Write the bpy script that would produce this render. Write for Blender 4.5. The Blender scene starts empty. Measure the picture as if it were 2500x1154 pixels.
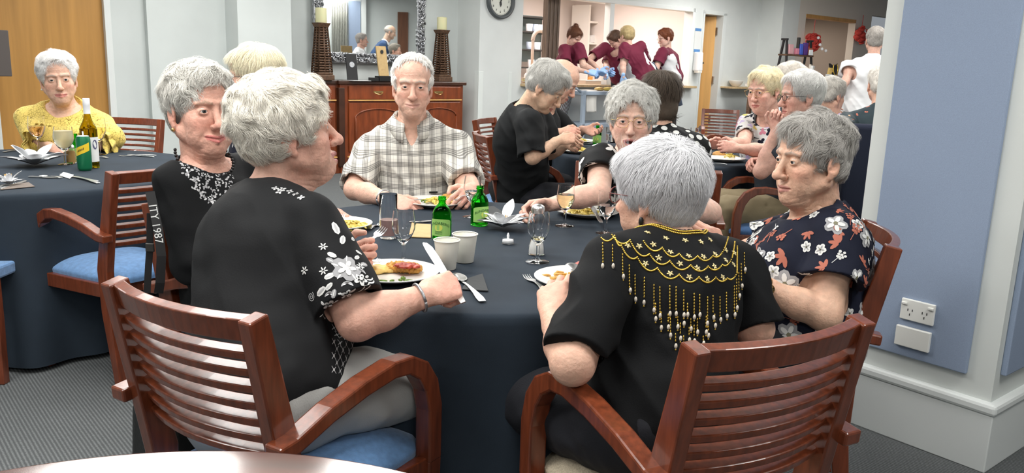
import bpy, math, random
import numpy as np
from mathutils import Vector, Matrix
PI = math.pi
R_ = math.radians
rng = np.random.RandomState(7)
random.seed(7)
SC = bpy.context.scene
COL = SC.collection

# ------------------------------------------------------------------ camera
FPX, PITCH, ROLL, CAMH = 2000.0, R_(11.9), math.atan(.0333), 1.31
cd = bpy.data.cameras.new('camera')
cam = bpy.data.objects.new('camera', cd)
COL.objects.link(cam)
SC.camera = cam
cd.sensor_fit = 'HORIZONTAL'
cd.sensor_width = 36.0
cd.lens = FPX / 2500 * 36.0
cd.clip_start = .02
cd.clip_end = 80
_f = np.array([0, math.cos(PITCH), -math.sin(PITCH)])
_u0 = np.array([0, math.sin(PITCH), math.cos(PITCH)])
_r0 = np.array([1., 0, 0])
_r = math.cos(ROLL) * _r0 + math.sin(ROLL) * _u0
_u = math.cos(ROLL) * _u0 - math.sin(ROLL) * _r0
CAM = np.array([0, 0, CAMH])
_m = Matrix.Identity(4)
for i in range(3):
    _m[i][0], _m[i][1], _m[i][2], _m[i][3] = _r[i], _u[i], -_f[i], CAM[i]
cam.matrix_world = _m

# ------------------------------------------------------------------ light and exposure
SC.view_settings.view_transform = 'Standard'
SC.view_settings.look = 'None'
SC.view_settings.gamma = 1
SC.view_settings.use_curve_mapping = False
SC.view_settings.exposure = -0.06
w = bpy.data.worlds.new('world')
SC.world = w
w.use_nodes = True
w.node_tree.nodes['Background'].inputs[0].default_value = (.85, .92, 1, 1)
w.node_tree.nodes['Background'].inputs[1].default_value = .30

def area(name, loc, size, power, col=(1, 1, 1), rot=(0, 0, 0), sy=None):
    l = bpy.data.lights.new(name, 'AREA')
    l.shape = 'RECTANGLE'
    l.size = size
    l.size_y = sy or size
    l.energy = power
    l.color = col
    o = bpy.data.objects.new(name, l)
    o.location = loc
    o.rotation_euler = rot
    COL.objects.link(o)
    return o

TH = R_(40.5)
RA = np.array([math.cos(TH), math.sin(TH), 0])          # room axis along the far wall
RN = np.array([math.sin(TH), -math.cos(TH), 0])         # out of the far wall, into the room
RC = np.array([-.50, 10.77, 0])

def rm(t, s, z=0):
    return RC + RA * t + RN * s + np.array([0, 0, z])

CEIL = 2.75
LIGHTS = [(x, y) for x, y in ((-2.3, 1.4), (-.62, 1.4), (1.9, 1.4), (-2.3, 4.8), (-.62, 4.8), (1.9, 4.8), (-2.6, 7.4), (-.4, 7.0), (2.7, 7.2), (-1.35, 2.75), (-1.35, 3.45))] + [(-.6, 9.0), (4.4, 8.0), (4.3, 10.6), (1.9, 10.2), (3.5, 12.6), (6.0, 12.0), (6.4, 6.4), (-4.4, 4.8), (-2.6, -1.4), (.6, -1.4)]  # several panels are added to brighten the far right walls and mirror view
for lx, ly in LIGHTS:
    area('panel_lamp', (lx, ly, CEIL - .035), 1.2, 16 if lx == -1.35 else 33, (1, .985, .95), (0, 0, 0), .58)  # the weaker pair is added for glare on chair slats and near tabletop
_k = rm(2.4, -1.2, 2.55)
area('kitchen_lamp', _k, 2.6, 150, (1, .88, .83), (0, 0, TH), 1.2)
_k = rm(7.6, -1.2, 2.4)
area('shop_lamp', _k, 1.6, 75, (1, .88, .74), (0, 0, TH), 1.6)

# ------------------------------------------------------------------ helpers
def ray(x, y):
    return _f + (x - 1250) / FPX * _r + (577 - y) / FPX * _u

def at(x, y, Y):
    """point seen at (x, y) at ground distance Y"""
    d = ray(x, y)
    return CAM + d * (Y / d[1])

def atz(x, y, z):
    d = ray(x, y)
    return CAM + d * ((z - CAMH) / d[2])

def ats(x, y, s):
    d = ray(x, y)
    return CAM + d * (((RC + RN * s - CAM) @ RN) / (d @ RN))

def ts(x, y, s):
    return float((ats(x, y, s) - RC) @ RA)

def nrm(v):
    v = np.asarray(v, float)
    return v / (np.linalg.norm(v) + 1e-12)

MATS = {}

def mat(name, col, rough=.5, metal=0.0, noise=None, bump=None, spec=.5, coat=0, trans=0, ior=1.45, emit=0, sss=0, sheen=0, attr=None, alpha=1):
    """noise=(scale, amount, stretch) varies the colour, bump=(scale, strength, stretch) the surface"""
    if name in MATS:
        return MATS[name]
    m = bpy.data.materials.new(name)
    m.use_nodes = True
    nt = m.node_tree
    b = nt.nodes['Principled BSDF']
    c = tuple(col) + (1,)
    b.inputs['Base Color'].default_value = c
    b.inputs['Roughness'].default_value = rough
    b.inputs['Metallic'].default_value = metal
    b.inputs['Specular IOR Level'].default_value = spec
    b.inputs['Coat Weight'].default_value = coat
    b.inputs['Coat Roughness'].default_value = .12
    b.inputs['Transmission Weight'].default_value = trans
    b.inputs['IOR'].default_value = ior
    b.inputs['Alpha'].default_value = alpha
    if sss:
        b.inputs['Subsurface Weight'].default_value = sss
        b.inputs['Subsurface Radius'].default_value = (.012, .005, .003)
        b.inputs['Subsurface Scale'].default_value = 1
    if sheen:
        b.inputs['Sheen Weight'].default_value = sheen
    if emit:
        b.inputs['Emission Color'].default_value = c
        b.inputs['Emission Strength'].default_value = emit
    tc = nt.nodes.new('ShaderNodeTexCoord')

    def ntex(sc, st, detail=4):
        mp = nt.nodes.new('ShaderNodeMapping')
        mp.inputs['Scale'].default_value = st or (1, 1, 1)
        nt.links.new(tc.outputs['Object'], mp.inputs[0])
        n = nt.nodes.new('ShaderNodeTexNoise')
        n.inputs['Scale'].default_value = sc
        n.inputs['Detail'].default_value = detail
        nt.links.new(mp.outputs[0], n.inputs['Vector'])
        return n
    src = None
    if attr:
        a = nt.nodes.new('ShaderNodeAttribute')
        a.attribute_name = attr
        src = a.outputs['Color']
    if noise:
        n = ntex(noise[0], noise[2] if len(noise) > 2 else None)
        mr = nt.nodes.new('ShaderNodeMapRange')
        mr.inputs[1].default_value = .3
        mr.inputs[2].default_value = .7
        mr.inputs[3].default_value = 1 - noise[1]
        mr.inputs[4].default_value = 1 + noise[1]
        nt.links.new(n.outputs[0], mr.inputs[0])
        v = nt.nodes.new('ShaderNodeVectorMath')
        v.operation = 'SCALE'
        v.inputs[0].default_value = col
        if src:
            nt.links.new(src, v.inputs[0])
        nt.links.new(mr.outputs[0], v.inputs['Scale'])
        src = v.outputs[0]
    if src:
        nt.links.new(src, b.inputs['Base Color'])
    if bump:
        n = ntex(bump[0], bump[2] if len(bump) > 2 else None, 6)
        bp = nt.nodes.new('ShaderNodeBump')
        bp.inputs['Strength'].default_value = bump[1]
        bp.inputs['Distance'].default_value = .004
        nt.links.new(n.outputs[0], bp.inputs['Height'])
        nt.links.new(bp.outputs[0], b.inputs['Normal'])
    MATS[name] = m
    return m

def tag(o, label, cat, group=None, kind=None):
    o['label'] = label
    o['category'] = cat
    if group:
        o['group'] = group
    if kind:
        o['kind'] = kind
    return o

def empty(name, loc, rz=0, label=None, cat=None, group=None):
    o = bpy.data.objects.new(name, None)
    o.location = tuple(loc)
    o.rotation_euler = (0, 0, rz)
    o.empty_display_size = .1
    COL.objects.link(o)
    if label:
        tag(o, label, cat, group)
    return o

def link_mesh(name, V, Fc, m, parent=None, smooth=True, loc=None, col=None, mi=None):
    me = bpy.data.meshes.new(name)
    V = np.asarray(V, float)
    me.from_pydata(V.tolist(), [], [tuple(int(i) for i in f) for f in Fc] if not isinstance(Fc, np.ndarray) else Fc.tolist())
    for q in (m if isinstance(m, (list, tuple)) else [m]):
        me.materials.append(q)
    if smooth is not None:
        me.polygons.foreach_set('use_smooth', [bool(smooth)] * len(me.polygons))
    if mi is not None:
        me.polygons.foreach_set('material_index', mi)
    if col is not None:
        a = me.attributes.new('Col', 'FLOAT_COLOR', 'POINT')
        c4 = np.ones((len(V), 4), np.float32)
        c4[:, :3] = col
        a.data.foreach_set('color', c4.ravel())
    me.update()
    o = bpy.data.objects.new(name, me)
    COL.objects.link(o)
    if parent:
        o.parent = parent
    if loc is not None:
        o.location = tuple(loc)
    return o

class MB:
    """collects boxes, tubes, lathes and sweeps into ONE mesh"""
    def __init__(s):
        s.V, s.F, s.M = [], [], []
        s.n = 0

    def add(s, V, Fc, mi=0):
        V = np.asarray(V, float)
        s.V.append(V)
        s.F += [tuple(i + s.n for i in f) for f in Fc]
        s.M += [mi] * len(Fc)
        s.n += len(V)
        return s

    def box(s, c, size, X=None, Y=None, mi=0, taper=1.0):
        X = nrm(X) if X is not None else np.array([1., 0, 0])
        if Y is None:
            Y = np.array([0, 1., 0]) if abs(X[2]) > .99 else nrm(np.cross([0, 0, 1.], X))
        Y = nrm(Y)
        Z = np.cross(X, Y)
        c = np.asarray(c, float)
        V = []
        for k in (-1, 1):
            f = taper if k > 0 else 1
            for j, i in ((-1, -1), (-1, 1), (1, 1), (1, -1)):
                V.append(c + X * i * size[0] / 2 * f + Y * j * size[1] / 2 * f + Z * k * size[2] / 2)
        return s.add(V, [(3, 2, 1, 0), (4, 5, 6, 7), (0, 1, 5, 4), (1, 2, 6, 5), (2, 3, 7, 6), (3, 0, 4, 7)], mi)

    def tube(s, pts, r, n=8, cap=True, mi=0, up=None):
        pts = [np.asarray(p, float) for p in pts]
        rs = r if hasattr(r, '__len__') else [r] * len(pts)
        V, Fc = [], []
        prev = None
        for i, p in enumerate(pts):
            d = nrm(pts[min(i + 1, len(pts) - 1)] - pts[max(i - 1, 0)])
            if prev is None:
                a = np.array([0, 0, 1.]) if abs(d[2]) < .9 else np.array([1., 0, 0])
                x = nrm(np.cross(d, a))
            else:
                x = nrm(prev - d * (prev @ d))
            prev = x
            y = np.cross(d, x)
            for k in range(n):
                q = 2 * PI * k / n
                V.append(p + (x * math.cos(q) + y * math.sin(q)) * rs[i])
        for i in range(len(pts) - 1):
            for k in range(n):
                Fc.append((i * n + k, i * n + (k + 1) % n, (i + 1) * n + (k + 1) % n, (i + 1) * n + k))
        if cap:
            Fc.append(tuple(range(n - 1, -1, -1)))
            Fc.append(tuple(range((len(pts) - 1) * n, len(pts) * n)))
        return s.add(V, Fc, mi)

    def sweep(s, pts, wid, hei, side=None, mi=0):
        """rectangular section along pts; side = width direction(s)"""
        pts = [np.asarray(p, float) for p in pts]
        V, Fc = [], []
        L = len(pts)
        for i, p in enumerate(pts):
            d = nrm(pts[min(i + 1, L - 1)] - pts[max(i - 1, 0)])
            sd = side[i] if isinstance(side, list) else side
            x = np.asarray(sd, float)
            x = nrm(x - d * (x @ d))
            y = np.cross(d, x)
            ww = wid[i] if hasattr(wid, '__len__') else wid
            hh = hei[i] if hasattr(hei, '__len__') else hei
            for a, b in ((-1, -1), (1, -1), (1, 1), (-1, 1)):
                V.append(p + x * a * ww / 2 + y * b * hh / 2)
        for i in range(L - 1):
            for k in range(4):
                Fc.append((i * 4 + k, i * 4 + (k + 1) % 4, (i + 1) * 4 + (k + 1) % 4, (i + 1) * 4 + k))
        Fc.append((3, 2, 1, 0))
        Fc.append(tuple((L - 1) * 4 + k for k in range(4)))
        return s.add(V, Fc, mi)

    def lathe(s, prof, c=(0, 0, 0), n=32, mi=0, closed=False, axis=None, cap=True):
        c = np.asarray(c, float)
        Z = nrm(axis) if axis is not None else np.array([0, 0, 1.])
        X = nrm(np.cross([0, 1., 0], Z)) if abs(Z[1]) < .9 else np.array([1., 0, 0])
        Y = np.cross(Z, X)
        V, Fc = [], []
        for r, z in prof:
            for k in range(n):
                q = 2 * PI * k / n
                V.append(c + (X * math.cos(q) + Y * math.sin(q)) * r + Z * z)
        P = len(prof)
        for i in range(P - 1 if not closed else P):
            j = (i + 1) % P
            for k in range(n):
                Fc.append((i * n + k, i * n + (k + 1) % n, j * n + (k + 1) % n, j * n + k))
        if not closed and cap:
            if prof[0][0] > 1e-4:
                Fc.append(tuple(range(n - 1, -1, -1)))
            if prof[-1][0] > 1e-4:
                Fc.append(tuple(range((P - 1) * n, P * n)))
        return s.add(V, Fc, mi)

    def ball(s, c, r, n=12, mi=0, X=None, Y=None, Z=None):
        r = np.asarray(r if hasattr(r, '__len__') else (r, r, r), float)
        c = np.asarray(c, float)
        Bs = np.array([X if X is not None else (1, 0, 0), Y if Y is not None else (0, 1, 0), Z if Z is not None else (0, 0, 1)], float)
        V, Fc = [], []
        h = max(4, n // 2)
        for i in range(h + 1):
            a = PI * i / h
            for k in range(n):
                q = 2 * PI * k / n
                V.append(c + (np.array([math.sin(a) * math.cos(q), math.sin(a) * math.sin(q), math.cos(a)]) * r) @ Bs)
        for i in range(h):
            for k in range(n):
                Fc.append((i * n + k, (i + 1) * n + k, (i + 1) * n + (k + 1) % n, i * n + (k + 1) % n))
        return s.add(V, Fc, mi)

    def poly(s, pts, thick, nv, mi=0):
        """extruded outline, nv = thickness direction"""
        pts = np.asarray(pts, float)
        nv = nrm(nv)
        n = len(pts)
        V = np.vstack([pts - nv * thick / 2, pts + nv * thick / 2])
        Fc = [tuple(range(n - 1, -1, -1)), tuple(range(n, 2 * n))] + [(i, (i + 1) % n, n + (i + 1) % n, n + i) for i in range(n)]
        return s.add(V, Fc, mi)

    def build(s, name, m, parent=None, smooth=False, bevel=0, loc=None, seg=2, auto=None):
        V = np.vstack(s.V)
        if loc is not None:
            V = V - np.asarray(loc, float)
        o = link_mesh(name, V, s.F, m, parent, smooth, loc, mi=s.M if max(s.M) > 0 else None)
        if bevel:
            md = o.modifiers.new('bevel', 'BEVEL')
            md.width = bevel
            md.segments = seg
            md.limit_method = 'ANGLE'
            md.angle_limit = R_(35)
        if auto:
            me = o.data
            me.polygons.foreach_set('use_smooth', [True] * len(me.polygons))
            me.set_sharp_from_angle(angle=R_(auto))
        return o

def kids(o):
    return [c for c in bpy.data.objects if c.parent == o]

def copy_tree(o, parent=None, label=None, loc=None, rz=None, group=None):
    c = o.copy()
    COL.objects.link(c)
    if parent:
        c.parent = parent
    if label:
        c['label'] = label
    if group:
        c['group'] = group
    if loc is not None:
        c.location = tuple(loc)
    if rz is not None:
        c.rotation_euler = (0, 0, rz)
    for ch in kids(o):
        copy_tree(ch, c)
    return c

def struct(name, mb, m, bevel=0):
    o = mb.build(name, m, bevel=bevel)
    o['kind'] = 'structure'
    return o

def text_mesh(txt, size, extrude=.0008):
    cu = bpy.data.curves.new('t', 'FONT')
    cu.body = txt
    cu.size = size
    cu.extrude = extrude
    cu.align_x = 'CENTER'
    cu.align_y = 'CENTER'
    cu.resolution_u = 2
    o = bpy.data.objects.new('t', cu)
    COL.objects.link(o)
    dg = bpy.context.evaluated_depsgraph_get()
    dg.update()
    me = o.evaluated_get(dg).to_mesh()
    V = np.array([v.co[:] for v in me.vertices])
    Fc = [tuple(p.vertices) for p in me.polygons]
    bpy.data.objects.remove(o)
    bpy.data.curves.remove(cu)
    return V, Fc
# ------------------------------------------------------------------ materials
M_wall = mat('wall_paint', (.62, .66, .65), .75, noise=(3, .03), bump=(220, .05))
M_wallw = mat('wall_paint_white', (.70, .73, .72), .7, noise=(3, .03), bump=(220, .05))
M_trim = mat('white_trim', (.74, .77, .76), .45)
M_ceil = mat('ceiling_paint', (.82, .82, .80), .9, bump=(150, .1))
M_panel = mat('blue_panel_fabric', (.27, .335, .455), .85, noise=(350, .06), bump=(600, .12))
M_door = mat('honey_veneer', (.50, .255, .065), .38, noise=(2.2, .16, (6, 6, .35)), bump=(30, .03, (6, 6, .3)))
M_doorl = mat('pale_door_veneer', (.72, .40, .13), .4, noise=(2.2, .12, (6, 6, .35)))
M_wood = mat('mahogany_stain', (.155, .036, .014), .28, noise=(9, .30, (9, 9, 1.2)), bump=(60, .03, (6, 6, 1)), coat=.5)
M_table = mat('dark_polished_wood', (.085, .022, .014), .22, noise=(5, .4, (1, 9, 1)), coat=1, spec=1)
M_table.node_tree.nodes['Principled BSDF'].inputs['Coat Roughness'].default_value = .16
M_table.node_tree.nodes['Principled BSDF'].inputs['Coat IOR'].default_value = 1.8
M_side = mat('cherry_sideboard', (.205, .045, .012), .32, noise=(6, .28, (4, 4, .8)), coat=.3)
M_side2 = mat('dark_sideboard_top', (.055, .020, .010), .3, noise=(6, .3), coat=.4)
M_brass = mat('aged_brass', (.55, .38, .16), .3, 1)
M_blue = mat('blue_seat_fabric', (.105, .225, .43), .9, noise=(60, .16), bump=(420, .35), sheen=.3)
M_bluef = mat('dark_blue_seat_fabric', (.05, .12, .27), .9, noise=(60, .16), bump=(420, .3), sheen=.2)
M_beige = mat('beige_seat_weave', (.44, .38, .28), .85, noise=(260, .22), bump=(300, .7))
M_cloth = mat('charcoal_tablecloth', (.019, .0285, .041), .85, noise=(6, .14), bump=(500, .12), spec=.3)
M_white = mat('white_china', (.80, .79, .75), .18, spec=.6)
M_paper = mat('white_paper_cup', (.80, .79, .71), .6)
M_steel = mat('cutlery_steel', (.78, .78, .77), .30, 1)
M_silver = mat('antique_silver', (.42, .43, .45), .34, .85, noise=(30, .35), bump=(50, .5))
M_glass = mat('clear_glass', (1, 1, 1), .0, trans=1, ior=1.25)
M_green = mat('green_bottle_glass', (.10, .72, .10), .02, trans=1, ior=1.12)
M_olive = mat('olive_bottle_glass', (.55, .46, .08), .03, trans=1, ior=1.12)
M_wine = mat('white_wine', (.93, .86, .52), .0, trans=1, ior=1.33)
M_water = mat('clear_drink', (.93, .95, .95), .0, trans=1, ior=1.33)
M_rose = mat('rose_drink', (.93, .66, .55), .0, trans=1, ior=1.33)
M_cloudy = mat('cloudy_lemon_drink', (.86, .80, .55), .3, trans=.5, ior=1.33)
M_pink = mat('brown_pink_drink', (.47, .30, .28), .25, trans=.35, ior=1.33)
M_black = mat('black_plastic', (.012, .012, .013), .4)
M_dark = mat('dark_grey_metal', (.05, .048, .045), .4, .5)
M_gold = mat('gold_beads', (.78, .53, .10), .3, .8)
M_pearl = mat('pearl_beads', (.75, .68, .58), .25)
M_wick = mat('dark_wicker', (.10, .052, .028), .55, noise=(40, .5), bump=(60, .4))
M_candle = mat('cream_candle_wax', (.74, .72, .44), .5, sss=.2)
M_mirror = mat('mirror_glass', (.86, .88, .88), .015, 1)
M_lampw = mat('lamp_diffuser', (1, .99, .96), .5, emit=5)
M_slate = mat('black_paper_napkin', (.045, .048, .05), .85, bump=(60, .2))
M_kraft = mat('tan_kraft_paper', (.52, .36, .17), .75, noise=(30, .08))
M_offw = mat('off_white_card', (.72, .73, .72), .6)
M_petal = mat('white_satin_petal', (.85, .86, .88), .5, sheen=.3)
M_petb = mat('black_satin_petal', (.022, .025, .035), .4, sheen=.3)
M_bluegr = mat('blue_grey_metal', (.36, .43, .52), .4)
M_towel = mat('white_towel', (.72, .70, .66), .95, bump=(200, .4))
M_rail = mat('weathered_brown_steel', (.14, .105, .08), .5, noise=(8, .4, (8, 8, .6)))
M_cream = mat('cream_laminate', (.80, .76, .70), .5)
M_pinkw = mat('pale_kitchen_laminate', (.80, .72, .67), .5)
M_bench = mat('pale_wood_bench', (.55, .40, .22), .5, noise=(10, .15, (1, 6, 1)))
M_bstl = mat('brushed_steel', (.55, .50, .46), .35, 1)
M_red = mat('red_plastic', (.55, .04, .03), .4)
M_orange = mat('orange_cloth', (.75, .33, .08), .7)
M_navy = mat('dark_navy_fabric', (.012, .016, .035), .9, bump=(300, .15))
M_purple = mat('purple_card', (.10, .035, .22), .6)
M_lblue = mat('bright_blue_card', (.06, .12, .55), .5)

def carpet():
    m = mat('grey_loop_carpet', (.155, .163, .165), .95, bump=(700, .8))
    nt = m.node_tree
    b = nt.nodes['Principled BSDF']
    tc = nt.nodes.new('ShaderNodeTexCoord')
    mp = nt.nodes.new('ShaderNodeMapping')
    mp.inputs['Rotation'].default_value = (0, 0, R_(-40.5))
    nt.links.new(tc.outputs['Object'], mp.inputs[0])
    wv = nt.nodes.new('ShaderNodeTexWave')
    wv.inputs['Scale'].default_value = 26
    wv.inputs['Distortion'].default_value = 1.6
    wv.inputs['Detail'].default_value = 3
    wv.inputs['Detail Scale'].default_value = 6
    nt.links.new(mp.outputs[0], wv.inputs[0])
    n1 = nt.nodes.new('ShaderNodeTexNoise')
    n1.inputs['Scale'].default_value = 160
    n1.inputs['Detail'].default_value = 4
    nt.links.new(tc.outputs['Object'], n1.inputs[0])
    mx = nt.nodes.new('ShaderNodeMath')
    mx.operation = 'MULTIPLY'
    nt.links.new(wv.outputs[0], mx.inputs[0])
    nt.links.new(n1.outputs[0], mx.inputs[1])
    cr = nt.nodes.new('ShaderNodeValToRGB')
    cr.color_ramp.elements[0].position = .1
    cr.color_ramp.elements[0].color = (.080, .087, .090, 1)
    cr.color_ramp.elements[1].position = .55
    cr.color_ramp.elements[1].color = (.185, .197, .20, 1)
    nt.links.new(mx.outputs[0], cr.inputs[0])
    nt.links.new(cr.outputs[0], b.inputs['Base Color'])
    return m
M_carpet = carpet()

# ------------------------------------------------------------------ the room
def wbox(mb, t0, t1, s0, s1, z0, z1, mi=0):
    c = rm((t0 + t1) / 2, (s0 + s1) / 2, (z0 + z1) / 2)
    return mb.box(c, (abs(t1 - t0), abs(s1 - s0), z1 - z0), X=RA, Y=-RN, mi=mi)

fl = MB()
fl.box((0, 6, -.05), (30, 30, .1))
struct('floor', fl, M_carpet)
ce = MB()
ce.box((0, 6, CEIL + .05), (30, 30, .1))
struct('ceiling', ce, M_ceil)

Z1 = CEIL
sDoor = -.42
tD0, tD1 = ts(4, 320, sDoor), ts(251, 0, sDoor)
tA = ts(355, 100, sDoor)
tB = ts(545, 100, -.36)
tP0, tP1 = ts(582, 100, 0), ts(712, 100, 0)
tK0, tK1 = ts(1275, 100, 0), ts(1690, 100, 0)
tE0, tE1 = ts(1708, 200, 0), ts(1752, 200, 0)
tW = ts(1850, 100, 0)
sW = .45
zS, zT = 1.05, 2.24

m = MB()
wbox(m, -9, tD0 - .06, sDoor - .15, sDoor, 0, Z1)
wbox(m, tD0 - .06, tD1 + .06, sDoor - .15, sDoor, 2.5, Z1)
wbox(m, tD1 + .06, tA, sDoor - .15, sDoor, 0, Z1)
wbox(m, tA, tP0 + .02, sDoor - .15, -.33, 0, Z1)
wbox(m, tP0, tP1, -.6, 0, 0, Z1)
wbox(m, tP1, 0, -.6, -.47, 0, Z1)
struct('wall_back', m, M_wall)
m = MB()
wbox(m, tD0, tD1, sDoor - .10, sDoor - .05, 0, 2.5)
struct('door_1', m, M_door)
m = MB()
wbox(m, tD1, tD1 + .06, sDoor - .12, sDoor + .02, 0, 2.56)
wbox(m, tD0 - .06, tD0, sDoor - .12, sDoor + .02, 0, 2.56)
wbox(m, tD0 - .06, tD1 + .06, sDoor - .12, sDoor + .02, 2.5, 2.56)
struct('trim_1', m, M_trim, .004)
# kitchen wall with its serving hatch and the door beside it
m = MB()
wbox(m, 0, tK0, -.47, 0, 0, Z1)
wbox(m, tK0, tK1, -.14, 0, 0, zS)
wbox(m, tK0, tK1, -.14, 0, zT, Z1)
wbox(m, tK1, tE0 - .04, -.14, 0, 0, Z1)
wbox(m, tE0 - .04, tE1 + .04, -.14, 0, 2.24, Z1)
wbox(m, tE1 + .04, tW + .02, -.14, 0, 0, Z1)
wbox(m, tW, tW + .5, -.14, sW, 0, Z1)
struct('wall_kitchen', m, M_wallw)
m = MB()
tm = ts(1490, 100, 0)
wbox(m, tm - .045, tm + .045, -.10, .012, zS, zT)
wbox(m, tK1 - .05, tK1 + .01, -.16, .02, zS, zT + .03)
wbox(m, tK0 - .01, tK1 + .03, -.16, .02, zT - .03, zT + .03)
struct('trim_2', m, M_trim, .004)
m = MB()
wbox(m, tK0 - .01, tK1 + .06, -.20, .12, zS - .035, zS)
struct('trim_3', m, M_bench, .005)
m = MB()
wbox(m, tE0 - .04, tE0, -.16, .015, 0, 2.24)
wbox(m, tE1, tE1 + .09, -.16, .015, 0, 2.24)
wbox(m, tE0 - .04, tE1 + .09, -.16, .015, 2.2, 2.26)
struct('trim_4', m, M_trim, .004)
# open honey door leaf, hinged on the right jamb
hp = rm(tE1 - .01, -.12)
ang = TH + R_(128)
dv = np.array([math.cos(ang), math.sin(ang), 0])
m = MB()
m.box(hp + dv * .36 + np.array([0, 0, 1.1]), (.72, .04, 2.18), X=dv)
d2 = struct('door_2', m, M_doorl, .003)
h = MB()
for z in (.5, 1.15, 1.95):
    h.box(hp + np.array([0, 0, z]) + RN * .03, (.035, .03, .12), X=RA)
o = h.build('door_hinge', M_bstl, d2)
o['label'] = 'steel hinge plates'
# right hand end: stepped wall with a deep opening and a bright doorway
tO0, tO1 = ts(1962, 100, sW), ts(2084, 100, sW)
tO2 = ts(2122, 100, sW)
zO = float(ats(2020, 40, sW)[2])
m = MB()
wbox(m, tW + .5, tO0, sW - .14, sW, 0, Z1)
wbox(m, tO0, tO1, sW - .14, sW, 0, .95)
wbox(m, tO0, tO1, sW - .14, sW, zO, Z1)
wbox(m, tO1, tO2, sW - .14, sW, 0, Z1)
wbox(m, tO2, tO2 + 2.2, sW - .14, sW, 2.45, Z1)
wbox(m, tO2 + 2.2, tO2 + 3, sW - .14, sW, 0, Z1)
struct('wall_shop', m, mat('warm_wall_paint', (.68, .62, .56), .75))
m = MB()
wbox(m, tO0, tO1, sW - .16, sW + .01, zO - .06, zO)
struct('trim_5', m, M_door, .004)
m = MB()
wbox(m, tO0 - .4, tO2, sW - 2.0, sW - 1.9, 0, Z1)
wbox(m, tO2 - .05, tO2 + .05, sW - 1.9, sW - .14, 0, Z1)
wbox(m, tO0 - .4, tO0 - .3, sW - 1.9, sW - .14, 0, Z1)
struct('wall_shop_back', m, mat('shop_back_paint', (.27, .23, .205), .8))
m = MB()
wbox(m, tO2, tO2 + 3.2, sW - 3.0, sW - 2.9, 0, Z1)
struct('wall_doorway_back', m, mat('cream_back_paint', (.75, .62, .47), .8))
# small shelf on the wall, left of the step
m = MB()
tS = ts(1770, 228, .12)
wbox(m, tS, tW - .02, 0, .28, 1.02, 1.05)
o = m.build('wall_shelf', M_bench, bevel=.004)
tag(o, 'pale wood wall shelf by the honey door', 'shelf')
o['kind'] = 'thing'
# kitchen shell
m = MB()
wbox(m, 0, tK1 + .6, -3.1, -3.0, 0, Z1)
wbox(m, 0, .1, -3.1, -.6, 0, Z1)
wbox(m, tK1 + .25, tK1 + .35, -3.1, -.14, 0, Z1)
struct('wall_kitchen_inside', m, M_pinkw)
m = MB()
wbox(m, tE1 + .1, tE1 + .2, -3.1, -.14, 0, Z1)
wbox(m, tK1 + .35, tE1 + .2, -2.2, -2.1, 0, Z1)
struct('wall_corridor', m, M_cream)
# outer walls of the dining room that only the mirror sees
m = MB()
m.box((7.2, 3.0, CEIL / 2), (.15, 9.5, CEIL), X=RA)
m.box((-1.5, -3.2, CEIL / 2), (16, .15, CEIL), X=(1, 0, 0))
m.box((-6.6, 2.0, CEIL / 2), (.15, 12, CEIL), X=(1, 0, 0))
struct('wall_right', m, M_wallw)

# big pillar on the right with its blue pin-board panels
PC = atz(2392, 1145, 0)
pa = nrm(np.array([.286, .232, 0]))
pb = np.array([-pa[1], pa[0], 0])
m = MB()
LA, LB = 2.6, .53
m.box(PC + pa * LA / 2 + pb * LB / 2 + np.array([0, 0, CEIL / 2]), (LA, LB, CEIL), X=pa)
struct('wall_pillar', m, mat('pillar_paint', (.66, .69, .67), .7, bump=(220, .05)))
def pil(mb, a0, a1, b0, b1, z0, z1):
    return mb.box(PC + pa * (a0 + a1) / 2 + pb * (b0 + b1) / 2 + np.array([0, 0, (z0 + z1) / 2]), (abs(a1 - a0), abs(b1 - b0), z1 - z0), X=pa)

m = MB()
pil(m, -.022, LA, -.022, LB, 0, .205)
struct('baseboard_pillar', m, M_trim, .004)
m = MB()
pil(m, -.030, LA, -.030, LB, .205, .245)
struct('trim_6', m, M_trim, .012)
m = MB()
pil(m, -.020, 0, .085, .462, .322, 2.6)
o = m.build('pinboard_panel', M_panel, bevel=.004)
tag(o, 'blue fabric panel on the pillar face carrying the white power outlet', 'wall panel')
m = MB()
pil(m, .04, 1.3, -.020, 0, .335, 2.6)
o = m.build('pinboard_panel', M_panel, bevel=.004)
tag(o, 'blue fabric panel around the pillar corner at the right frame edge', 'wall panel')
M_plas = mat('white_switch_plastic', (.80, .80, .76), .35)
def pp(b, z, a=-.020):
    return PC + pb * b + pa * a + np.array([0, 0, z])
t = empty('power_outlet', pp(.268, .499), 0, 'white double power outlet on blue pillar panel, above the blank plate', 'power outlet')
m = MB()
m.box(pp(.268, .499, -.026), (.012, .118, .076), X=pa)
m.build('face_plate', M_plas, t, bevel=.003, loc=None).location = -Vector(t.location)
for db in (.046, -.046):
    m = MB()
    m.box(pp(.268 + db, .521, -.035), (.008, .019, .009), X=pa)
    m.build('rocker_switch', M_plas, t, bevel=.002).location = -Vector(t.location)
for db in (.024, -.027):
    m = MB()
    for q in (0, 1, 2):
        e = (q - 1) * .008
        m.box(pp(.268 + db + e, .495 + (.004 if q != 1 else -.012), -.0325), (.002, .0022, .008), X=pa)
    m.build('socket_slots', M_black, t).location = -Vector(t.location)
m = MB()
m.box(pp(.272, .399, -.027), (.016, .122, .073), X=pa)
o = m.build('blank_plate', M_plas, bevel=.003)
tag(o, 'white blank cover plate below the double power outlet', 'wall plate')
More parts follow.
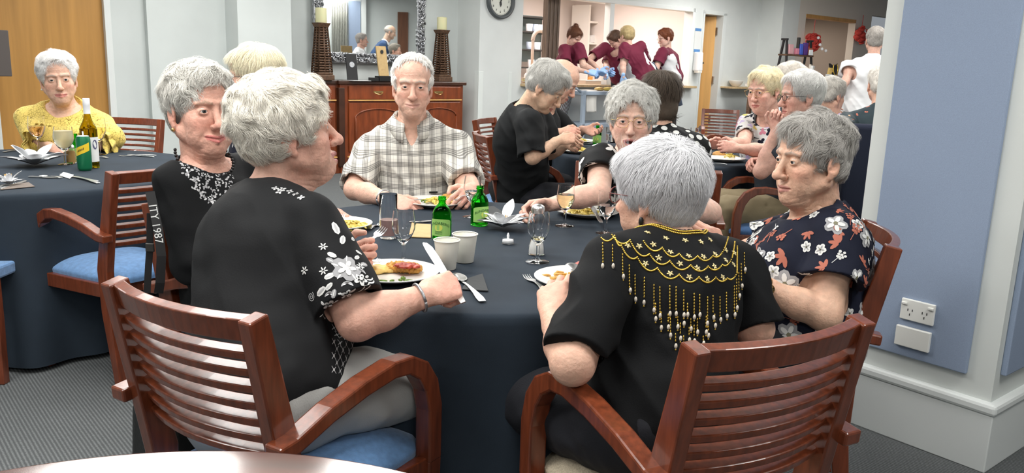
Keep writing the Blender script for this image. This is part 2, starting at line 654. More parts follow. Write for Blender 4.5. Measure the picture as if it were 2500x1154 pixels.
# skirtings and corner guards of the far walls
m = MB()
wbox(m, 0, tK0 + 3.8, 0, .015, 0, .14)
wbox(m, -.015, 0, -.47, .015, 0, .14)
wbox(m, tP1, 0, -.47, -.455, 0, .14)
wbox(m, tP0 - .015, tP1 + .015, 0, .015, 0, .14)
wbox(m, tD1 + .06, tA, sDoor, sDoor + .015, 0, .14)
wbox(m, tA, tP0, -.33, -.315, 0, .14)
wbox(m, tE1 + .09, tW, 0, .015, 0, .14)
struct('baseboard_back', m, M_trim, .003)
m = MB()
tg = ts(1246, 180, 0)
wbox(m, -.008, .075, 0, .006, .14, 1.20)
wbox(m, -.008, -.002, -.08, .006, .14, 1.20)
wbox(m, tg - .03, tg + .03, 0, .006, .14, 1.20)
struct('trim_7', m, mat('clear_corner_guard', (.78, .82, .80), .25), .002)
# ------------------------------------------------------------------ chairs
def grid_mesh(f, nu, nv, closed_u=False):
    V = [f(i / (nu if closed_u else nu - 1), j / (nv - 1)) for j in range(nv) for i in range(nu)]
    Fc = []
    for j in range(nv - 1):
        for i in range(nu if closed_u else nu - 1):
            a, b = j * nu + i, j * nu + (i + 1) % nu
            Fc.append((a, b, b + nu, a + nu))
    return V, Fc

HT, BX, LEAN, AX, AR, AZF, AZR, DEP, SZ = .862, .2, .083, .222, .215, .662, .612, .40, .462

def make_chair(loc, rz, label, fabric, group):
    t = empty('armchair', (loc[0], loc[1], 0), rz, label, 'chair', group)
    for sx in (-1, 1):
        m = MB()
        pts = [(sx * (BX - .004), -.045, 0), (sx * BX, -.004, .30), (sx * BX, 0, .47), (sx * BX, -.03, .62), (sx * BX, -LEAN, HT)]
        m.sweep(pts, [.034] * 5, [.036, .05, .062, .056, .044], side=(1, 0, 0))
        m.build('rear_post', M_wood, t, bevel=.004)
        m = MB()
        p = [(sx * AR * 1.075, -.075, AZR - .004), (sx * AR * 1.075, -.03, AZR), (sx * AR * 1.07, .06, AZR + .028), (sx * AR * 1.06, .16, AZF - .002), (sx * AX * 1.02, .25, AZF + .008), (sx * AX, .31, AZF), (sx * AX, .355, AZF - .026), (sx * AX, DEP - .015, AZF - .07), (sx * AX, DEP, AZF - .13), (sx * AX, DEP, .40)]
        m.sweep(p, [.044] * 10, [.030, .032, .034, .036, .038, .042, .046, .048, .048, .046], side=(1, 0, 0))
        m.build('armrest', M_wood, t, bevel=.005)
        m = MB()
        m.sweep([(sx * AX, DEP, .405), (sx * AX, DEP - .004, .2), (sx * AX, DEP - .012, 0)], [.042, .038, .03], [.046, .04, .03], side=(1, 0, 0))
        m.build('front_leg', M_wood, t, bevel=.004)
    def slat(z, h, th, name):
        q = (z - .47) / (HT - .47)
        y0 = -LEAN * q ** 1.3
        m = MB()
        n = 11
        pts = []
        for i in range(n):
            u = -1 + 2 * i / (n - 1)
            pts.append((u * (BX - .012), y0 - .045 * (1 - u * u) * .8, z))
        m.sweep(pts, th, h, side=[nrm((0, 1, .24))] * n)
        return m.build(name, M_wood, t, bevel=.003)
    slat(HT - .024, .046, .024, 'top_rail')
    for i in range(7):
        slat(HT - .076 - i * .0355, .0165, .026, 'slat')
    m = MB()
    m.box((0, DEP - .005, .385), (2 * AX - .04, .026, .055))
    m.box((0, .0, .385), (2 * BX - .02, .026, .055))
    for sx in (-1, 1):
        m.sweep([(sx * BX, 0, .385), (sx * AX, DEP, .385)], .026, .055, side=(1, 0, 0))
    m.build('seat_rail', M_wood, t, bevel=.003)

    def seat(u, v):
        a = 2 * PI * u
        ca, sa = math.cos(a), math.sin(a)
        e = .42
        x = math.copysign(abs(ca) ** e, ca)
        y = math.copysign(abs(sa) ** e, sa)
        if v < .25:
            k, z = .99 + .01 * v * 4, .408 + v * 4 * .022
        else:
            q = (v - .25) / .75
            k = 1 - q
            z = .43 + (.042 + .006) * (1 - (1 - q) ** 3.2)
        yy = y * k
        wx = (AX - .012) * (1 + .10 * (yy + 1) / 2 - .06)
        return (x * k * wx, .195 + yy * .245, z)
    V, Fc = grid_mesh(seat, 48, 16, True)
    m = MB()
    m.add(V, Fc)
    o = m.build('seat_cushion', fabric, t, smooth=True)
    return t
CH = 'wooden slat-back armchairs at the dining tables'
make_chair((-.576, 1.543), -.546, 'reddish wooden slat-back armchair with blue seat under the woman in grey trousers', M_blue, CH)
make_chair((.448, 1.46), .495, 'reddish wooden slat-back armchair with beige woven seat, under the woman in beaded top', M_beige, CH)
make_chair((1.0, 2.38), 1.32, 'wooden armchair by the blue pillar, under the woman in navy floral blouse', M_blue, CH)
make_chair((-1.484, 3.267), 1.059, 'empty wooden armchair with bright blue seat facing the left table', M_blue, CH)
c = atz(425, 690, .47)
make_chair((-.94, 2.59), R_(-115.5), 'wooden armchair hung with lanyard and bag, under woman with bead necklace', M_blue, CH)
make_chair((-.43, 3.95), R_(-172), 'wooden armchair hidden behind the man in plaid shirt', M_blue, CH)
make_chair((.50, 3.83), R_(172), 'wooden armchair under the woman in black and white blouse', M_blue, CH)
make_chair((-.135, 5.32), R_(-75), 'wooden armchair under the grey-haired person in black top, blue seat edge showing', M_blue, CH)
make_chair((-.18, 6.75), R_(-110), 'wooden armchair glimpsed behind the person in black top', M_blue, CH)
make_chair((.735, 3.80), R_(-6), 'wooden armchair seen from behind beside the white-haired head, at back table', M_blue, CH)
make_chair((1.66, 4.72), R_(88), 'wooden armchair under the man in khaki trousers, dark blue seat', M_bluef, CH)
make_chair((2.40, 9.7), R_(172), 'empty wooden armchair in front of the honey door', M_blue, CH)
make_chair((2.30, 8.1), R_(112), 'wooden armchair behind the woman in colourful floral top, its back half seen', M_blue, CH)
make_chair((-2.62, 5.55), R_(168), 'wooden armchair under the woman in yellow top', M_blue, CH)

# ------------------------------------------------------------------ tables
def cloth_table(c, r, n, seed, label, drop=.715, top=.74):
    rs = np.random.RandomState(seed)
    t = empty('round_table', (c[0], c[1], 0), 0, label[0], 'table')
    m = MB()
    m.lathe([(0, top - .035), (r - .012, top - .035), (r - .012, top - .006), (0, top - .006)], n=64)
    m.build('tabletop', M_side2, t)
    m = MB()
    m.lathe([(.04, .06), (.04, top - .036)], n=16)
    m.lathe([(.30, 0), (.30, .03), (.05, .06)], n=24)
    m.build('pedestal', M_dark, t)
    ph = rs.rand(4) * 6
    def f(u, v):
        a = 2 * PI * u
        if v < .3:
            rr = r * v / .3 * .985
            return (rr * math.cos(a), rr * math.sin(a), top)
        q = (v - .3) / .7
        if q < .12:
            b = q / .12 * PI / 2
            return ((r * .985 + .018 * math.sin(b)) * math.cos(a), (r * .985 + .018 * math.sin(b)) * math.sin(a), top - .018 * (1 - math.cos(b)))
        z = (q - .12) / .88
        w = .5 * math.sin(n * a + ph[0]) + .3 * math.sin((n * 2 - 3) * a + ph[1]) + .25 * math.sin((n - 4) * a + ph[2])
        rr = r * .985 + .018 + .01 * z + w * .045 * z ** .8
        return (rr * math.cos(a), rr * math.sin(a), top - .018 - z * (drop - .018))
    V, Fc = grid_mesh(f, 240, 34, True)
    me = MB()
    me.add(V, Fc)
    o = me.build('tablecloth', M_cloth, None, smooth=True)
    o.location = (c[0], c[1], 0)
    tag(o, label[1], 'tablecloth', 'charcoal cloths over the round tables')
    return t
TM, TL, TB = (-.10, 2.61), (-2.40, 3.95), (.99, 5.62)
cloth_table(TM, .79, 14, 1, ('round dining table in the middle, hidden under its cloth', 'charcoal cloth draped to the floor over the middle table'))
cloth_table(TL, .86, 13, 2, ('round dining table on the left, under its dark cloth', 'charcoal cloth over the left table with the wine bottle'))
cloth_table(TB, .72, 12, 3, ('round dining table at the back, under its dark cloth', 'charcoal cloth over the back table before the kitchen hatch'))
t = empty('round_table', (-.38, .475, 0), 0, 'glossy dark wooden round table in the bottom left foreground', 'table')
m = MB()
m.lathe([(0, .70), (.60, .70), (.640, .712), (.646, .724), (.643, .736), (.634, .7415), (.632, .7416), (.60, .7416), (0, .7416)], n=128)
m.build('tabletop', M_table, t, smooth=True, auto=40)
m = MB()
m.lathe([(.27, 0), (.27, .03), (.05, .07), (.045, .70)], n=32)
m.build('pedestal', M_table, t)

# wooden leg at the left frame edge
p = atz(8, 935, 0)
t = empty('dining_chair', (p[0], p[1], 0), 0, 'brown wooden chair leg at the left frame edge', 'chair')
m = MB()
m.sweep([(0, 0, 0), (-.005, .01, .25), (-.01, .015, .46)], [.032, .036, .04], .038, side=(1, 0, 0))
m.build('leg', M_wood, t, bevel=.003)
m = MB()
m.sweep([(-.4, -.05, 0), (-.4, -.04, .46)], [.03, .04], .038, side=(1, 0, 0))
m.build('leg', M_wood, t, bevel=.003)
m = MB()
m.box((-.2, .2, .45), (.44, .46, .05))
m.build('seat', M_blue, t, bevel=.01)

# ------------------------------------------------------------------ sideboard
sf = .02
tq0, tq1 = ts(668, 300, sf), ts(1131, 300, sf)
W = tq1 - tq0
sb = rm((tq0 + tq1) / 2, sf - .23)
t = empty('sideboard', sb, TH, 'cherry wood sideboard with arched doors against the far wall', 'sideboard')
HS = 1.06
m = MB()
m.box((0, 0, HS / 2 - .02), (W, .42, HS - .04))
m.box((0, -.225, HS / 2 - .02), (W * .38, .05, HS - .04))
m.box((0, 0, .06), (W + .04, .46, .12))
m.build('body', M_side, t, bevel=.004)
m = MB()
m.box((0, 0, HS - .02), (W + .07, .48, .04))
m.box((0, -.24, HS - .02), (W * .38 + .06, .08, .04))
m.build('top_board', M_side2, t, bevel=.006)
bays = [(-W * .345, W * .27, -.215), (0, W * .30, -.255), (W * .345, W * .27, -.215)]
for bx, bw, y in bays:
    for half in ((-1, 1) if bw < W * .29 else (0,)):
        pass
    m = MB()
    m.box((bx, y - .008, HS - .135), (bw, .02, .15))
    d = m.build('drawer', M_side, t, bevel=.004)
    m = MB()
    m.box((bx, y - .022, HS - .222), (bw + .02, .02, .014))
    m.build('moulding', M_doorl, d, bevel=.003)
    m = MB()
    n = 9
    m.tube([(bx - .055 + .11 * i / (n - 1), y - .03 - .022 * math.sin(PI * i / (n - 1)), HS - .135 - .018 * math.sin(PI * i / (n - 1))) for i in range(n)], .005, 6)
    m.box((bx, y - .02, HS - .125), (.13, .006, .022))
    h = m.build('drawer_handle', M_brass, d)
    m = MB()
    m.box((bx, y - .008, HS - .53), (bw, .02, .56))
    d = m.build('door', M_side, t, bevel=.004)
    m = MB()
    aw = bw * .40
    pts = [(bx - aw, y - .022, HS - .78), (bx - aw, y - .022, HS - .42)]
    for i in range(13):
        q = PI * (1 - i / 12)
        pts.append((bx + aw * math.cos(q), y - .022, HS - .42 + .10 * math.sin(q)))
    pts += [(bx + aw, y - .022, HS - .42), (bx + aw, y - .022, HS - .78), (bx - aw, y - .022, HS - .78)]
    m.tube(pts, .010, 6)
    m.build('arched_moulding', M_side, d, smooth=True)
    m = MB()
    m.box((bx, y - .012, .19), (bw + .03, .03, .016))
    m.build('moulding', M_doorl, t)
for sx in (-1, 1):
    m = MB()
    m.box((sx * W * .185, -.235, HS / 2), (.075, .07, HS - .16))
    m.build('pilaster', M_side2, t, bevel=.006)

# mirror in its ornate silver frame
tm0, tm1 = ts(768, 60, -.36), ts(1040, 60, -.36)
zb = ats(900, 155, -.36)[2]
cw, chh = (tm0 + tm1) / 2, 1.25
mw = tm1 - tm0
t = empty('wall_mirror', rm(cw, -.40, zb), TH, 'large mirror in an ornate silver frame over the sideboard', 'mirror')
m = MB()
m.box((0, -.012, chh / 2), (mw - .18, .01, chh - .18))
m.build('mirror_glass', M_mirror, t)
m = MB()
fw = .12
for a, b in (((0, fw / 2), (mw, fw)), ((0, chh - fw / 2), (mw, fw)), ((-mw / 2 + fw / 2, chh / 2), (fw, chh)), ((mw / 2 - fw / 2, chh / 2), (fw, chh))):
    m.box((a[0], 0, a[1]), (b[0], .05, b[1]))
fr = m.build('mirror_frame', M_silver, t, bevel=.012)
m = MB()
rs = np.random.RandomState(4)
def orn(x, z):
    a = rs.rand() * 6.3
    pts = []
    for i in range(9):
        q = i / 8
        rr = .034 * (1 - q * .8)
        pts.append((x + rr * math.cos(a + q * 5.2), -.03 - .012 * math.sin(PI * q), z + rr * math.sin(a + q * 5.2)))
    m.tube(pts, [.010, .011, .012, .012, .011, .010, .009, .008, .006], 6)
    m.ball((x, -.032, z), (.013, .012, .013), 8)
x = -mw / 2 + .03
while x < mw / 2 - .02:
    orn(x, fw * .33); orn(x + .03, fw * .72)
    x += .058
for sx in (-1, 1):
    z = .1
    while z < chh - .05:
        orn(sx * (mw / 2 - fw * .3), z); orn(sx * (mw / 2 - fw * .7), z + .03)
        z += .058
m.build('carved_scrollwork', M_silver, fr, smooth=True)

# wicker candle stands with candles
def stand(px_, py0, py1, s_, label, lc, candh):
    p0 = ats(px_, py1, s_)
    h = (py1 - py0) * .0 + .0
    top = ats(px_, py0, s_)[2]
    z0 = HS
    t = empty('candle_stand', (p0[0], p0[1], z0), TH, label, 'candle holder')
    Hh = top - z0
    m = MB()
    m.box((0, 0, .03), (.21, .21, .06))
    m.box((0, 0, .075), (.185, .185, .03))
    m.build('base', M_wick, t, bevel=.008)
    m = MB()
    m.box((0, 0, Hh - .02), (.118, .118, .05), taper=1.35)
    m.build('top_plate', M_wick, t, bevel=.006)
    m = MB()
    n = 17
    for i in range(n):
        q = (i + .5) / n
        z = .09 + q * (Hh - .14)
        wd = .165 * (1 - q) + .095 * q
        off = (i % 2) * .5
        for k in range(4):
            R = np.array([[math.cos(k * PI / 2), -math.sin(k * PI / 2), 0], [math.sin(k * PI / 2), math.cos(k * PI / 2), 0], [0, 0, 1]])
            nn = 5
            pts = []
            for j in range(13):
                u = j / 12
                bul = .010 * math.sin((u * nn + off) * PI * 2 / 2 * 2)
                pts.append(R @ np.array([(u - .5) * wd, -wd / 2 - bul, z]))
            m.tube(pts, .012 * (1 - .25 * q), 6)
    for k in range(4):
        for u in (-.5, 0, .5):
            R = np.array([[math.cos(k * PI / 2), -math.sin(k * PI / 2), 0], [math.sin(k * PI / 2), math.cos(k * PI / 2), 0], [0, 0, 1]])
            m.tube([R @ np.array([u * .165, -.0825, .09]), R @ np.array([u * .095, -.0475, Hh - .04])], .011, 6)
    m.build('woven_shaft', M_wick, t, smooth=True)
    m = MB()
    m.box((0, 0, Hh / 2), (.12, .12, Hh - .05), taper=.6)
    m.build('inner_core', M_wick, t)
    m = MB()
    m.lathe([(0, 0), (.060, 0), (.062, .004), (.062, candh - .006), (.053, candh), (.02, candh - .006), (0, candh - .006)], n=32)
    m.tube([(0, 0, candh - .008), (.002, 0, candh + .008)], .002, 5)
    o = m.build('pillar_candle', M_candle, smooth=True, auto=40)
    o.location = (p0[0], p0[1], top + .006)
    tag(o, lc, 'candle', 'cream pillar candles on wicker stands')
    return t
stand(786, 57, 185, -.02, 'taller-looking dark wicker candle stand at the left of the mirror', 'cream pillar candle on the left wicker stand', .16)
stand(1077, 74, 190, -.20, 'dark wicker candle stand right of the mirror, behind the plaid man', 'cream pillar candle on the right wicker stand', .155)

# things standing on the sideboard
p = ats(937, 182, .05)
t = empty('award_plaque', (p[0], p[1], HS), TH + R_(8), 'tan wooden award plaque with a black disc on a dark base', 'plaque')
m = MB()
m.box((0, 0, .03), (.20, .09, .06))
m.build('base', M_black, t, bevel=.003)
m = MB()
X = nrm((1, 0, .0))
up = nrm((-.06, .10, 1))
m.poly([np.array([-.07, 0, .06]), np.array([.075, 0, .06]), np.array([.05, .035, .40]), np.array([-.095, .035, .40])], .018, (0, -1, .1))
b = m.build('plaque_board', M_kraft, t, bevel=.003)
m = MB()
m.lathe([(0, 0), (.022, 0), (.022, .004), (0, .004)], c=(-.018, .014, .335), axis=(0, -1, .1), n=20)
m.build('disc', M_black, b)
m = MB()
for i in range(7):
    m.box((-.012 + .006 * (i % 2), -.0005 + i * .004, .13 + i * .02), (.06 + .02 * (i % 3), .003, .003))
m.build('engraved_lines', mat('faint_engraving', (.38, .25, .11), .7), b)
def card(px_, py_, s_, w_, h_, name, label, cat, face, seal=None):
    p = ats(px_, py_, s_)
    t = empty(name, (p[0], p[1], HS), TH, label, cat)
    m = MB()
    m.box((0, 0, h_ / 2), (w_, .015, h_), Y=nrm((0, 1, .0)))
    fo = m.build('frame', M_black, t, bevel=.002)
    fo.rotation_euler = (R_(-8), 0, 0)
    if face is not None:
        m = MB()
        m.box((0, -.009, h_ / 2), (w_ - .025, .003, h_ - .025))
        f2 = m.build('sheet', face, t)
        f2.rotation_euler = (R_(-8), 0, 0)
    if seal:
        m = MB()
        m.lathe([(0, 0), (.032, 0), (.032, .003), (0, .003)], c=(0, -.0085, h_ * .6), axis=(0, -1, 0), n=24)
        f2 = m.build('round_medal', M_silver, t)
        f2.rotation_euler = (R_(-8), 0, 0)
    return t
card(861, 186, -.02, .135, .30, 'framed_medal', 'small black frame holding a round silver medal, on the sideboard', 'frame', None, True)
card(1006, 186, -.12, .215, .31, 'framed_certificate', 'black framed white certificate behind the plaid man\'s head', 'frame', M_offw)
p = ats(912, 186, .08)
m = MB()
m.box((0, 0, .02), (.10, .07, .04))
o = m.build('small_box', M_black, bevel=.003)
o.location = (p[0], p[1], HS)
o.rotation_euler = (0, 0, TH)
tag(o, 'little black box beside the award plaque on sideboard', 'box')
p = ats(875, 188, .02)
m = MB()
for i in range(3):
    m.box((.01 * i, .004 * i, .0012 + .0012 * i), (.30, .21, .001))
o = m.build('paper_sheets', M_offw)
o.location = (p[0], p[1], HS)
o.rotation_euler = (0, 0, TH + .1)
tag(o, 'white papers lying on the sideboard left of the plaque', 'papers')

# wall clock on the pillar
p = ats(1220, 3, 0)
t = empty('wall_clock', p, TH, 'round wall clock with dark grey rim on the pillar', 'clock')
m = MB()
m.lathe([(.175, 0), (.222, 0), (.225, .02), (.222, .05), (.205, .058), (.185, .05), (.175, .02)], axis=(0, -1, 0), n=64, closed=True)
m.build('rim', mat('clock_rim', (.085, .095, .10), .4), t, smooth=True)
m = MB()
m.lathe([(0, .0), (.19, .0), (.19, .018), (0, .018)], axis=(0, -1, 0), n=48)
dl = m.build('dial', mat('clock_dial', (.74, .75, .68), .5), t)
m = MB()
for i in range(12):
    q = i * PI / 6
    V, Fc = text_mesh(str(12 if i == 0 else i), .042, .0006)
    V = np.c_[V[:, 0], -V[:, 2], V[:, 1]] + np.array([math.sin(q) * .135, -.020, math.cos(q) * .135])
    m.add(V, Fc)
for i in range(60):
    q = i * PI / 30
    m.box((math.sin(q) * .166, -.0195, math.cos(q) * .166), (.002, .002, .012), X=(math.cos(q), 0, -math.sin(q)), Y=(0, 1, 0))
m.build('numerals', M_black, dl)
for nm, a, L, wd in (('hour_hand', R_(180), .075, .016), ('minute_hand', R_(40), .12, .009)):
    m = MB()
    dd = np.array([math.sin(a), 0, math.cos(a)])
    sd = np.array([math.cos(a), 0, -math.sin(a)])
    m.poly([np.array([0, -.026, 0]) - dd * .03 + sd * .003, np.array([0, -.026, 0]) + dd * L * .55 + sd * wd, np.array([0, -.026, 0]) + dd * L, np.array([0, -.026, 0]) + dd * L * .55 - sd * wd, np.array([0, -.026, 0]) - dd * .03 - sd * .003], .002, (0, 1, 0))
    m.build(nm, M_black, t)

# lanyard straps over the chair post, with printed letters, and the black bag below
def strap(name, px_, wid, label, words=None):
    P = [at(*p) for p in px_]
    m = MB()
    view = nrm(P[len(P) // 2] - CAM)
    side = nrm(np.cross(view, (0, 0, 1)))
    m.sweep(P, wid, .0015, side=side)
    c = P[0]
    o = m.build(name, M_black)
    o.data.transform(Matrix.Translation(-Vector(c)))
    o.location = tuple(c)
    tag(o, label, 'strap')
    if words:
        V, Fc = text_mesh(words[0], words[1], .0002)
        a, b = P[words[2]], P[words[3]]
        d = nrm(b - a)
        sd_ = nrm(side - d * (side @ d))
        mid = (a + b) / 2 - view * .0035
        VV = [mid + d * x + sd_ * y - view * z - c for x, y, z in V]
        m = MB()
        m.add(VV, Fc)
        m.build('printed_letters', M_offw, o)
    return o
strap('lanyard_strap', [(366, 468, 2.29), (378, 520, 2.28), (388, 570, 2.27), (394, 625, 2.26), (391, 690, 2.25), (387, 715, 2.25)], .025, 'black lanyard strap printed with white letters and 1987, hanging over the chair post', ('ITY 1987', .030, 0, 3))
o = strap('buckle_strap', [(367, 520, 2.31), (366, 600, 2.30), (362, 660, 2.29), (359, 715, 2.28)], .019, 'black strap with small metal buckle, left of the lettered lanyard')
m = MB()
p = at(366, 604, 2.285) - np.array(o.location)
m.box(p, (.026, .006, .026))
m.build('buckle', M_dark, o, bevel=.004)
c = at(415, 1020, 1.98)
t = empty('handbag', (c[0], c[1], .10), R_(-30), 'black handbag behind the leg of the grey-trousered woman\'s chair', 'bag')
m = MB()
m.box((-.03, 0, .16), (.20, .10, .32), taper=.8)
m.build('bag_body', mat('black_bag_leather', (.012, .013, .013), .5, bump=(90, .3)), t, bevel=.025, seg=4)
m = MB()
m.tube([(-.09, 0, .30), (-.08, 0, .44), (-.03, 0, .50), (.02, 0, .44), (.03, 0, .30)], .008, 8)
m.build('bag_handle', M_black, t, smooth=True)
# dark display panel cut by the left frame edge
c = ats(6, 130, sDoor + 1.2)
t = empty('display_panel', (c[0], c[1], 0), TH, 'dark grey panel on a stand at the top left frame edge', 'display')
m = MB()
m.box((-.30, 0, c[2]), (.70, .05, .36))
m.build('panel', mat('dark_grey_panel', (.10, .085, .08), .35), t, bevel=.006)
m = MB()
m.box((-.30, 0, c[2] / 2), (.06, .04, c[2]))
m.box((-.30, 0, .015), (.45, .30, .03))
m.build('stand', M_black, t)
# unseen ceiling panels, including the ones added for brightness
for lx, ly in LIGHTS:
    t = empty('ceiling_light', (lx, ly, CEIL), 0, 'white rectangular ceiling light panel out of view, several added to brighten the room', 'ceiling light', 'ceiling light panels')
    m = MB()
    for a, b in (((0, .305), (1.26, .03)), ((0, -.305), (1.26, .03)), ((.615, 0), (.03, .58)), ((-.615, 0), (.03, .58))):
        m.box((a[0], a[1], -.016), (b[0], b[1], .03))
    m.build('frame', M_trim, t)
    m = MB()
    m.box((0, 0, -.012), (1.2, .58, .02))
    m.build('diffuser', M_lampw, t)
# walking stick foot under the right hand chair
c = atz(1880, 1122, 0)
t = empty('walking_stick', c, 0, 'black walking stick with rubber foot leaning by the right-hand chair', 'walking stick')
m = MB()
m.tube([(0, 0, .03), (.05, .06, .80)], .010, 10)
m.tube([(.05, .06, .80), (.052, .07, .83), (.04, .12, .845), (.03, .16, .83)], .011, 10)
m.build('shaft', M_black, t, smooth=True)
m = MB()
m.lathe([(0, 0), (.019, 0), (.017, .02), (.013, .05), (0, .05)], n=20)
m.build('rubber_foot', M_black, t, smooth=True)
# ------------------------------------------------------------------ implicit surfaces (bodies, hair, clothes, food)
_NT = np.random.RandomState(11).rand(32, 32, 32).astype(np.float32)

def vnoise(x, y, z):
    """smooth value noise in [-1, 1]"""
    x, y, z = np.broadcast_arrays(x, y, z)
    xi, yi, zi = np.floor(x).astype(int), np.floor(y).astype(int), np.floor(z).astype(int)
    fx, fy, fz = x - xi, y - yi, z - zi
    fx = fx * fx * (3 - 2 * fx)
    fy = fy * fy * (3 - 2 * fy)
    fz = fz * fz * (3 - 2 * fz)
    a, b = xi & 31, (xi + 1) & 31
    c, d = yi & 31, (yi + 1) & 31
    e, f = zi & 31, (zi + 1) & 31
    def L(p, q, t):
        return p + (q - p) * t
    r = L(L(L(_NT[a, c, e], _NT[b, c, e], fx), L(_NT[a, d, e], _NT[b, d, e], fx), fy),
          L(L(_NT[a, c, f], _NT[b, c, f], fx), L(_NT[a, d, f], _NT[b, d, f], fx), fy), fz)
    return r * 2 - 1

def cone(a, b, ra, rb, k=.01, op='u', cap=False, sq=None):
    """round cone; cap cuts it flat at b; sq=(axis, factor) flattens it"""
    a, b = np.asarray(a, float), np.asarray(b, float)
    r = max(ra, rb) * (1.0 if sq is None else max(1, 1 / sq[1]))
    return ('c', op, k, np.minimum(a, b) - r, np.maximum(a, b) + r, (a, b, ra, rb, cap, sq))

def ell(c, r, B=None, k=.01, op='u'):
    c = np.asarray(c, float)
    r = np.asarray(r, float)
    B = np.eye(3) if B is None else np.asarray(B, float)
    e = np.sqrt(((B * r[:, None]) ** 2).sum(0))
    return ('e', op, k, c - e, c + e, (c, r, B))

def half(p, n, op='i', k=.004):
    """keeps the side n points away from"""
    return ('h', op, k, None, None, (np.asarray(p, float), nrm(n)))

def smin(a, b, k):
    if k <= 1e-6:
        return np.minimum(a, b)
    h = np.clip(.5 + .5 * (b - a) / k, 0, 1)
    return b + (a - b) * h - k * h * (1 - h)

def evalf(prims, lo, hi, h, disp=None):
    lo, hi = np.asarray(lo, float), np.asarray(hi, float)
    n = np.ceil((hi - lo) / h).astype(int) + 1
    D = np.full(n, .5, np.float32)
    ax = [(lo[i] + h * np.arange(n[i])).astype(np.float32) for i in range(3)]
    for ty, op, k, bl, bh, dat in prims:
        if bl is None:
            i0, i1 = np.zeros(3, int), n
        else:
            m = k + 3 * h
            i0 = np.maximum(np.floor((bl - m - lo) / h).astype(int), 0)
            i1 = np.minimum(np.ceil((bh + m - lo) / h).astype(int) + 1, n)
            if (i1 <= i0).any():
                continue
        sl = tuple(slice(i0[i], i1[i]) for i in range(3))
        X, Y, Z = ax[0][sl[0]][:, None, None], ax[1][sl[1]][None, :, None], ax[2][sl[2]][None, None, :]
        if ty == 'c':
            a, b, ra, rb, cap, sq = dat
            v = b - a
            vv = v @ v + 1e-12
            t = ((X - a[0]) * v[0] + (Y - a[1]) * v[1] + (Z - a[2]) * v[2]) / vv
            tc = np.clip(t, 0, 1)
            dx, dy, dz = X - a[0] - tc * v[0], Y - a[1] - tc * v[1], Z - a[2] - tc * v[2]
            q2 = dx * dx + dy * dy + dz * dz
            if sq is not None:
                w = dx * sq[0][0] + dy * sq[0][1] + dz * sq[0][2]
                q2 = q2 + w * w * (1 / sq[1] ** 2 - 1)
            d = np.sqrt(q2) - (ra + (rb - ra) * tc)
            if cap:
                d = np.maximum(d, (t - 1) * math.sqrt(vv))
        elif ty == 'e':
            c, r, B = dat
            x, y, z = X - c[0], Y - c[1], Z - c[2]
            k0 = k1 = 0
            for i in range(3):
                u = (x * B[i][0] + y * B[i][1] + z * B[i][2]) / r[i]
                k0 = k0 + u * u
                k1 = k1 + (u / r[i]) ** 2
            k0 = np.sqrt(k0)
            d = k0 * (k0 - 1) / (np.sqrt(k1) + 1e-9)
        else:
            p, nn = dat
            d = (X - p[0]) * nn[0] + (Y - p[1]) * nn[1] + (Z - p[2]) * nn[2]
        S = D[sl]
        if op == 'u':
            D[sl] = smin(S, d, k)
        elif op == 's':
            D[sl] = -smin(-S, d, k)
        else:
            D[sl] = -smin(-S, -d, k)
    if disp is not None:
        X, Y, Z = ax[0][:, None, None], ax[1][None, :, None], ax[2][None, None, :]
        idx = np.nonzero(np.abs(D) < .03)
        D[idx] += disp(ax[0][idx[0]], ax[1][idx[1]], ax[2][idx[2]]).astype(np.float32)
    return D, lo, h

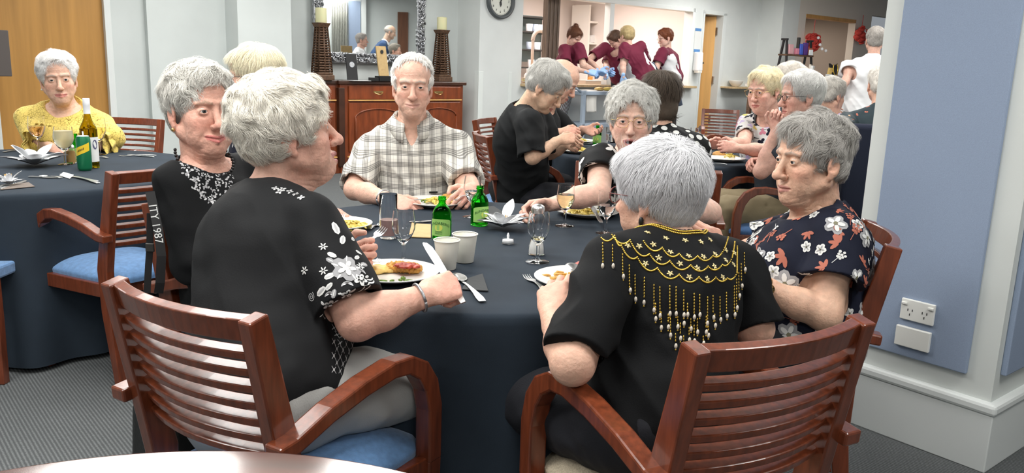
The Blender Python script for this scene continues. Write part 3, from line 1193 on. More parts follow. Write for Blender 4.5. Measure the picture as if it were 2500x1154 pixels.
def nets(D, lo, h):
    """naive surface nets -> verts, quads"""
    D[0], D[-1] = np.maximum(D[0], 1e-3), np.maximum(D[-1], 1e-3)
    D[:, 0], D[:, -1] = np.maximum(D[:, 0], 1e-3), np.maximum(D[:, -1], 1e-3)
    D[:, :, 0], D[:, :, -1] = np.maximum(D[:, :, 0], 1e-3), np.maximum(D[:, :, -1], 1e-3)
    s = (D < 0).astype(np.int8)
    c = s[:-1, :-1, :-1] + s[1:, :-1, :-1] + s[:-1, 1:, :-1] + s[1:, 1:, :-1] + s[:-1, :-1, 1:] + s[1:, :-1, 1:] + s[:-1, 1:, 1:] + s[1:, 1:, 1:]
    act = np.argwhere((c > 0) & (c < 8))
    if len(act) == 0:
        return np.zeros((0, 3)), np.zeros((0, 4), int)
    idx = np.full(c.shape, -1, np.int32)
    idx[act[:, 0], act[:, 1], act[:, 2]] = np.arange(len(act))
    offs = np.array([(i, j, k) for i in (0, 1) for j in (0, 1) for k in (0, 1)])
    cv = np.stack([D[act[:, 0] + o[0], act[:, 1] + o[1], act[:, 2] + o[2]] for o in offs], 1).astype(float)
    P = np.zeros((len(act), 3))
    W = np.zeros(len(act))
    for a in range(8):
        for b in range(a + 1, 8):
            if np.abs(offs[a] - offs[b]).sum() != 1:
                continue
            va, vb = cv[:, a], cv[:, b]
            x = (va < 0) != (vb < 0)
            t = np.where(x, va / np.where(x, va - vb, 1), 0)
            P += np.where(x[:, None], offs[a] + t[:, None] * (offs[b] - offs[a]), 0)
            W += x
    V = lo + h * (act + P / W[:, None])
    Q = []
    for axn in range(3):
        sl0 = [slice(None)] * 3
        sl1 = [slice(None)] * 3
        sl0[axn], sl1[axn] = slice(0, -1), slice(1, None)
        s0, s1 = s[tuple(sl0)], s[tuple(sl1)]
        e = np.argwhere(s0 != s1)
        b, cc = (axn + 1) % 3, (axn + 2) % 3
        ok = (e[:, b] > 0) & (e[:, cc] > 0) & (e[:, b] < D.shape[b] - 1) & (e[:, cc] < D.shape[cc] - 1)
        e = e[ok]
        def at_(db, dc):
            q = e.copy()
            q[:, b] += db
            q[:, cc] += dc
            return idx[q[:, 0], q[:, 1], q[:, 2]]
        f = np.stack([at_(-1, -1), at_(0, -1), at_(0, 0), at_(-1, 0)], 1)
        inside = s[e[:, 0], e[:, 1], e[:, 2]] == 1
        f[~inside] = f[~inside][:, ::-1]
        Q.append(f)
    return V, np.vstack(Q)

def bounds(prims, pad=.02):
    bl = np.min([p[3] for p in prims if p[3] is not None and p[1] == 'u'], 0) - pad
    bh = np.max([p[4] for p in prims if p[3] is not None and p[1] == 'u'], 0) + pad
    return bl, bh

def blob(prims, h, disp=None, pad=.02, lo=None, hi=None):
    if lo is None:
        lo, hi = bounds(prims, pad)
    return nets(*evalf(prims, lo, hi, h, disp))

def tri_normals(V, Q):
    n = np.cross(V[Q[:, 2]] - V[Q[:, 0]], V[Q[:, 3 if Q.shape[1] > 3 else 1]] - V[Q[:, 1 if Q.shape[1] > 3 else 0]])
    return n / (np.linalg.norm(n, axis=1)[:, None] + 1e-12)

def vert_normals(V, Q):
    n = tri_normals(V, Q)
    N = np.zeros_like(V)
    for i in range(Q.shape[1]):
        np.add.at(N, Q[:, i], n)
    return N / (np.linalg.norm(N, axis=1)[:, None] + 1e-12)
# ------------------------------------------------------------------ people
def skin_mat():
    m = mat('skin', (1, 1, 1), .50, sss=.10, attr='Col', noise=(55, .11), bump=(170, .38), spec=.35)
    return m
M_skin = skin_mat()
M_hair = mat('hair', (1, 1, 1), .55, attr='Col', noise=(90, .12), spec=.3)
M_eyew = mat('eye_white', (.60, .55, .51), .2)
M_iris = mat('iris_grey_blue', (.045, .05, .05), .15)
M_pupil = mat('pupil', (.006, .006, .007), .08)
M_lens = mat('spectacle_lens', (.9, .9, .9), .02, trans=1, ior=1.02, alpha=.08)

def yawvec(y, p=0):
    y, p = R_(y), R_(p)
    return np.array([math.sin(y) * math.cos(p), -math.cos(y) * math.cos(p), math.sin(p)])

def head_frame(yaw, pitch, roll):
    F = yawvec(yaw, pitch)
    L = nrm(np.cross([0, 0, 1], F))
    U = np.cross(F, L)
    a = R_(roll)
    L2 = L * math.cos(a) + U * math.sin(a)
    U2 = U * math.cos(a) - L * math.sin(a)
    return np.array([L2, F, U2])

LIPS = [((-22, 82, -75), (0, 92, -71.5), 4, 5.5), ((22, 82, -75), (0, 92, -71.5), 4, 5.5), ((-20, 81, -79.5), (0, 90, -83), 4, 6.5), ((20, 81, -79.5), (0, 90, -83), 4, 6.5)]
BROWS = [((-12, 88, 19), (-28, 87, 24)), ((-28, 87, 24), (-47, 74, 18)), ((12, 88, 19), (28, 87, 24)), ((28, 87, 24), (47, 74, 18))]

def head_prims(c, B, s, brow=.72, nose=1.0, jowl=1.0, smile=0, mouth=0, eye=1.0, fine=True, fat=1.0):
    q = s * .001
    def W(p):
        return c + (np.asarray(p, float) * q) @ B
    P = []
    def E(p, r, k, op='u', both=False):
        for sg in ((1, -1) if both else (1,)):
            P.append(ell(W((p[0] * sg, p[1], p[2])), np.array(r) * q, B, k * q, op))
    def C(a, b, ra, rb, k, op='u', both=False):
        for sg in ((1, -1) if both else (1,)):
            P.append(cone(W((a[0] * sg, a[1], a[2])), W((b[0] * sg, b[1], b[2])), ra * q, rb * q, k * q, op))
    E((0, -14, 38), (76, 97, 80), 10)
    E((0, 28, 40), (64, 58, 54), 20)
    E((0, 34, -22), (61 * fat, 52, 64), 25)
    C((52, -2, -58), (14, 62, -100), 22, 18, 22, both=True)
    E((0, 71, -101), (23, 18, 17), 14)
    E((38, 58, -30), (26 * fat, 24, 25), 18, both=True)
    E((37 * fat, 52, -66), (23 * fat, 26, 28 * jowl), 20, both=True)
    if jowl > 1:
        E((0, 40, -112), (36, 34, 20 * jowl), 22)
    C((12, 89 - 2 * (1 - brow), 20), (46, 77, 19), 9 * brow, 8 * brow, 14, both=True)
    E((31, 99, 0), (21, 17, 13), 13, 's', both=True)
    if fine:
        E((31, 75, -1), (15.5, 15, 14.5), 5, both=True)
        E((31, 91, -2), (12.5, 11, 4.1 * eye), 2.2, 's', both=True)
        C((17, 92, 8), (44, 82, 7), 1.2, 1.2, 5, 's', both=True)
        C((18, 92, -17), (42, 83, -15), 1.5, 1.5, 7, 's', both=True)
    C((0, 86, 4), (0, 106 * (.9 + .1 * nose), -36), 7.5, 11 * nose, 10)
    E((0, 108 * (.88 + .12 * nose), -41), (13 * nose, 12 * nose, 11.5 * nose), 7)
    E((12 * nose, 95, -45), (8.5, 10, 8), 6, both=True)
    if fine:
        E((6.5, 103, -53), (3.4, 4.5, 3.5), 3, 's', both=True)
        sm = 6 * smile
        C((19, 97, -48), (35 + sm, 80, -82 + sm * 1.5), 2.2, 2.6, 9, 's', both=True)
    E((0, 74, -77), (29, 17, 23), 15)
    up = 7 * smile
    wd = 1 + .22 * smile
    for a, b, ra, rb in LIPS:
        a2 = (a[0] * wd, a[1] - 3 * smile, a[2] + up - (mouth * 2 if a[2] < -78 else 0))
        b2 = (b[0], b[1], b[2] - (mouth * 12 if a[2] < -78 else -mouth * 2))
        P.append(cone(W(a2), W(b2), ra * q, rb * q, 5 * q))
    if fine:
        if mouth:
            E((0, 92, -77 - mouth * 5), (15 * wd, 14, 6.5 * mouth), 3, 's')
        else:
            for sg in (1, -1):
                P.append(cone(W((sg * 26 * wd, 82, -77 + up)), W((0, 97, -77.3)), 1.6 * q, 1.8 * q, 3.5 * q, 's'))
    # ears
    Bt = B
    for sg in (1, -1):
        P.append(ell(W((77 * sg, -12, -12)), np.array((8.5, 19, 31)) * q, B, 6 * q))
        P.append(ell(W((75 * sg, -4, -42)), np.array((7, 8, 10)) * q, B, 6 * q))
        if fine:
            P.append(ell(W((85.5 * sg, -9, -9)), np.array((6.5, 11, 19)) * q, B, 5 * q, 's'))
            P.append(ell(W((85 * sg, 0, -20)), np.array((6, 5, 7)) * q, B, 3 * q, 's'))
    return P

def hand_prims(W, D, T, side, s=1.0, curl=(35, 45, 30), spread=5, thumb=(.35, .3), tc=1.0):
    """W wrist, D towards the fingers, T towards the thumb; fingers bend towards the palm"""
    D = nrm(D)
    T = nrm(np.asarray(T, float) - D * (np.asarray(T, float) @ D))
    n = np.cross(T, D) if side == 'R' else np.cross(D, T)
    P = [cone(W - D * .03 * s, W + D * .012 * s, .024 * s, .026 * s, .012, sq=(n, .72))]
    P.append(ell(W + D * .046 * s + T * .002 * s, np.array((.048, .040, .0165)) * s, np.array([D, T, n]), .014))
    for i in range(4):
        b = W + D * (.085, .089, .085, .077)[i] * s + T * (.029, .0095, -.010, -.028)[i] * s - n * .002
        P.append(cone(W + D * .03 * s + T * (.016, .005, -.006, -.016)[i] * s, b, .014 * s, .0118 * s, .010))
        L = np.array([(.043, .025, .02), (.047, .029, .021), (.044, .027, .021), (.034, .021, .018)][i]) * s
        a = 0
        p = b
        sp = R_((1.2, .3, -.6, -1.5)[i] * spread)
        Ds = D * math.cos(sp) + T * math.sin(sp)
        r = (.0097, .0099, .0094, .0083)[i] * s
        for j in range(3):
            a += R_(curl[j] * (1, 1.05, 1.1, 1.15)[i])
            e = p + (Ds * math.cos(a) + n * math.sin(a)) * L[j]
            P.append(cone(p, e, r * (1 - .07 * j), r * (.93 - .08 * j), .0035))
            p = e
    b = W + D * .022 * s + T * .022 * s + n * .006
    P.append(cone(W + D * .008 * s + T * .006 * s, b, .017 * s, .0165 * s, .012))
    d1 = nrm(D * .55 + T * .75 + n * thumb[0])
    e = b + d1 * .042 * s
    P.append(cone(b, e, .0155 * s, .0118 * s, .010))
    d2 = nrm(D * .85 + T * (.35 * (2 - tc) - .3 * (tc - 1)) + n * thumb[1])
    e2 = e + d2 * .032 * s
    P.append(cone(e, e2, .0112 * s, .0102 * s, .005))
    d3 = nrm(D * .9 + T * (.0 - .35 * tc) + n * thumb[1])
    P.append(cone(e2, e2 + d3 * .024 * s, .0100 * s, .0078 * s, .004))
    return P

def strands(V, Q, N, hc, B, s, style, n, rad, col, rs):
    """thin locks lying on the hair volume: verts, faces, colours"""
    q = s * .001
    tri = np.vstack([Q[:, [0, 1, 2]], Q[:, [0, 2, 3]]])
    ar = np.linalg.norm(np.cross(V[tri[:, 1]] - V[tri[:, 0]], V[tri[:, 2]] - V[tri[:, 0]]), axis=1)
    ii = rs.choice(len(tri), n, p=ar / ar.sum())
    u, v = rs.rand(n, 1), rs.rand(n, 1)
    f = (u + v) > 1
    u, v = np.where(f, 1 - u, u), np.where(f, 1 - v, v)
    P = V[tri[ii, 0]] * (1 - u - v) + V[tri[ii, 1]] * u + V[tri[ii, 2]] * v
    Nn = nrm_rows(N[tri[ii, 0]] * (1 - u - v) + N[tri[ii, 1]] * u + N[tri[ii, 2]] * v)
    crown = np.array(style.get('crown', (5, -55, 105)), float)
    wave = style.get('wave', .4)
    step = style.get('len', 45) * q / 6
    lift = style.get('lift', 2.5) * q
    pts = [P - Nn * 2 * q]
    cur = P.copy()
    swp = style.get('sweep', (0, 0, 0))
    jit = rs.randn(n, 3) * style.get('jit', .22)
    ctr = hc + (np.array((0, -14, 30)) * q) @ B
    ph = rs.rand(n, 1) * 6.28
    for k in range(6):
        loc = ((cur - hc) @ B.T) / q
        d = loc - crown
        d = d / (np.linalg.norm(d, axis=1)[:, None] + 1e-9) + np.array((0, 0, -.45)) + np.array(swp)
        fr = 1 / style.get('wsize', 22.)
        w1 = vnoise(loc[:, 0] * fr, loc[:, 1] * fr, loc[:, 2] * fr)[:, None]
        w2 = vnoise(loc[:, 0] * fr + 9, loc[:, 1] * fr + 4, loc[:, 2] * fr)[:, None]
        w3 = vnoise(loc[:, 0] * fr, loc[:, 1] * fr + 17, loc[:, 2] * fr + 5)[:, None]
        d = d + wave * np.hstack([w1, w2, w3]) * 1.8 + jit
        d = d @ B
        Nk = nrm_rows(Nn * .5 + nrm_rows(cur - ctr) * .5)
        d = nrm_rows(d - Nk * (d * Nk).sum(1)[:, None])
        cl = style.get('curl', 0)
        if cl:
            side = np.cross(Nk, d)
            d = nrm_rows(d + cl * side * np.sin(ph + k * 1.5))
        cur = cur + d * step
        pts.append(cur + Nn * lift * math.sin(PI * (k + 1) / 6.5) * (.3 + rs.rand(n, 1)))
    A = np.stack(pts, 1)                         # n, 7, 3
    m = A.shape[1]
    T = np.gradient(A, axis=1)
    T = T / (np.linalg.norm(T, axis=2)[:, :, None] + 1e-9)
    X = np.cross(T, Nn[:, None, :])
    X = X / (np.linalg.norm(X, axis=2)[:, :, None] + 1e-9)
    prof = np.array([.7, 1, 1, .95, .8, .55, .15])[None, :, None] * rad * (.6 + .8 * rs.rand(n, 1, 1))
    a = A + X * prof
    b = A - X * prof
    c = A + Nn[:, None, :] * prof * .8
    VV = np.stack([a, c, b], 2).reshape(-1, 3)
    base = (np.arange(n) * m * 3)[:, None] + (np.arange(m - 1) * 3)[None, :]
    base = base.ravel()
    Fc = np.vstack([np.stack([base, base + 1, base + 4, base + 3], 1), np.stack([base + 1, base + 2, base + 5, base + 4], 1)])
    tint = col[None, :] * (1 + style.get('var', .16) * (rs.rand(n, 1) * 2 - 1))
    CC = np.repeat(tint, m * 3, 0)
    return VV, Fc, CC

def nrm_rows(a):
    return a / (np.linalg.norm(a, axis=1)[:, None] + 1e-9)

def hair_build(root, hc, B, s, st, h, n, rs):
    q = s * .001
    def W(p):
        return hc + (np.asarray(p, float) * q) @ B
    t = st.get('t', 18)
    P = []
    def E(p, r, k=12, op='u'):
        P.append(ell(W(p), np.array(r, float) * q, B, k * q, op))
    if st.get('bald'):
        # a fringe of hair round the back and sides
        E((0, -20, 22), (76 + t, 97 + t, 62))
        E((0, 8, 95), (76, 100, 70 + st['bald']), 8, 's')
        E((0, 95, 10), (90, 92, 110), 6, 's')
        E((0, -40, -52), (120, 120, 22), 12, 's')
    else:
        E((0, -16, 44), (76 + t, 97 + t * st.get('back', 1.0), 80 + t * st.get('top', 1.0)))
        E((0, -56, -6), (66 + t * .75, 46 + t * .8 * st.get('back', 1.0), 60), 20)
        if st.get('front', 1):
            E((0, 42, 92), (54, 40 + t * .5, 24 + t * st.get('fringe', .5)), 18)
        if st.get('long'):
            E((0, -45, -50), (76 + t * .8, 66, 60 + st['long']), 20)
        for e in st.get('extra', []):
            E(e[0], e[1], 14)
        E((0, 108, st.get('line', -34) + 20), st.get('face', (68, 68, 92)), 12, 's')
        E((0, 92, -5), (92, 42, 52), 14, 's')
        E((0, 40, -70), (84, 62, 62), 14, 's')
        if st.get('ears', 1):
            E((92, -2, -28), (32, 26, 40), 8, 's')
            E((-92, -2, -28), (32, 26, 40), 8, 's')
        nz = st.get('nape', -62)
        P.append(half(W((0, -70, nz)), (np.array((0, .25, -1)) @ B), k=.012))
    for e in st.get('cut', []):
        E(e[0], e[1], 10, 's')
    a, fq = st.get('lump', 5) * q, 1 / (st.get('lsize', 26) * q)
    def disp(x, y, z):
        return -a * vnoise(x * fq, y * fq, z * fq) - a * .5 * vnoise(x * fq * 2.3, y * fq * 2.3 + 5, z * fq * 2.3)
    V, Q = blob(P, h, disp)
    if len(V) == 0:
        return None
    N = vert_normals(V, Q)
    col = np.array(st['col'], float)
    loc = ((V - hc) @ B.T) / q
    shade = 1 + .18 * vnoise(V[:, 0] * fq * 1.3, V[:, 1] * fq * 1.3, V[:, 2] * fq * 1.3)
    C = np.clip(col[None, :] * .82 * shade[:, None], 0, 1)
    if 'col2' in st:                               # second colour low at the back and sides
        c2 = np.array(st['col2'])
        w_ = np.clip((st.get('c2z', 10) - loc[:, 2]) / 60, 0, 1)[:, None]
        C = C * (1 - w_) + c2 * .82 * w_ * shade[:, None]
    Fl = Q.tolist()
    if n:
        VV, FF, CC = strands(V, Q, N, hc, B, s, st, n, st.get('rad', .8) * q, col, rs)
        if 'col2' in st:
            l2 = ((VV - hc) @ B.T) / q
            w_ = np.clip((st.get('c2z', 10) - l2[:, 2]) / 60, 0, 1)[:, None]
            CC = CC * (1 - w_) + c2 * (CC / col) * w_
        Fl = Fl + (FF + len(V)).tolist()
        V = np.vstack([V, VV])
        C = np.vstack([C, CC])
    o = link_mesh('hair', V - np.array(root.location), Fl, M_hair, root, True, col=np.clip(C, 0, 1))
    return o

def decals(V, Q, items):
    """flat motifs laid on a surface; items = (centre, view_dir, [(outline2d, material index)], size, angle)"""
    from mathutils.bvhtree import BVHTree
    bv = BVHTree.FromPolygons(V.tolist(), Q.tolist())
    oV, oF, oM = [], [], []
    n0 = 0
    for c, vd, shapes, size, ang in items:
        vd = nrm(vd)
        hit = bv.ray_cast(Vector(c - vd * .5), Vector(vd), 1.2)
        if hit[0] is None:
            continue
        p, nn = np.array(hit[0]), np.array(hit[1])
        if nn @ vd > 0:
            nn = -nn
        ux = nrm(np.cross((0, 0, 1.), -vd)) if abs(vd[2]) < .95 else np.array([1., 0, 0])
        ux = nrm(ux - nn * (ux @ nn))
        uy = np.cross(nn, ux)
        ca, sa = math.cos(ang), math.sin(ang)
        for li, (outl, mi) in enumerate(shapes):
            pts = []
            for x, y in outl:
                xx, yy = (x * ca - y * sa) * size, (x * sa + y * ca) * size
                w_ = p + ux * xx + uy * yy
                r = bv.find_nearest(Vector(w_), .05)
                if r[0] is None:
                    break
                nk = np.array(r[1])
                pts.append(np.array(r[0]) + nk * (.0006 + .00035 * li))
            if len(pts) < len(outl) or len(pts) < 3:
                continue
            m2 = np.mean(np.array(outl), 0)
            m2 = np.array((m2[0] * ca - m2[1] * sa, m2[0] * sa + m2[1] * ca)) * size
            r = bv.find_nearest(Vector(p + ux * m2[0] + uy * m2[1]), .05)
            if r[0] is None:
                continue
            cc = np.array(r[0]) + np.array(r[1]) * (.0009 + .00035 * li)
            k = len(pts)
            oV += [cc] + pts
            oF += [(n0, n0 + 1 + i, n0 + 1 + (i + 1) % k) for i in range(k)]
            oM += [mi] * k
            n0 += k + 1
    return oV, oF, oM

def petal(a, r0, r1, w, n=8):
    """leaf outline from r0 to r1 along angle a"""
    ca, sa = math.cos(a), math.sin(a)
    o = []
    for i in range(n):
        t = i / n * 2 * PI
        x = r0 + (r1 - r0) * (.5 - .5 * math.cos(t))
        y = w * math.sin(t)
        o.append((x * ca - y * sa, x * sa + y * ca))
    return o

def disc(r, n=10, x=0, y=0):
    return [(x + r * math.cos(2 * PI * i / n), y + r * math.sin(2 * PI * i / n)) for i in range(n)]

SKIN0 = np.array((.70, .42, .31))

def person(label, head, yaw, tyaw, pitch=0, roll=0, s=.96, hair=None, skin=SKIN0, Nk=None, P=None, lean=.05, sw=.165, tw=1.0, td=1.0, belly=1.0, bust=0,
           armL=None, armR=None, shirt=None, sleeve=.75, loose=.014, st=.010, trousers=None, knees=None, stand=False, face={}, hres=.0028, bres=.007, sres=.006, nstr=1200,
           brow=(.42, .36, .31), lips=(.52, .20, .17), neckcut=None, fold=.006, hemz=None, prints=None, seatz=.55, hand_s=.95, eyes=True, seed=1, shirt_mats=None, legs=True, neckr=.052, openc=None, paint=None, sd=.078, age=1.0):
    rs = np.random.RandomState(seed)
    hc = at(*head) if not isinstance(head, np.ndarray) else head
    B = head_frame(yaw, pitch, roll)
    q = s * .001
    Ft = yawvec(tyaw)
    Lt = nrm(np.cross([0, 0, 1], Ft))
    if Nk is None:
        Nk = hc - yawvec(yaw) * .025 - Ft * .015 + np.array([0, 0, -.185 * s])
    Nk = np.asarray(Nk, float)
    if P is None:
        P = np.array([Nk[0], Nk[1], 0]) - Ft * lean
        P[2] = .95 if stand else seatz
    P = np.asarray(P, float)
    Ut = nrm(Nk - P)
    Lh = nrm(Lt - Ut * (Lt @ Ut))
    Fb = np.cross(Lh, -Ut)
    Fb = Fb if Fb @ Ft > 0 else -Fb
    Bt = np.array([Lh, Fb, Ut])
    TL = np.linalg.norm(Nk - P)
    S = {}
    base = Nk - Ut * sd
    S['L'] = base + Lh * sw
    S['R'] = base - Lh * sw
    arms = {}
    for sd, a in (('L', armL), ('R', armR)):
        sg = 1 if sd == 'L' else -1
        if a is None:
            a = {}
        if 'S' in a:
            S[sd] = np.asarray(a['S'], float)
        E_ = np.asarray(a['E'], float) if 'E' in a else S[sd] - np.array([0, 0, .25]) + Ft * .08 + Lt * sg * .05
        W_ = np.asarray(a['W'], float) if 'W' in a else (E_ + Ft * .20 + np.array([0, 0, .02]) - Lt * sg * .05 if not stand else E_ - np.array([0, 0, .23]) + Ft * .06)
        D_ = a.get('D')
        D_ = nrm(D_) if D_ is not None else nrm(W_ - E_)
        T_ = a.get('T')
        T_ = np.asarray(T_, float) if T_ is not None else -Lt * sg * .6 + np.array([0, 0, .6])
        arms[sd] = dict(E=E_, W=W_, D=D_, T=T_, curl=a.get('curl', (28, 38, 25)), thumb=a.get('thumb', (.35, .3)), tc=a.get('tc', 1.0))
    def torso(t=0):
        r = []
        w_, d_ = tw, td
        def E(l, f, u, rr, k=.05):
            r.append(ell(P + Lh * l + Fb * f + Ut * u * TL, np.array(rr) + t, Bt, k))
        kk = TL / .52
        E(0, 0, .04, (.185 * w_, .135 * d_, .13), .04)
        E(0, .022 * belly, .30, (.165 * w_ * belly ** .5, .132 * d_ * belly, .16 * kk), .06)
        E(0, .0, .62, (.160 * w_, .122 * d_, .17 * kk), .06)
        E(0, -.012, .77, (.140 * w_, .095 * d_, .12 * kk), .05)
        if bust:
            for sg in (1, -1):
                E(.072 * sg, .085 * d_, .56, (.075 * bust, .066 * bust, .078 * bust), .05)
        for sd in 'LR':
            r.append(cone(Nk - Ut * .075 - Fb * .01, S[sd] - Ut * .004, .062 + t, .053 + t, .045))
            r.append(cone(Nk + Ut * .005 - Fb * .008, S[sd] * .72 + Nk * .28 + Ut * .004, .034 + t, .030 + t, .05))
        return r
    root = empty('person', (P[0], P[1], 0), 0, label, 'person')
    o0 = np.array([P[0], P[1], 0])
    # ---- body
    hp = head_prims(hc, B, s, fine=hres < .0045, **face)
    hb = hc + (np.array((0, -26, -55)) * q) @ B
    nk = [cone(hb, Nk - Ut * .03, neckr * s, (neckr + .006) * s, .02),
          cone(hc + (np.array((0, 34, -108)) * q) @ B, Nk + Fb * .038 - Ut * .025, .020 * s, .026 * s, .045)]
    if face.get('jowl', 1) > 1:
        for sg in (1, -1):
            nk.append(cone(hc + (np.array((sg * 16, 36, -110)) * q) @ B, Nk + Fb * .048 + Lh * sg * .024 - Ut * .03, .008, .009, .03))
    bp = torso(0)
    am = []
    for sd in 'LR':
        a = arms[sd]
        am.append(cone(S[sd], a['E'], .052, .043, .03))
        am.append(cone(a['E'], a['E'] * .62 + a['W'] * .38, .041, .041, .02))
        am.append(cone(a['E'] * .62 + a['W'] * .38, a['W'], .040, .0255, .02, sq=None))
    hd = {}
    for sd in 'LR':
        a = arms[sd]
        hd[sd] = hand_prims(a['W'], a['D'], a['T'], sd, hand_s, a['curl'], thumb=a['thumb'], tc=a['tc'])
    lg = []
    kn = {}
    if legs:
        for sd, sg in (('L', 1), ('R', -1)):
            H_ = P + Lh * sg * .09 - np.array([0, 0, .02])
            if stand:
                K_ = np.array([H_[0], H_[1], .50]) + Ft * .01
                A_ = np.array([H_[0], H_[1], .09]) - Ft * .02
            else:
                K_ = P + Ft * .40 + Lt * sg * .11
                K_[2] = .51
                if knees and sd in knees:
                    K_ = np.asarray(knees[sd], float)
                A_ = np.array([K_[0], K_[1], .09]) + Ft * .03
            kn[sd] = (H_, K_, A_)
            lg += [cone(H_, K_, .088, .062, .04), cone(K_, A_, .057, .040, .03), cone(A_ - np.array([0, 0, .03]), A_ + Ft * .13 - np.array([0, 0, .055]), .04, .032, .03)]
    allp = bp + am + lg + nk + hp + hd['L'] + hd['R']
    def wrinkle(x, y, z):
        lx = ((x - hc[0]) * B[0][0] + (y - hc[1]) * B[0][1] + (z - hc[2]) * B[0][2]) / q
        ly = ((x - hc[0]) * B[1][0] + (y - hc[1]) * B[1][1] + (z - hc[2]) * B[1][2]) / q
        lz = ((x - hc[0]) * B[2][0] + (y - hc[1]) * B[2][1] + (z - hc[2]) * B[2][2]) / q
        n1 = vnoise(lx / 16, ly / 16, lz / 16)
        n2 = vnoise(lx / 7, ly / 7, lz / 7)
        fore = np.exp(-((lz - 52) / 20) ** 2) * (ly > 40) * np.exp(-(lx / 45) ** 2)
        w_ = fore * np.maximum(0, np.sin(lz * .62 + n1 * 2.2)) ** 2 * .9
        crow = np.exp(-(((np.abs(lx) - 55) / 12) ** 2 + ((lz + 2) / 14) ** 2 + ((ly - 66) / 16) ** 2))
        w_ = w_ + crow * np.maximum(0, np.sin(lz * .9 + np.abs(lx) * .25)) ** 2 * .8
        chk = np.exp(-(((np.abs(lx) - 45) / 18) ** 2 + ((lz + 62) / 30) ** 2 + ((ly - 50) / 35) ** 2))
        w_ = w_ + chk * np.maximum(0, np.sin(np.abs(lx) * .45 + lz * .22 + n1 * 2)) ** 2 * .8
        nk_ = np.exp(-((lz + 135) / 32) ** 2) * (np.abs(lx) < 90)
        w_ = w_ + nk_ * np.maximum(0, np.sin(lz * .38 + ly * .12 + n1 * 3)) ** 2 * 1.3
        return age * q * (w_ + .35 * n2 + .5 * n1)
    # fine boxes
    boxes = []
    lo, hi = bounds([p for p in hp if p[1] == 'u'], .012)
    lo = np.minimum(lo, Nk - .075)
    hi = np.maximum(hi, Nk + np.array([.075, .075, .0]))
    boxes.append((lo, hi, hres))
    for sd in 'LR':
        lo, hi = bounds(hd[sd], .008)
        boxes.append((lo, hi, max(hres, .0024) if hres < .004 else hres))
    Vs, Qs = [], []
    n0 = 0
    lo, hi = bounds(allp, .02)
    V, Q = blob(allp, bres, lo=lo, hi=hi)
    cen = V[Q].mean(1)
    keep = np.ones(len(Q), bool)
    for bl, bh, _ in boxes:
        keep &= ~((cen > bl + bres * 1.2) & (cen < bh - bres * 1.2)).all(1)
    Q = Q[keep]
    Vs.append(V)
    Qs.append(Q)
    n0 = len(V)
    for bi, (bl, bh, hr) in enumerate(boxes):
        D, l_, h_ = evalf(allp, bl, bh, hr, wrinkle if hr < .004 else None)
        # open at the box sides: extract on the unpadded grid without closing it
        V, Q = nets_open(D, l_, h_)
        Vs.append(V)
        Qs.append(Q + n0)
        n0 += len(V)
    V, Q = np.vstack(Vs), np.vstack(Qs)
    used = np.zeros(len(V), bool)
    used[Q.ravel()] = True
    mp = np.cumsum(used) - 1
    V, Q = V[used], mp[Q]
    # skin colour: lips, brows, cheeks, knuckle and age mottling
    C = np.tile(np.asarray(skin, float), (len(V), 1))
    loc = ((V - hc) @ B.T) / q
    red = np.exp(-(((np.abs(loc[:, 0]) - 42) / 20) ** 2 + ((loc[:, 1] - 62) / 34) ** 2 + ((loc[:, 2] + 34) / 20) ** 2)) * .8 + np.exp(-((loc[:, 0] / 14) ** 2 + ((loc[:, 1] - 108) / 14) ** 2 + ((loc[:, 2] + 40) / 14) ** 2)) * .7 + np.exp(-(((np.abs(loc[:, 0]) - 80) / 10) ** 2 + ((loc[:, 1] + 8) / 24) ** 2 + ((loc[:, 2] + 15) / 36) ** 2)) * .6
    C *= 1 + red[:, None] * np.array((.06, -.16, -.16))
    mott = vnoise(V[:, 0] * 60, V[:, 1] * 60, V[:, 2] * 60)[:, None] * .05 + vnoise(V[:, 0] * 17, V[:, 1] * 17, V[:, 2] * 17)[:, None] * .06
    C *= 1 + mott * np.array((.6, 1.2, 1.2))
    for sd in 'LR':
        d = np.linalg.norm(V - (arms[sd]['W'] + arms[sd]['D'] * .09), axis=1)
        C *= 1 + np.exp(-(d / .06) ** 2)[:, None] * np.array((.03, -.10, -.08))
    def near2(a, b, r):
        a, b = np.asarray(a, float)[[0, 2]], np.asarray(b, float)[[0, 2]]
        v = b - a
        l2 = loc[:, [0, 2]]
        t_ = np.clip(((l2 - a) @ v) / (v @ v), 0, 1)
        return (np.linalg.norm(l2 - a - t_[:, None] * v, axis=1) < r) & (loc[:, 1] > 60)
    def near(a, b, r):
        a, b = np.asarray(a, float), np.asarray(b, float)
        v = b - a
        t_ = np.clip(((loc - a) @ v) / (v @ v), 0, 1)
        return np.linalg.norm(loc - a - t_[:, None] * v, axis=1) < r
    if hres < .0045:
        sm, mo = face.get('smile', 0), face.get('mouth', 0)
        for a, b, ra, rb in LIPS:
            wd = 1 + .22 * sm
            a2 = (a[0] * wd, a[1] - 3 * sm, a[2] + 7 * sm - (mo * 2 if a[2] < -78 else 0))
            b2 = (b[0], b[1], b[2] - (mo * 12 if a[2] < -78 else -mo * 2))
            C[near2(a2, b2, ra + .4) & (loc[:, 1] > 74)] = lips
        if mo:
            inm = (np.abs(loc[:, 0]) < 16) & (loc[:, 1] > 70) & (loc[:, 1] < 89) & (np.abs(loc[:, 2] + 77 + mo * 5) < 6 * mo)
            C[inm] = (.10, .02, .02)
        for a, b in BROWS:
            k_ = near2(a, b, 3.4)
            C[k_] = C[k_] * .35 + np.array(brow) * .65
    body = link_mesh('body', V - o0, Q, M_skin, root, True, col=np.clip(C, 0, 1))
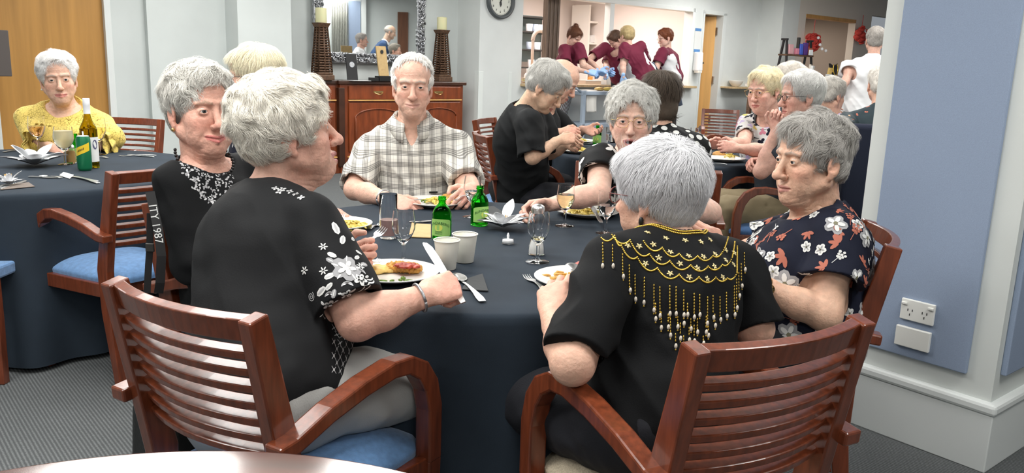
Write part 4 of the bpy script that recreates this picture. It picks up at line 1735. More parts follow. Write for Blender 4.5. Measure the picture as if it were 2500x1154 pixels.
    # ---- eyes
    if eyes and hres < .0045:
        for sg in (1, -1):
            m = MB()
            ec = hc + (np.array((31 * sg, 75.2, -1)) * q) @ B
            look = B[1]
            X = nrm(np.cross(look, (0, 0, 1)))
            Y = np.cross(look, X)
            n_ = 20
            AA = [0, 5, 10, 18, 27, 30, 40, 55, 75, 95, 120]
            mm = len(AA) - 1
            Vv, Ff, Mi = [], [], []
            for a in AA:
                a = R_(a)
                for k in range(n_):
                    b_ = 2 * PI * k / n_
                    Vv.append(ec + (look * math.cos(a) + (X * math.cos(b_) + Y * math.sin(b_)) * math.sin(a)) * 13.0 * q)
            for i in range(mm):
                mi = 2 if i < 2 else (1 if i < 4 else 0)
                for k in range(n_):
                    Ff.append((i * n_ + k, (i + 1) * n_ + k, (i + 1) * n_ + (k + 1) % n_, i * n_ + (k + 1) % n_))
                    Mi.append(mi)
            Vv = np.array(Vv)
            link_mesh('eye', Vv - o0, Ff, [M_eyew, M_iris, M_pupil], root, True, mi=Mi)
    if face.get('mouth') and hres < .0045:
        m = MB()
        wd = 1 + .22 * face.get('smile', 0)
        m.tube([hc + (np.array((x * wd, 80 - x * x * .018, -73 + face.get('smile', 0) * x * x * .012)) * q) @ B for x in np.linspace(-17, 17, 11)], 3.6 * q, 8)
        o = m.build('teeth', mat('teeth', (.72, .66, .52), .25), root, smooth=True)
        o.data.transform(Matrix.Translation(-Vector(o0)))
    # ---- hair
    if hair is not None:
        for hs in (hair if isinstance(hair, list) else [hair]):
            hair_build(root, hc, B, s, hs, max(hres * 1.2, .003), int(nstr * hs.get('dens', 1)), rs)
    info = dict(root=root, hc=hc, B=B, q=q, Nk=Nk, P=P, S=S, arms=arms, Bt=Bt, o0=o0, Lt=Lt, Ft=Ft, kn=kn, TL=TL, body=(V, Q))
    # ---- shirt
    if shirt is not None:
        sp = torso(st)
        if neckcut is None:
            neckcut = (.075, .03, .02)
        for sd in 'LR':
            a = arms[sd]
            fr = sleeve if not isinstance(sleeve, dict) else sleeve[sd]
            if fr <= 1:
                E_ = S[sd] + (a['E'] - S[sd]) * fr
                sp.append(cone(S[sd], E_, .053 + st + loose * .3, .046 + loose + st * .4, .012, cap=True))
            else:
                E_ = a['E'] + (a['W'] - a['E']) * (fr - 1)
                sp.append(cone(S[sd], a['E'], .056 + st + loose * .4, .046 + loose + st * .5, .03))
                sp.append(cone(a['E'], E_, .046 + loose + st * .5, .046 + loose - (fr - 1) * .012, .02, cap=True))
            ax_ = nrm(a['E'] - S[sd]) if fr <= 1 else nrm(a['W'] - a['E'])
            sp.append(cone(E_ - ax_ * .018, E_ + ax_ * .03, .040 + loose * .85, .046 + loose * .95, .003, 's'))
        r_, f_, u_ = neckcut[:3]
        sp.append(ell(Nk + Fb * f_ + Ut * u_, (r_, r_ * (neckcut[3] if len(neckcut) > 3 else 1.0), r_ * (neckcut[4] if len(neckcut) > 4 else 1.0)), Bt, .006, 's'))
        if openc:                                    # V opening below the collar
            sp.append(cone(Nk + Fb * .06 + Ut * .0, Nk + Fb * .15 - Ut * openc, .045, .004, .004, 's'))
        hz = hemz if hemz is not None else P[2] - .10
        sp.append(half((0, 0, hz), (0, 0, -1)))
        if not stand and legs and hemz is None:
            pass
        fq = 9.0
        def fdisp(x, y, z):
            a_ = vnoise(x * fq + 3, y * fq, z * fq * 1.7)
            b_ = vnoise(x * 21, y * 21 + 7, z * 30)
            r1 = 1 - np.abs(vnoise(x * 13 + z * 9, y * 13 - z * 7, z * 5 + x * 6)) * 2
            return -(fold * .9 * a_ + fold * .4 * b_ + fold * .9 * r1)
        V, Q = blob(sp, sres, fdisp, pad=.03)
        tl = (V - P) @ Bt.T
        mats = shirt if isinstance(shirt, list) else [shirt]
        mi = [0] * len(Q) if paint is None else paint(tl[Q].mean(1), tri_normals(V, Q) @ Bt.T).astype(int).tolist()
        Fl = Q.tolist()
        info['shirt'] = (V, Q)
        if prints is not None:
            dv, df, dm = decals(V, Q, prints(info, V, Q, rs))
            if dv:
                Fl = Fl + [tuple(i + len(V) for i in f) for f in df]
                V = np.vstack([V, np.array(dv)])
                tl = (V - P) @ Bt.T
                mi += dm
        o = link_mesh('shirt', V - o0, Fl, mats, root, True, mi=mi)
        a = o.data.attributes.new('tor', 'FLOAT_VECTOR', 'POINT')
        a.data.foreach_set('vector', tl.astype(np.float32).ravel())
        info['shirt_obj'] = o
    # ---- trousers
    if trousers is not None and legs:
        tp = [ell(P - Ut * .0, (.185 * tw + .006, .135 * td + .008, .13), Bt, .04)]
        for sd in 'LR':
            H_, K_, A_ = kn[sd]
            tp += [cone(H_, K_, .104, .086, .05), cone(K_, A_ + np.array([0, 0, .0]), .085, .066, .03, cap=True)]
        def tdisp(x, y, z):
            return -.006 * vnoise(x * 14, y * 14, z * 14) - .003 * vnoise(x * 33, y * 33, z * 33)
        V, Q = blob(tp, max(sres, .006), tdisp, pad=.03)
        info['tr_obj'] = link_mesh('trousers', V - o0, Q, trousers, root, True)
        for sd in 'LR':
            H_, K_, A_ = kn[sd]
            sp = [cone(A_ - np.array([0, 0, .035]), A_ + Ft * .14 - np.array([0, 0, .055]), .048, .038, .03), half((0, 0, .0), (0, 0, -1)), half(A_ + np.array([0, 0, .01]), (0, 0, 1))]
            V, Q = blob(sp, .008)
            link_mesh('shoe', V - o0, Q, M_black, root, True)
    return info

def nets_open(D, lo, h):
    """surface nets that leaves the surface open at the box sides"""
    Dp = np.pad(D, 1, mode='edge')
    V, Q = nets(Dp.copy(), lo - h, h)
    hi = lo + h * (np.array(D.shape) - 1)
    cen = V[Q].mean(1)
    ok = ((cen > lo + h * .2) & (cen < hi - h * .2)).all(1)
    return V, Q[ok]

def spectacles(info, fm, lens=M_lens, rimless=False, name='glasses', rx=26, rz=20, drop=-4):
    hc, B, q, root = info['hc'], info['B'], info['q'], info['root']
    def W(p):
        return hc + (np.asarray(p, float) * q) @ B
    m = MB()
    for sg in (1, -1):
        pts = [W((sg * 33 + rx * math.cos(2 * PI * i / 24) * (1 if abs(math.cos(2 * PI * i / 24)) < .8 else .96), 103 - .06 * abs(sg * 33 + rx * math.cos(2 * PI * i / 24)), drop + rz * math.sin(2 * PI * i / 24))) for i in range(25)]
        m.tube(pts, (.9 if rimless else 1.5) * q, 6)
        m.tube([W((sg * (33 + rx), 100, drop + 8)), W((sg * 74, 88, drop + 9)), W((sg * 81, 30, drop + 6)), W((sg * 82, -8, drop + 2)), W((sg * 80, -22, drop - 12))], 1.2 * q, 6)
    m.tube([W((-33 + rx, 103, drop + 5)), W((0, 108, drop + 9)), W((33 - rx, 103, drop + 5))], 1.2 * q, 6)
    g = m.build(name, fm, root, smooth=True, loc=None)
    g.data.transform(Matrix.Translation(-Vector(info['o0'])))
    m = MB()
    for sg in (1, -1):
        m.add([W((sg * 33 + (rx - 1) * math.cos(2 * PI * i / 20), 102 - .06 * abs(sg * 33 + rx * math.cos(2 * PI * i / 20)), drop + (rz - 1) * math.sin(2 * PI * i / 20))) for i in range(20)], [tuple(range(20))])
    l = m.build('lens', lens, g)
    l.data.transform(Matrix.Translation(-Vector(info['o0'])))
    return g

def sub(info, name, mb, m, smooth=True, parent=None):
    o = mb.build(name, m, parent or info['root'], smooth=smooth)
    o.data.transform(Matrix.Translation(-Vector(info['o0'])))
    return o
# ------------------------------------------------------------------ clothes materials
def tor_mat(name, col, rough=.85, sheen=.1):
    """cloth whose pattern is woven in torso coordinates; returns material, nodes, links, bsdf, coordinate socket"""
    m = mat(name, col, rough, bump=(420, .12), sheen=sheen)
    nt = m.node_tree
    a = nt.nodes.new('ShaderNodeAttribute')
    a.attribute_name = 'tor'
    return m, nt, nt.nodes['Principled BSDF'], a.outputs['Vector']

def plaid():
    m, nt, b, co = tor_mat('plaid_cotton', (.75, .73, .68), .8, 0)
    sep = nt.nodes.new('ShaderNodeSeparateXYZ')
    nt.links.new(co, sep.inputs[0])
    def math_(op, a, bb=None, c=None):
        n = nt.nodes.new('ShaderNodeMath')
        n.operation = op
        for i, v in enumerate((a, bb, c)):
            if v is None:
                continue
            if isinstance(v, (int, float)):
                n.inputs[i].default_value = v
            else:
                nt.links.new(v, n.inputs[i])
        return n.outputs[0]
    def stripes(sock, period, lines):
        fr = math_('FRACT', math_('DIVIDE', math_('ADD', sock, 10.0), period))
        tot = None
        for c, wd, st in lines:
            d = math_('ABSOLUTE', math_('SUBTRACT', fr, c))
            l = math_('MULTIPLY', math_('LESS_THAN', d, wd), st)
            tot = l if tot is None else math_('MAXIMUM', tot, l)
        return tot
    L = [(.08, .035, .8), (.20, .035, .85), (.32, .03, .8), (.44, .035, .75), (.70, .015, .4), (.26, .24, .16)]
    sx = stripes(sep.outputs[0], .046, L)
    sz = stripes(sep.outputs[2], .046, L)
    mx = math_('SUBTRACT', 1.0, math_('MULTIPLY', math_('SUBTRACT', 1.0, math_('MULTIPLY', sx, .8)), math_('SUBTRACT', 1.0, math_('MULTIPLY', sz, .8))))
    mix = nt.nodes.new('ShaderNodeMix')
    mix.data_type = 'RGBA'
    nt.links.new(mx, mix.inputs[0])
    mix.inputs[6].default_value = (.74, .72, .66, 1)
    mix.inputs[7].default_value = (.055, .05, .05, 1)
    nt.links.new(mix.outputs[2], b.inputs['Base Color'])
    return m

def lace():
    m, nt, b, co = tor_mat('yellow_lace', (.75, .56, .05), .8)
    v = nt.nodes.new('ShaderNodeTexVoronoi')
    v.feature = 'DISTANCE_TO_EDGE'
    v.inputs['Scale'].default_value = 62
    nt.links.new(co, v.inputs['Vector'])
    n = nt.nodes.new('ShaderNodeTexNoise')
    n.inputs['Scale'].default_value = 30
    nt.links.new(co, n.inputs['Vector'])
    md = nt.nodes.new('ShaderNodeMath')
    md.operation = 'MULTIPLY'
    md.inputs[1].default_value = .175
    nt.links.new(n.outputs[0], md.inputs[0])
    lt = nt.nodes.new('ShaderNodeMath')
    lt.operation = 'LESS_THAN'
    nt.links.new(v.outputs['Distance'], lt.inputs[0])
    sb_ = nt.nodes.new('ShaderNodeMath')
    sb_.operation = 'SUBTRACT'
    sb_.inputs[1].default_value = .055
    nt.links.new(md.outputs[0], sb_.inputs[0])
    nt.links.new(sb_.outputs[0], lt.inputs[1])
    mix = nt.nodes.new('ShaderNodeMix')
    mix.data_type = 'RGBA'
    nt.links.new(lt.outputs[0], mix.inputs[0])
    mix.inputs[6].default_value = (.70, .53, .13, 1)
    mix.inputs[7].default_value = (.22, .15, .015, 1)
    nt.links.new(mix.outputs[2], b.inputs['Base Color'])
    return m

M_bk = mat('black_knit', (.0055, .006, .0068), .8, bump=(350, .15), spec=.22)
M_bk2 = mat('black_jersey', (.0085, .009, .010), .75, bump=(260, .12), spec=.22)
M_charc = mat('charcoal_jersey', (.012, .013, .014), .8, bump=(260, .1), spec=.22)
M_greytr = mat('pale_grey_trousers', (.40, .40, .385), .85, bump=(300, .2))
M_khaki = mat('khaki_trousers', (.25, .20, .12), .85, bump=(300, .2))
M_darktr = mat('dark_trousers', (.012, .013, .018), .85, bump=(300, .15))
M_plaid = plaid()
M_lace = lace()
M_w = mat('print_white', (.70, .70, .68), .75)
M_g1 = mat('print_grey', (.33, .33, .34), .75)
M_ros = mat('print_rust', (.42, .13, .085), .75)
M_sil = mat('silver_thread', (.55, .55, .56), .4, .3)
M_grn = mat('print_olive', (.20, .19, .12), .8)
M_pk = mat('print_pink', (.62, .22, .30), .75)
M_yl = mat('print_yellow', (.72, .58, .15), .75)
M_navyb = mat('navy_blouse', (.007, .009, .021), .8, bump=(350, .12), spec=.25)
M_maroon = mat('maroon_polo', (.145, .010, .035), .8, bump=(300, .1))
M_whsh = mat('white_shirt_cotton', (.76, .77, .78), .8, bump=(300, .1))
M_lbsh = mat('light_blue_shirt', (.50, .62, .72), .8)
M_lav = mat('lavender_top', (.52, .42, .66), .85)
M_bluej = mat('blue_jumper', (.035, .075, .17), .9, bump=(300, .2))
M_teal = mat('dark_teal_shirt', (.015, .030, .038), .8)
M_gmf = mat('gold_metal', (.70, .50, .22), .25, 1)
M_rimr = mat('red_spectacle_frame', (.16, .03, .03), .25)
M_rimd = mat('dark_spectacle_frame', (.03, .022, .02), .3)

# ------------------------------------------------------------------ the six people at the middle table
def flower5(n=5, r=1.0, w=.34):
    return [petal(2 * PI * i / n, .12 * r, r, w * r) for i in range(n)]

HCURL = dict(t=19, col=(.88, .84, .75), lump=7, lsize=30, wave=.9, wsize=26, len=40, lift=3.5, curl=.25, line=-30, nape=-72, back=1.05, top=1.05, fringe=.7, rad=.42, var=.14)

# woman in black embroidered top, seen from behind her right shoulder
def fl_print(info, V, Q, rs):
    it = []
    vd = nrm(np.array([-.22, 1, -.25]))
    def put(x, y, shapes, size, ang=0):
        d = nrm(ray(x, y))
        t_ = 1.55
        it.append((CAM + d * t_, d, shapes, size, ang))
    leaf = [(petal(0, 0, 1, .26), 1), (petal(0, .1, .9, .10), 3)]
    gl = [(petal(0, 0, 1, .28), 2), (petal(0, .05, .85, .06), 1)]
    put(846, 655, [(p, 2) for p in flower5(5, 1, .42)] + [(p, 1) for p in flower5(5, .62, .26)] + [(disc(.2), 3)], .034)
    put(846, 655, [(petal(i * 1.257 + .3, .5, 1.02, .06), 1) for i in range(5)], .034)
    for x, y, a, sz in ((826, 572, 1.9, .034), (834, 596, 1.4, .026), (868, 612, .3, .020), (822, 627, 2.7, .022), (818, 668, 3.4, .026), (812, 690, 3.8, .022), (795, 700, 3.7, .030), (866, 632, .9, .018), (858, 585, .9, .02)):
        put(x, y, leaf, sz, a)
    for x, y, a, sz in ((880, 645, .5, .022), (816, 640, 2.6, .02), (818, 705, 4.4, .022), (868, 668, -.6, .02)):
        put(x, y, gl, sz, a)
    for x, y in ((789, 602), (790, 661), (880, 650), (744, 660)):
        put(x, y, [(petal(2 * PI * i / 6, .15, 1, .16), 1) for i in range(6)], .010)
    sp = []
    for i in range(26):
        a = i * .55
        sp.append((a, .12 + .035 * i))
    for (a, r), (a2, r2) in zip(sp[:-1], sp[1:]):
        o = [(r * math.cos(a), r * math.sin(a)), (r2 * math.cos(a2), r2 * math.sin(a2)), ((r2 - .16) * math.cos(a2), (r2 - .16) * math.sin(a2)), ((r - .16) * math.cos(a), (r - .16) * math.sin(a))]
        it_ = (o, 3)
        put(760, 724, [it_], .012)
    # scalloped sleeve hem with small blossoms
    hem = [(790, 772), (808, 768), (826, 760), (843, 750), (858, 738), (872, 725), (885, 712), (897, 700), (906, 686)]
    for i, (x, y) in enumerate(hem):
        for off in (0, 7):
            put(x - off * .5, y - off, [([(1.0 * math.cos(a), -.6 * math.sin(a)) for a in np.linspace(0, PI, 9)] + [(.72 * math.cos(a), -.38 * math.sin(a)) for a in np.linspace(PI, 0, 9)], 1)], .0105, .75)
    for x, y in ((805, 742), (848, 716), (880, 682)):
        put(x, y, [(p, 1) for p in flower5(5, 1, .30)] + [(p, 0) for p in flower5(5, .55, .2)] + [(disc(.25), 1)], .0165)
        put(x, y - 16, [([(math.cos(a), math.sin(a)) for a in np.linspace(.2, 3.0, 10)] + [(.8 * math.cos(a), .75 * math.sin(a)) for a in np.linspace(3.0, .2, 10)], 3)], .013)
        put(x + 12, y - 4, leaf, .012, .9)
        put(x - 13, y + 2, leaf, .012, 2.6)
    # beaded net on the front panel
    for j in range(7):
        for i in range(6):
            x, y = 815 + i * 15 + (j % 2) * 7, 800 + j * 17 + i * 3
            for a in (.8, -.8):
                put(x, y, [([(-1, -.09), (1, -.09), (1, .09), (-1, .09)], 3)], .010, a)
            put(x, y, [(disc(.5, 6), 1)], .006)
    # neckline sequins
    for x, y in ((672, 460), (690, 462), (708, 468), (722, 474), (682, 468), (735, 482)):
        put(x, y, [(p, 3) for p in flower5(4, 1, .3)], .009, x)
    return it
fl = person('white-haired woman in black embroidered top and grey trousers, knife in hand', (706, 322, 2.0), 110, 128, pitch=11, s=1.03,
            hair=dict(HCURL, extra=[((0, -40, 70), (78, 84, 70))]), Nk=at(655, 482, 1.97), P=(-.545, 1.70, .56), sw=.172, tw=1.07, td=1.18, belly=1.06, bust=1.15,
            armR=dict(S=at(757, 556, 1.82), E=at(872, 782, 1.69), W=at(1036, 722, 1.76), D=(.55, .45, .12), T=(-.55, .6, .65), curl=(62, 72, 45), thumb=(.9, .5)),
            armL=dict(E=at(770, 700, 2.02), W=at(822, 640, 2.10), D=(.85, .3, .15), T=(-.1, .5, .9), curl=(65, 75, 50), thumb=(.8, .5)),
            shirt=[M_bk2, M_w, M_g1, M_sil], sleeve={'L': .8, 'R': .84}, loose=.026, st=.016, trousers=M_greytr, face=dict(smile=1.0, mouth=.55, nose=1.05, jowl=1.25, fat=1.03), hres=.0021, bres=.005, sres=.004, nstr=15000,
            knees={'L': (-.32, 2.14, .50), 'R': (-.13, 2.00, .52)}, prints=fl_print, neckcut=(.098, .015, .035, 1.05, .62), hemz=.56, skin=(.71, .41, .315), seed=2, lips=(.50, .21, .19))
m = MB()
a = fl['arms']['R']
c = a['W'] - a['D'] * .012
ax_ = nrm(a['W'] - a['E'])
x_ = nrm(np.cross(ax_, (0, 0, 1)))
y_ = np.cross(ax_, x_)
m.tube([c + (x_ * math.cos(q) * .036 + y_ * math.sin(q) * .031) for q in np.linspace(0, 2 * PI, 25)], .0035, 6)
sub(fl, 'bracelet', m, M_silver)

# white-haired woman with her back to us
wh = person('white-haired woman seen from behind in black top with gold beading', (1606, 474, 1.88), -131, -149, pitch=-4, s=.96,
            hair=dict(t=12, col=(.72, .72, .74), lump=2.5, lsize=45, wave=.30, wsize=38, len=70, lift=3, line=-30, nape=-84, long=0, ears=0, back=1.05, rad=.5, var=.12, crown=(10, -70, 95), cut=[((80, -2, -48), (26, 16, 20))], face=(68, 70, 100)),
            Nk=at(1632, 598, 1.84), P=(.34, 1.66, .555), sw=.142, tw=.96, td=1.05,
            armL=dict(S=at(1490, 655, 1.72), E=at(1398, 886, 1.54), W=at(1350, 772, 1.68), D=(.02, .75, .45), T=(.85, .1, .5), curl=(25, 38, 30), thumb=(.5, .4)),
            armR=dict(S=at(1785, 655, 1.90), E=at(1842, 800, 1.84), W=at(1765, 640, 1.98), D=(-.4, .25, .85), T=(-.6, -.5, .2), curl=(40, 55, 40)),
            shirt=M_bk, sleeve={'L': .90, 'R': .98}, loose=.014, st=.013, trousers=M_darktr, hres=.0022, bres=.005, sres=.0045, nstr=13000, face=dict(nose=1.0), neckcut=(.085, .01, .035, 1, .6), hemz=.50, seed=3, fold=.007,
            knees={'L': (.02, 1.93, .50), 'R': (.25, 2.02, .50)})
spectacles(wh, M_rimr)
m = MB()
m.ball(wh['hc'] + (np.array((80, -4, -56)) * wh['q']) @ wh['B'], (.006, .006, .011), 10)
sub(wh, 'earring', m, M_black)

# woman in navy floral blouse beside the pillar
def gw_print(info, V, Q, rs):
    it = []
    wf = lambda: [(p, 1) for p in flower5(5, 1, .40)] + [(petal(2 * PI * i / 5, .15, .7, .09), 2) for i in range(5)] + [(disc(.14), 4)]
    gf = lambda: [(p, 2) for p in flower5(5, 1, .40)] + [(p, 1) for p in flower5(5, .75, .24)] + [(disc(.16), 4)]
    rf = lambda: [(petal(a, 0, 1, .2), 3) for a in (.2, 1.0, 1.9, 2.7)]
    sprig = lambda mi: [(disc(.16, 7, .55 * math.cos(a) * k, .9 * k * abs(math.sin(a)) + .2 * k), mi) for k in (.5, .8, 1.1) for a in (.9, 1.5, 2.2)] + [([(-.03, -.6), (.03, -.6), (.03, .8), (-.03, .8)], mi)]
    cen = V[Q].mean(1)
    N = tri_normals(V, Q)
    pick = rs.permutation(len(Q))
    done = []
    kinds = [(wf, .026), (gf, .032), (rf, .030), (lambda: sprig(3), .026), (lambda: sprig(1), .026), (rf, .022), (wf, .018), (lambda: sprig(1), .02)]
    k = 0
    for i in pick:
        c = cen[i]
        if any(((c - d) ** 2).sum() < .041 ** 2 for d in done):
            continue
        done.append(c)
        f, sz = kinds[k % len(kinds)]
        k += 1
        it.append((c + N[i] * .05, -N[i], f(), sz * (.85 + .4 * rs.rand()), rs.rand() * 6.3))
        if len(done) > 260:
            break
    return it
gw = person('grey-haired woman in navy floral blouse beside the blue pillar', (1982, 388, 2.32), -72, -92, pitch=-2, s=1.03,
            hair=dict(t=8, col=(.46, .44, .41), lump=6, lsize=30, wave=.8, wsize=26, len=48, lift=3, curl=.25, line=-30, nape=-66, fringe=.9, top=1.0, back=.5, rad=.42, var=.2, face=(66, 64, 92)),
            Nk=at(2003, 520, 2.35), P=(.865, 2.30, .555), sw=.165, tw=1.05, td=1.12, bust=1.15, belly=1.08,
            armL=dict(S=at(2042, 592, 2.20), E=at(2014, 768, 2.10), W=at(1852, 698, 2.12), D=(-.9, .25, -.05), T=(-.1, .5, .8), curl=(35, 45, 30)),
            armR=dict(W=np.array((.44, 2.46, .80)), E=np.array((.70, 2.56, .72)), curl=(35, 45, 30)),
            shirt=[M_navyb, M_w, M_g1, M_ros, M_grn], sleeve={'L': .54, 'R': .54}, loose=.034, st=.014, trousers=M_darktr, hres=.0022, bres=.005, sres=.0045, nstr=11000,
            face=dict(nose=1.06, jowl=1.12, fat=.97, eye=.85, smile=.15), brow=(.30, .24, .20), prints=gw_print, neckcut=(.100, .045, .03, 1.05, .85), openc=.17, skin=(.68, .42, .30), lips=(.48, .22, .18), seed=4, knees={'L': (.44, 2.22, .5), 'R': (.46, 2.45, .5)})
m = MB()
npt = [gw['Nk'] + gw['Bt'].T @ np.array(p) for p in ((.070, -.005, .012), (.066, .040, -.008), (.045, .082, -.045), (.012, .112, -.085), (-.02, .10, -.06), (-.05, .07, -.02), (-.066, .03, .0))]
m.tube(npt, .0016, 6)
sub(gw, 'necklace_chain', m, M_gmf)
m = MB()
a = gw['arms']['L']
ax_ = nrm(a['W'] - a['E'])
x_ = nrm(np.cross(ax_, (0, 0, 1)))
y_ = np.cross(ax_, x_)
c = a['W'] - ax_ * .02
m.tube([c + (x_ * math.cos(q) * .033 + y_ * math.sin(q) * .030) for q in np.linspace(0, 2 * PI, 25)], .004, 6)
m.lathe([(0, 0), (.013, 0), (.013, .006), (0, .006)], c=c - x_ * .0 + np.array([0, -.031, .008]), axis=(0, -1, .4), n=16)
sub(gw, 'wrist_watch', m, M_gmf)

# woman with bead necklace
def bw_print(info, V, Q, rs):
    it = []
    def put(x, y, shapes, size, ang=0):
        d = nrm(ray(x, y))
        it.append((CAM + d * 1.9, d, shapes, size, ang))
    for L in range(6):
        x0, y0 = 432 + L * 24, 378 + L * 7
        for i in range(26):
            t_ = i / 25
            x = x0 + t_ * 62 + 7 * math.sin(i * .9)
            y = y0 + t_ * (105 + L * 8)
            for _ in range(2):
                put(x + rs.randn() * 3.5, y + rs.randn() * 3, [(petal(rs.rand() * 6, 0, 1, .3), 1 + (rs.rand() < .5))], .0055 + rs.rand() * .004, rs.rand() * 6)
    for i in range(30):
        put(410 + rs.rand() * 180, 372 + rs.rand() * 40, [(disc(.5, 6), 1)], .004)
    return it
bw = person('smiling grey-haired woman in black sequinned jumper and dark bead necklace', (490, 268, 2.42), 46, 58, pitch=2, s=1.06,
            hair=dict(t=11, col=(.68, .66, .61), lump=7, lsize=28, wave=.9, wsize=22, len=44, lift=4, curl=.5, line=-28, nape=-66, fringe=.9, rad=.45, var=.2, col2=(.42, .40, .37), c2z=20),
            Nk=at(495, 406, 2.43), P=(-.85, 2.48, .555), sw=.150, tw=.90, td=1.0, bust=1.05,
            armR=dict(S=at(446, 456, 2.35), E=at(486, 640, 2.30), W=at(560, 690, 2.34), curl=(40, 45, 30)),
            armL=dict(E=at(650, 600, 2.62), W=at(776, 508, 2.90), D=(.95, -.1, -.16), T=(.1, -.9, .25), curl=(16, 26, 16)),
            shirt=[M_bk, M_sil, M_g1], sleeve={'L': 1.95, 'R': 1.9}, loose=.018, st=.012, trousers=M_darktr, hres=.0024, bres=.006, sres=.0045, nstr=9000, face=dict(smile=.9, nose=.95, jowl=1.2, fat=1.03),
            prints=bw_print, neckcut=(.098, .03, .035, 1, .7), skin=(.70, .39, .30), brow=(.38, .25, .18), lips=(.52, .17, .15), seed=5, eyes=True)
m = MB()
for i in range(30):
    q = -2.35 + 4.7 * i / 29
    p = bw['Nk'] + bw['Bt'].T @ np.array((.078 * math.sin(q), .02 + .068 * math.cos(q), .028 - .055 * math.cos(q)))
    m.ball(p, .0052, 8)
sub(bw, 'bead_necklace', m, M_black)
m = MB()
m.ball(bw['hc'] + (np.array((-80, -2, -52)) * bw['q']) @ bw['B'], .006, 8)
sub(bw, 'earring', m, M_gmf)

# man in plaid shirt
pm = person('white-haired man in plaid short-sleeved shirt facing the camera', (1007, 208, 3.45), 8, 4, pitch=-3, s=1.0,
            hair=[dict(t=8, col=(.88, .86, .82), lump=3, lsize=30, wave=.4, len=32, lift=2.5, bald=30, rad=.8, dens=.6), dict(t=6, col=(.88, .86, .82), lump=2, wave=.5, len=34, lift=5, front=0, line=-6, face=(90, 120, 104), nape=45, rad=.7, dens=.3, ears=0)],
            Nk=at(1006, 300, 3.52), P=(-.425, 3.62, .555), sw=.178, tw=1.06, td=1.1, belly=1.05, sd=.115, neckr=.056,
            armR=dict(E=at(866, 462, 3.36), W=at(950, 488, 3.19), D=(.8, -.35, -.25), T=(.35, .6, .6), curl=(28, 38, 25)),
            armL=dict(E=at(1140, 450, 3.36), W=at(1160, 462, 3.28), D=(-.25, -.6, -.12), T=(-.7, .3, .7), curl=(40, 50, 40)),
            shirt=M_plaid, sleeve={'L': .90, 'R': .90}, loose=.022, st=.014, trousers=M_darktr, hres=.0026, bres=.006, sres=.005, nstr=6000, face=dict(brow=1.0, nose=1.12, smile=.6, eye=.75, jowl=1.1), brow=(.50, .43, .38), neckcut=(.078, .03, .03, 1, .8), openc=.10, skin=(.74, .45, .345), lips=(.60, .33, .27), seed=6, hand_s=1.03, fold=.008)
# collar
def collar(info, m_, h=.040, r=.080, gap=.35, up=.018, mats=None):
    m = MB()
    Nk_, Bt = info['Nk'], info['Bt']
    V, Fc = [], []
    n = 28
    for i in range(n):
        q = gap + (2 * PI - 2 * gap) * i / (n - 1)
        x, y = math.sin(q), math.cos(q)
        fr = max(0, y)
        top = np.array((r * .92 * x, .012 + r * .95 * y, up + .030 - .028 * fr))
        out = np.array((r * 1.28 * x, .012 + r * (1.24 + .30 * fr ** 2) * y, up - .014 - .062 * fr ** 1.5))
        inn = np.array((r * .95 * x, .012 + r * .98 * y, up - .03 - .03 * fr))
        for p in (inn, top, out):
            V.append(Nk_ + Bt.T @ p)
    for i in range(n - 1):
        for k in range(2):
            Fc.append((i * 3 + k, i * 3 + k + 1, i * 3 + k + 4, i * 3 + k + 3))
    m.add(V, Fc)
    o = sub(info, 'collar', m, m_)
    md = o.modifiers.new('thick', 'SOLIDIFY')
    md.thickness = .003
    a = o.data.attributes.new('tor', 'FLOAT_VECTOR', 'POINT')
    tl = (np.array(V) - info['P']) @ Bt.T
    a.data.foreach_set('vector', tl.astype(np.float32).ravel())
    return o
collar(pm, M_plaid)
m = MB()
c = pm['P'] + pm['Bt'].T @ np.array((.085, .158, .245))
m.box(c, (.036, .004, .007), X=pm['Bt'][0])
sub(pm, 'pocket_tag', m, M_black, False)
m = MB()
for i in range(4):
    hit = pm['P'] + pm['Bt'].T @ np.array((.0, .175 - .006 * i, .10 + .085 * i))
    m.ball(hit, (.005, .003, .005), 8)
a = pm['arms']['R']
ax_ = nrm(a['W'] - a['E'])
x_ = nrm(np.cross(ax_, (0, 0, 1)))
y_ = np.cross(ax_, x_)
m = MB()
m.tube([a['W'] - ax_ * .035 + (x_ * math.cos(q) * .034 + y_ * math.sin(q) * .032) for q in np.linspace(0, 2 * PI, 25)], .004, 6)
sub(pm, 'wrist_watch', m, M_silver)

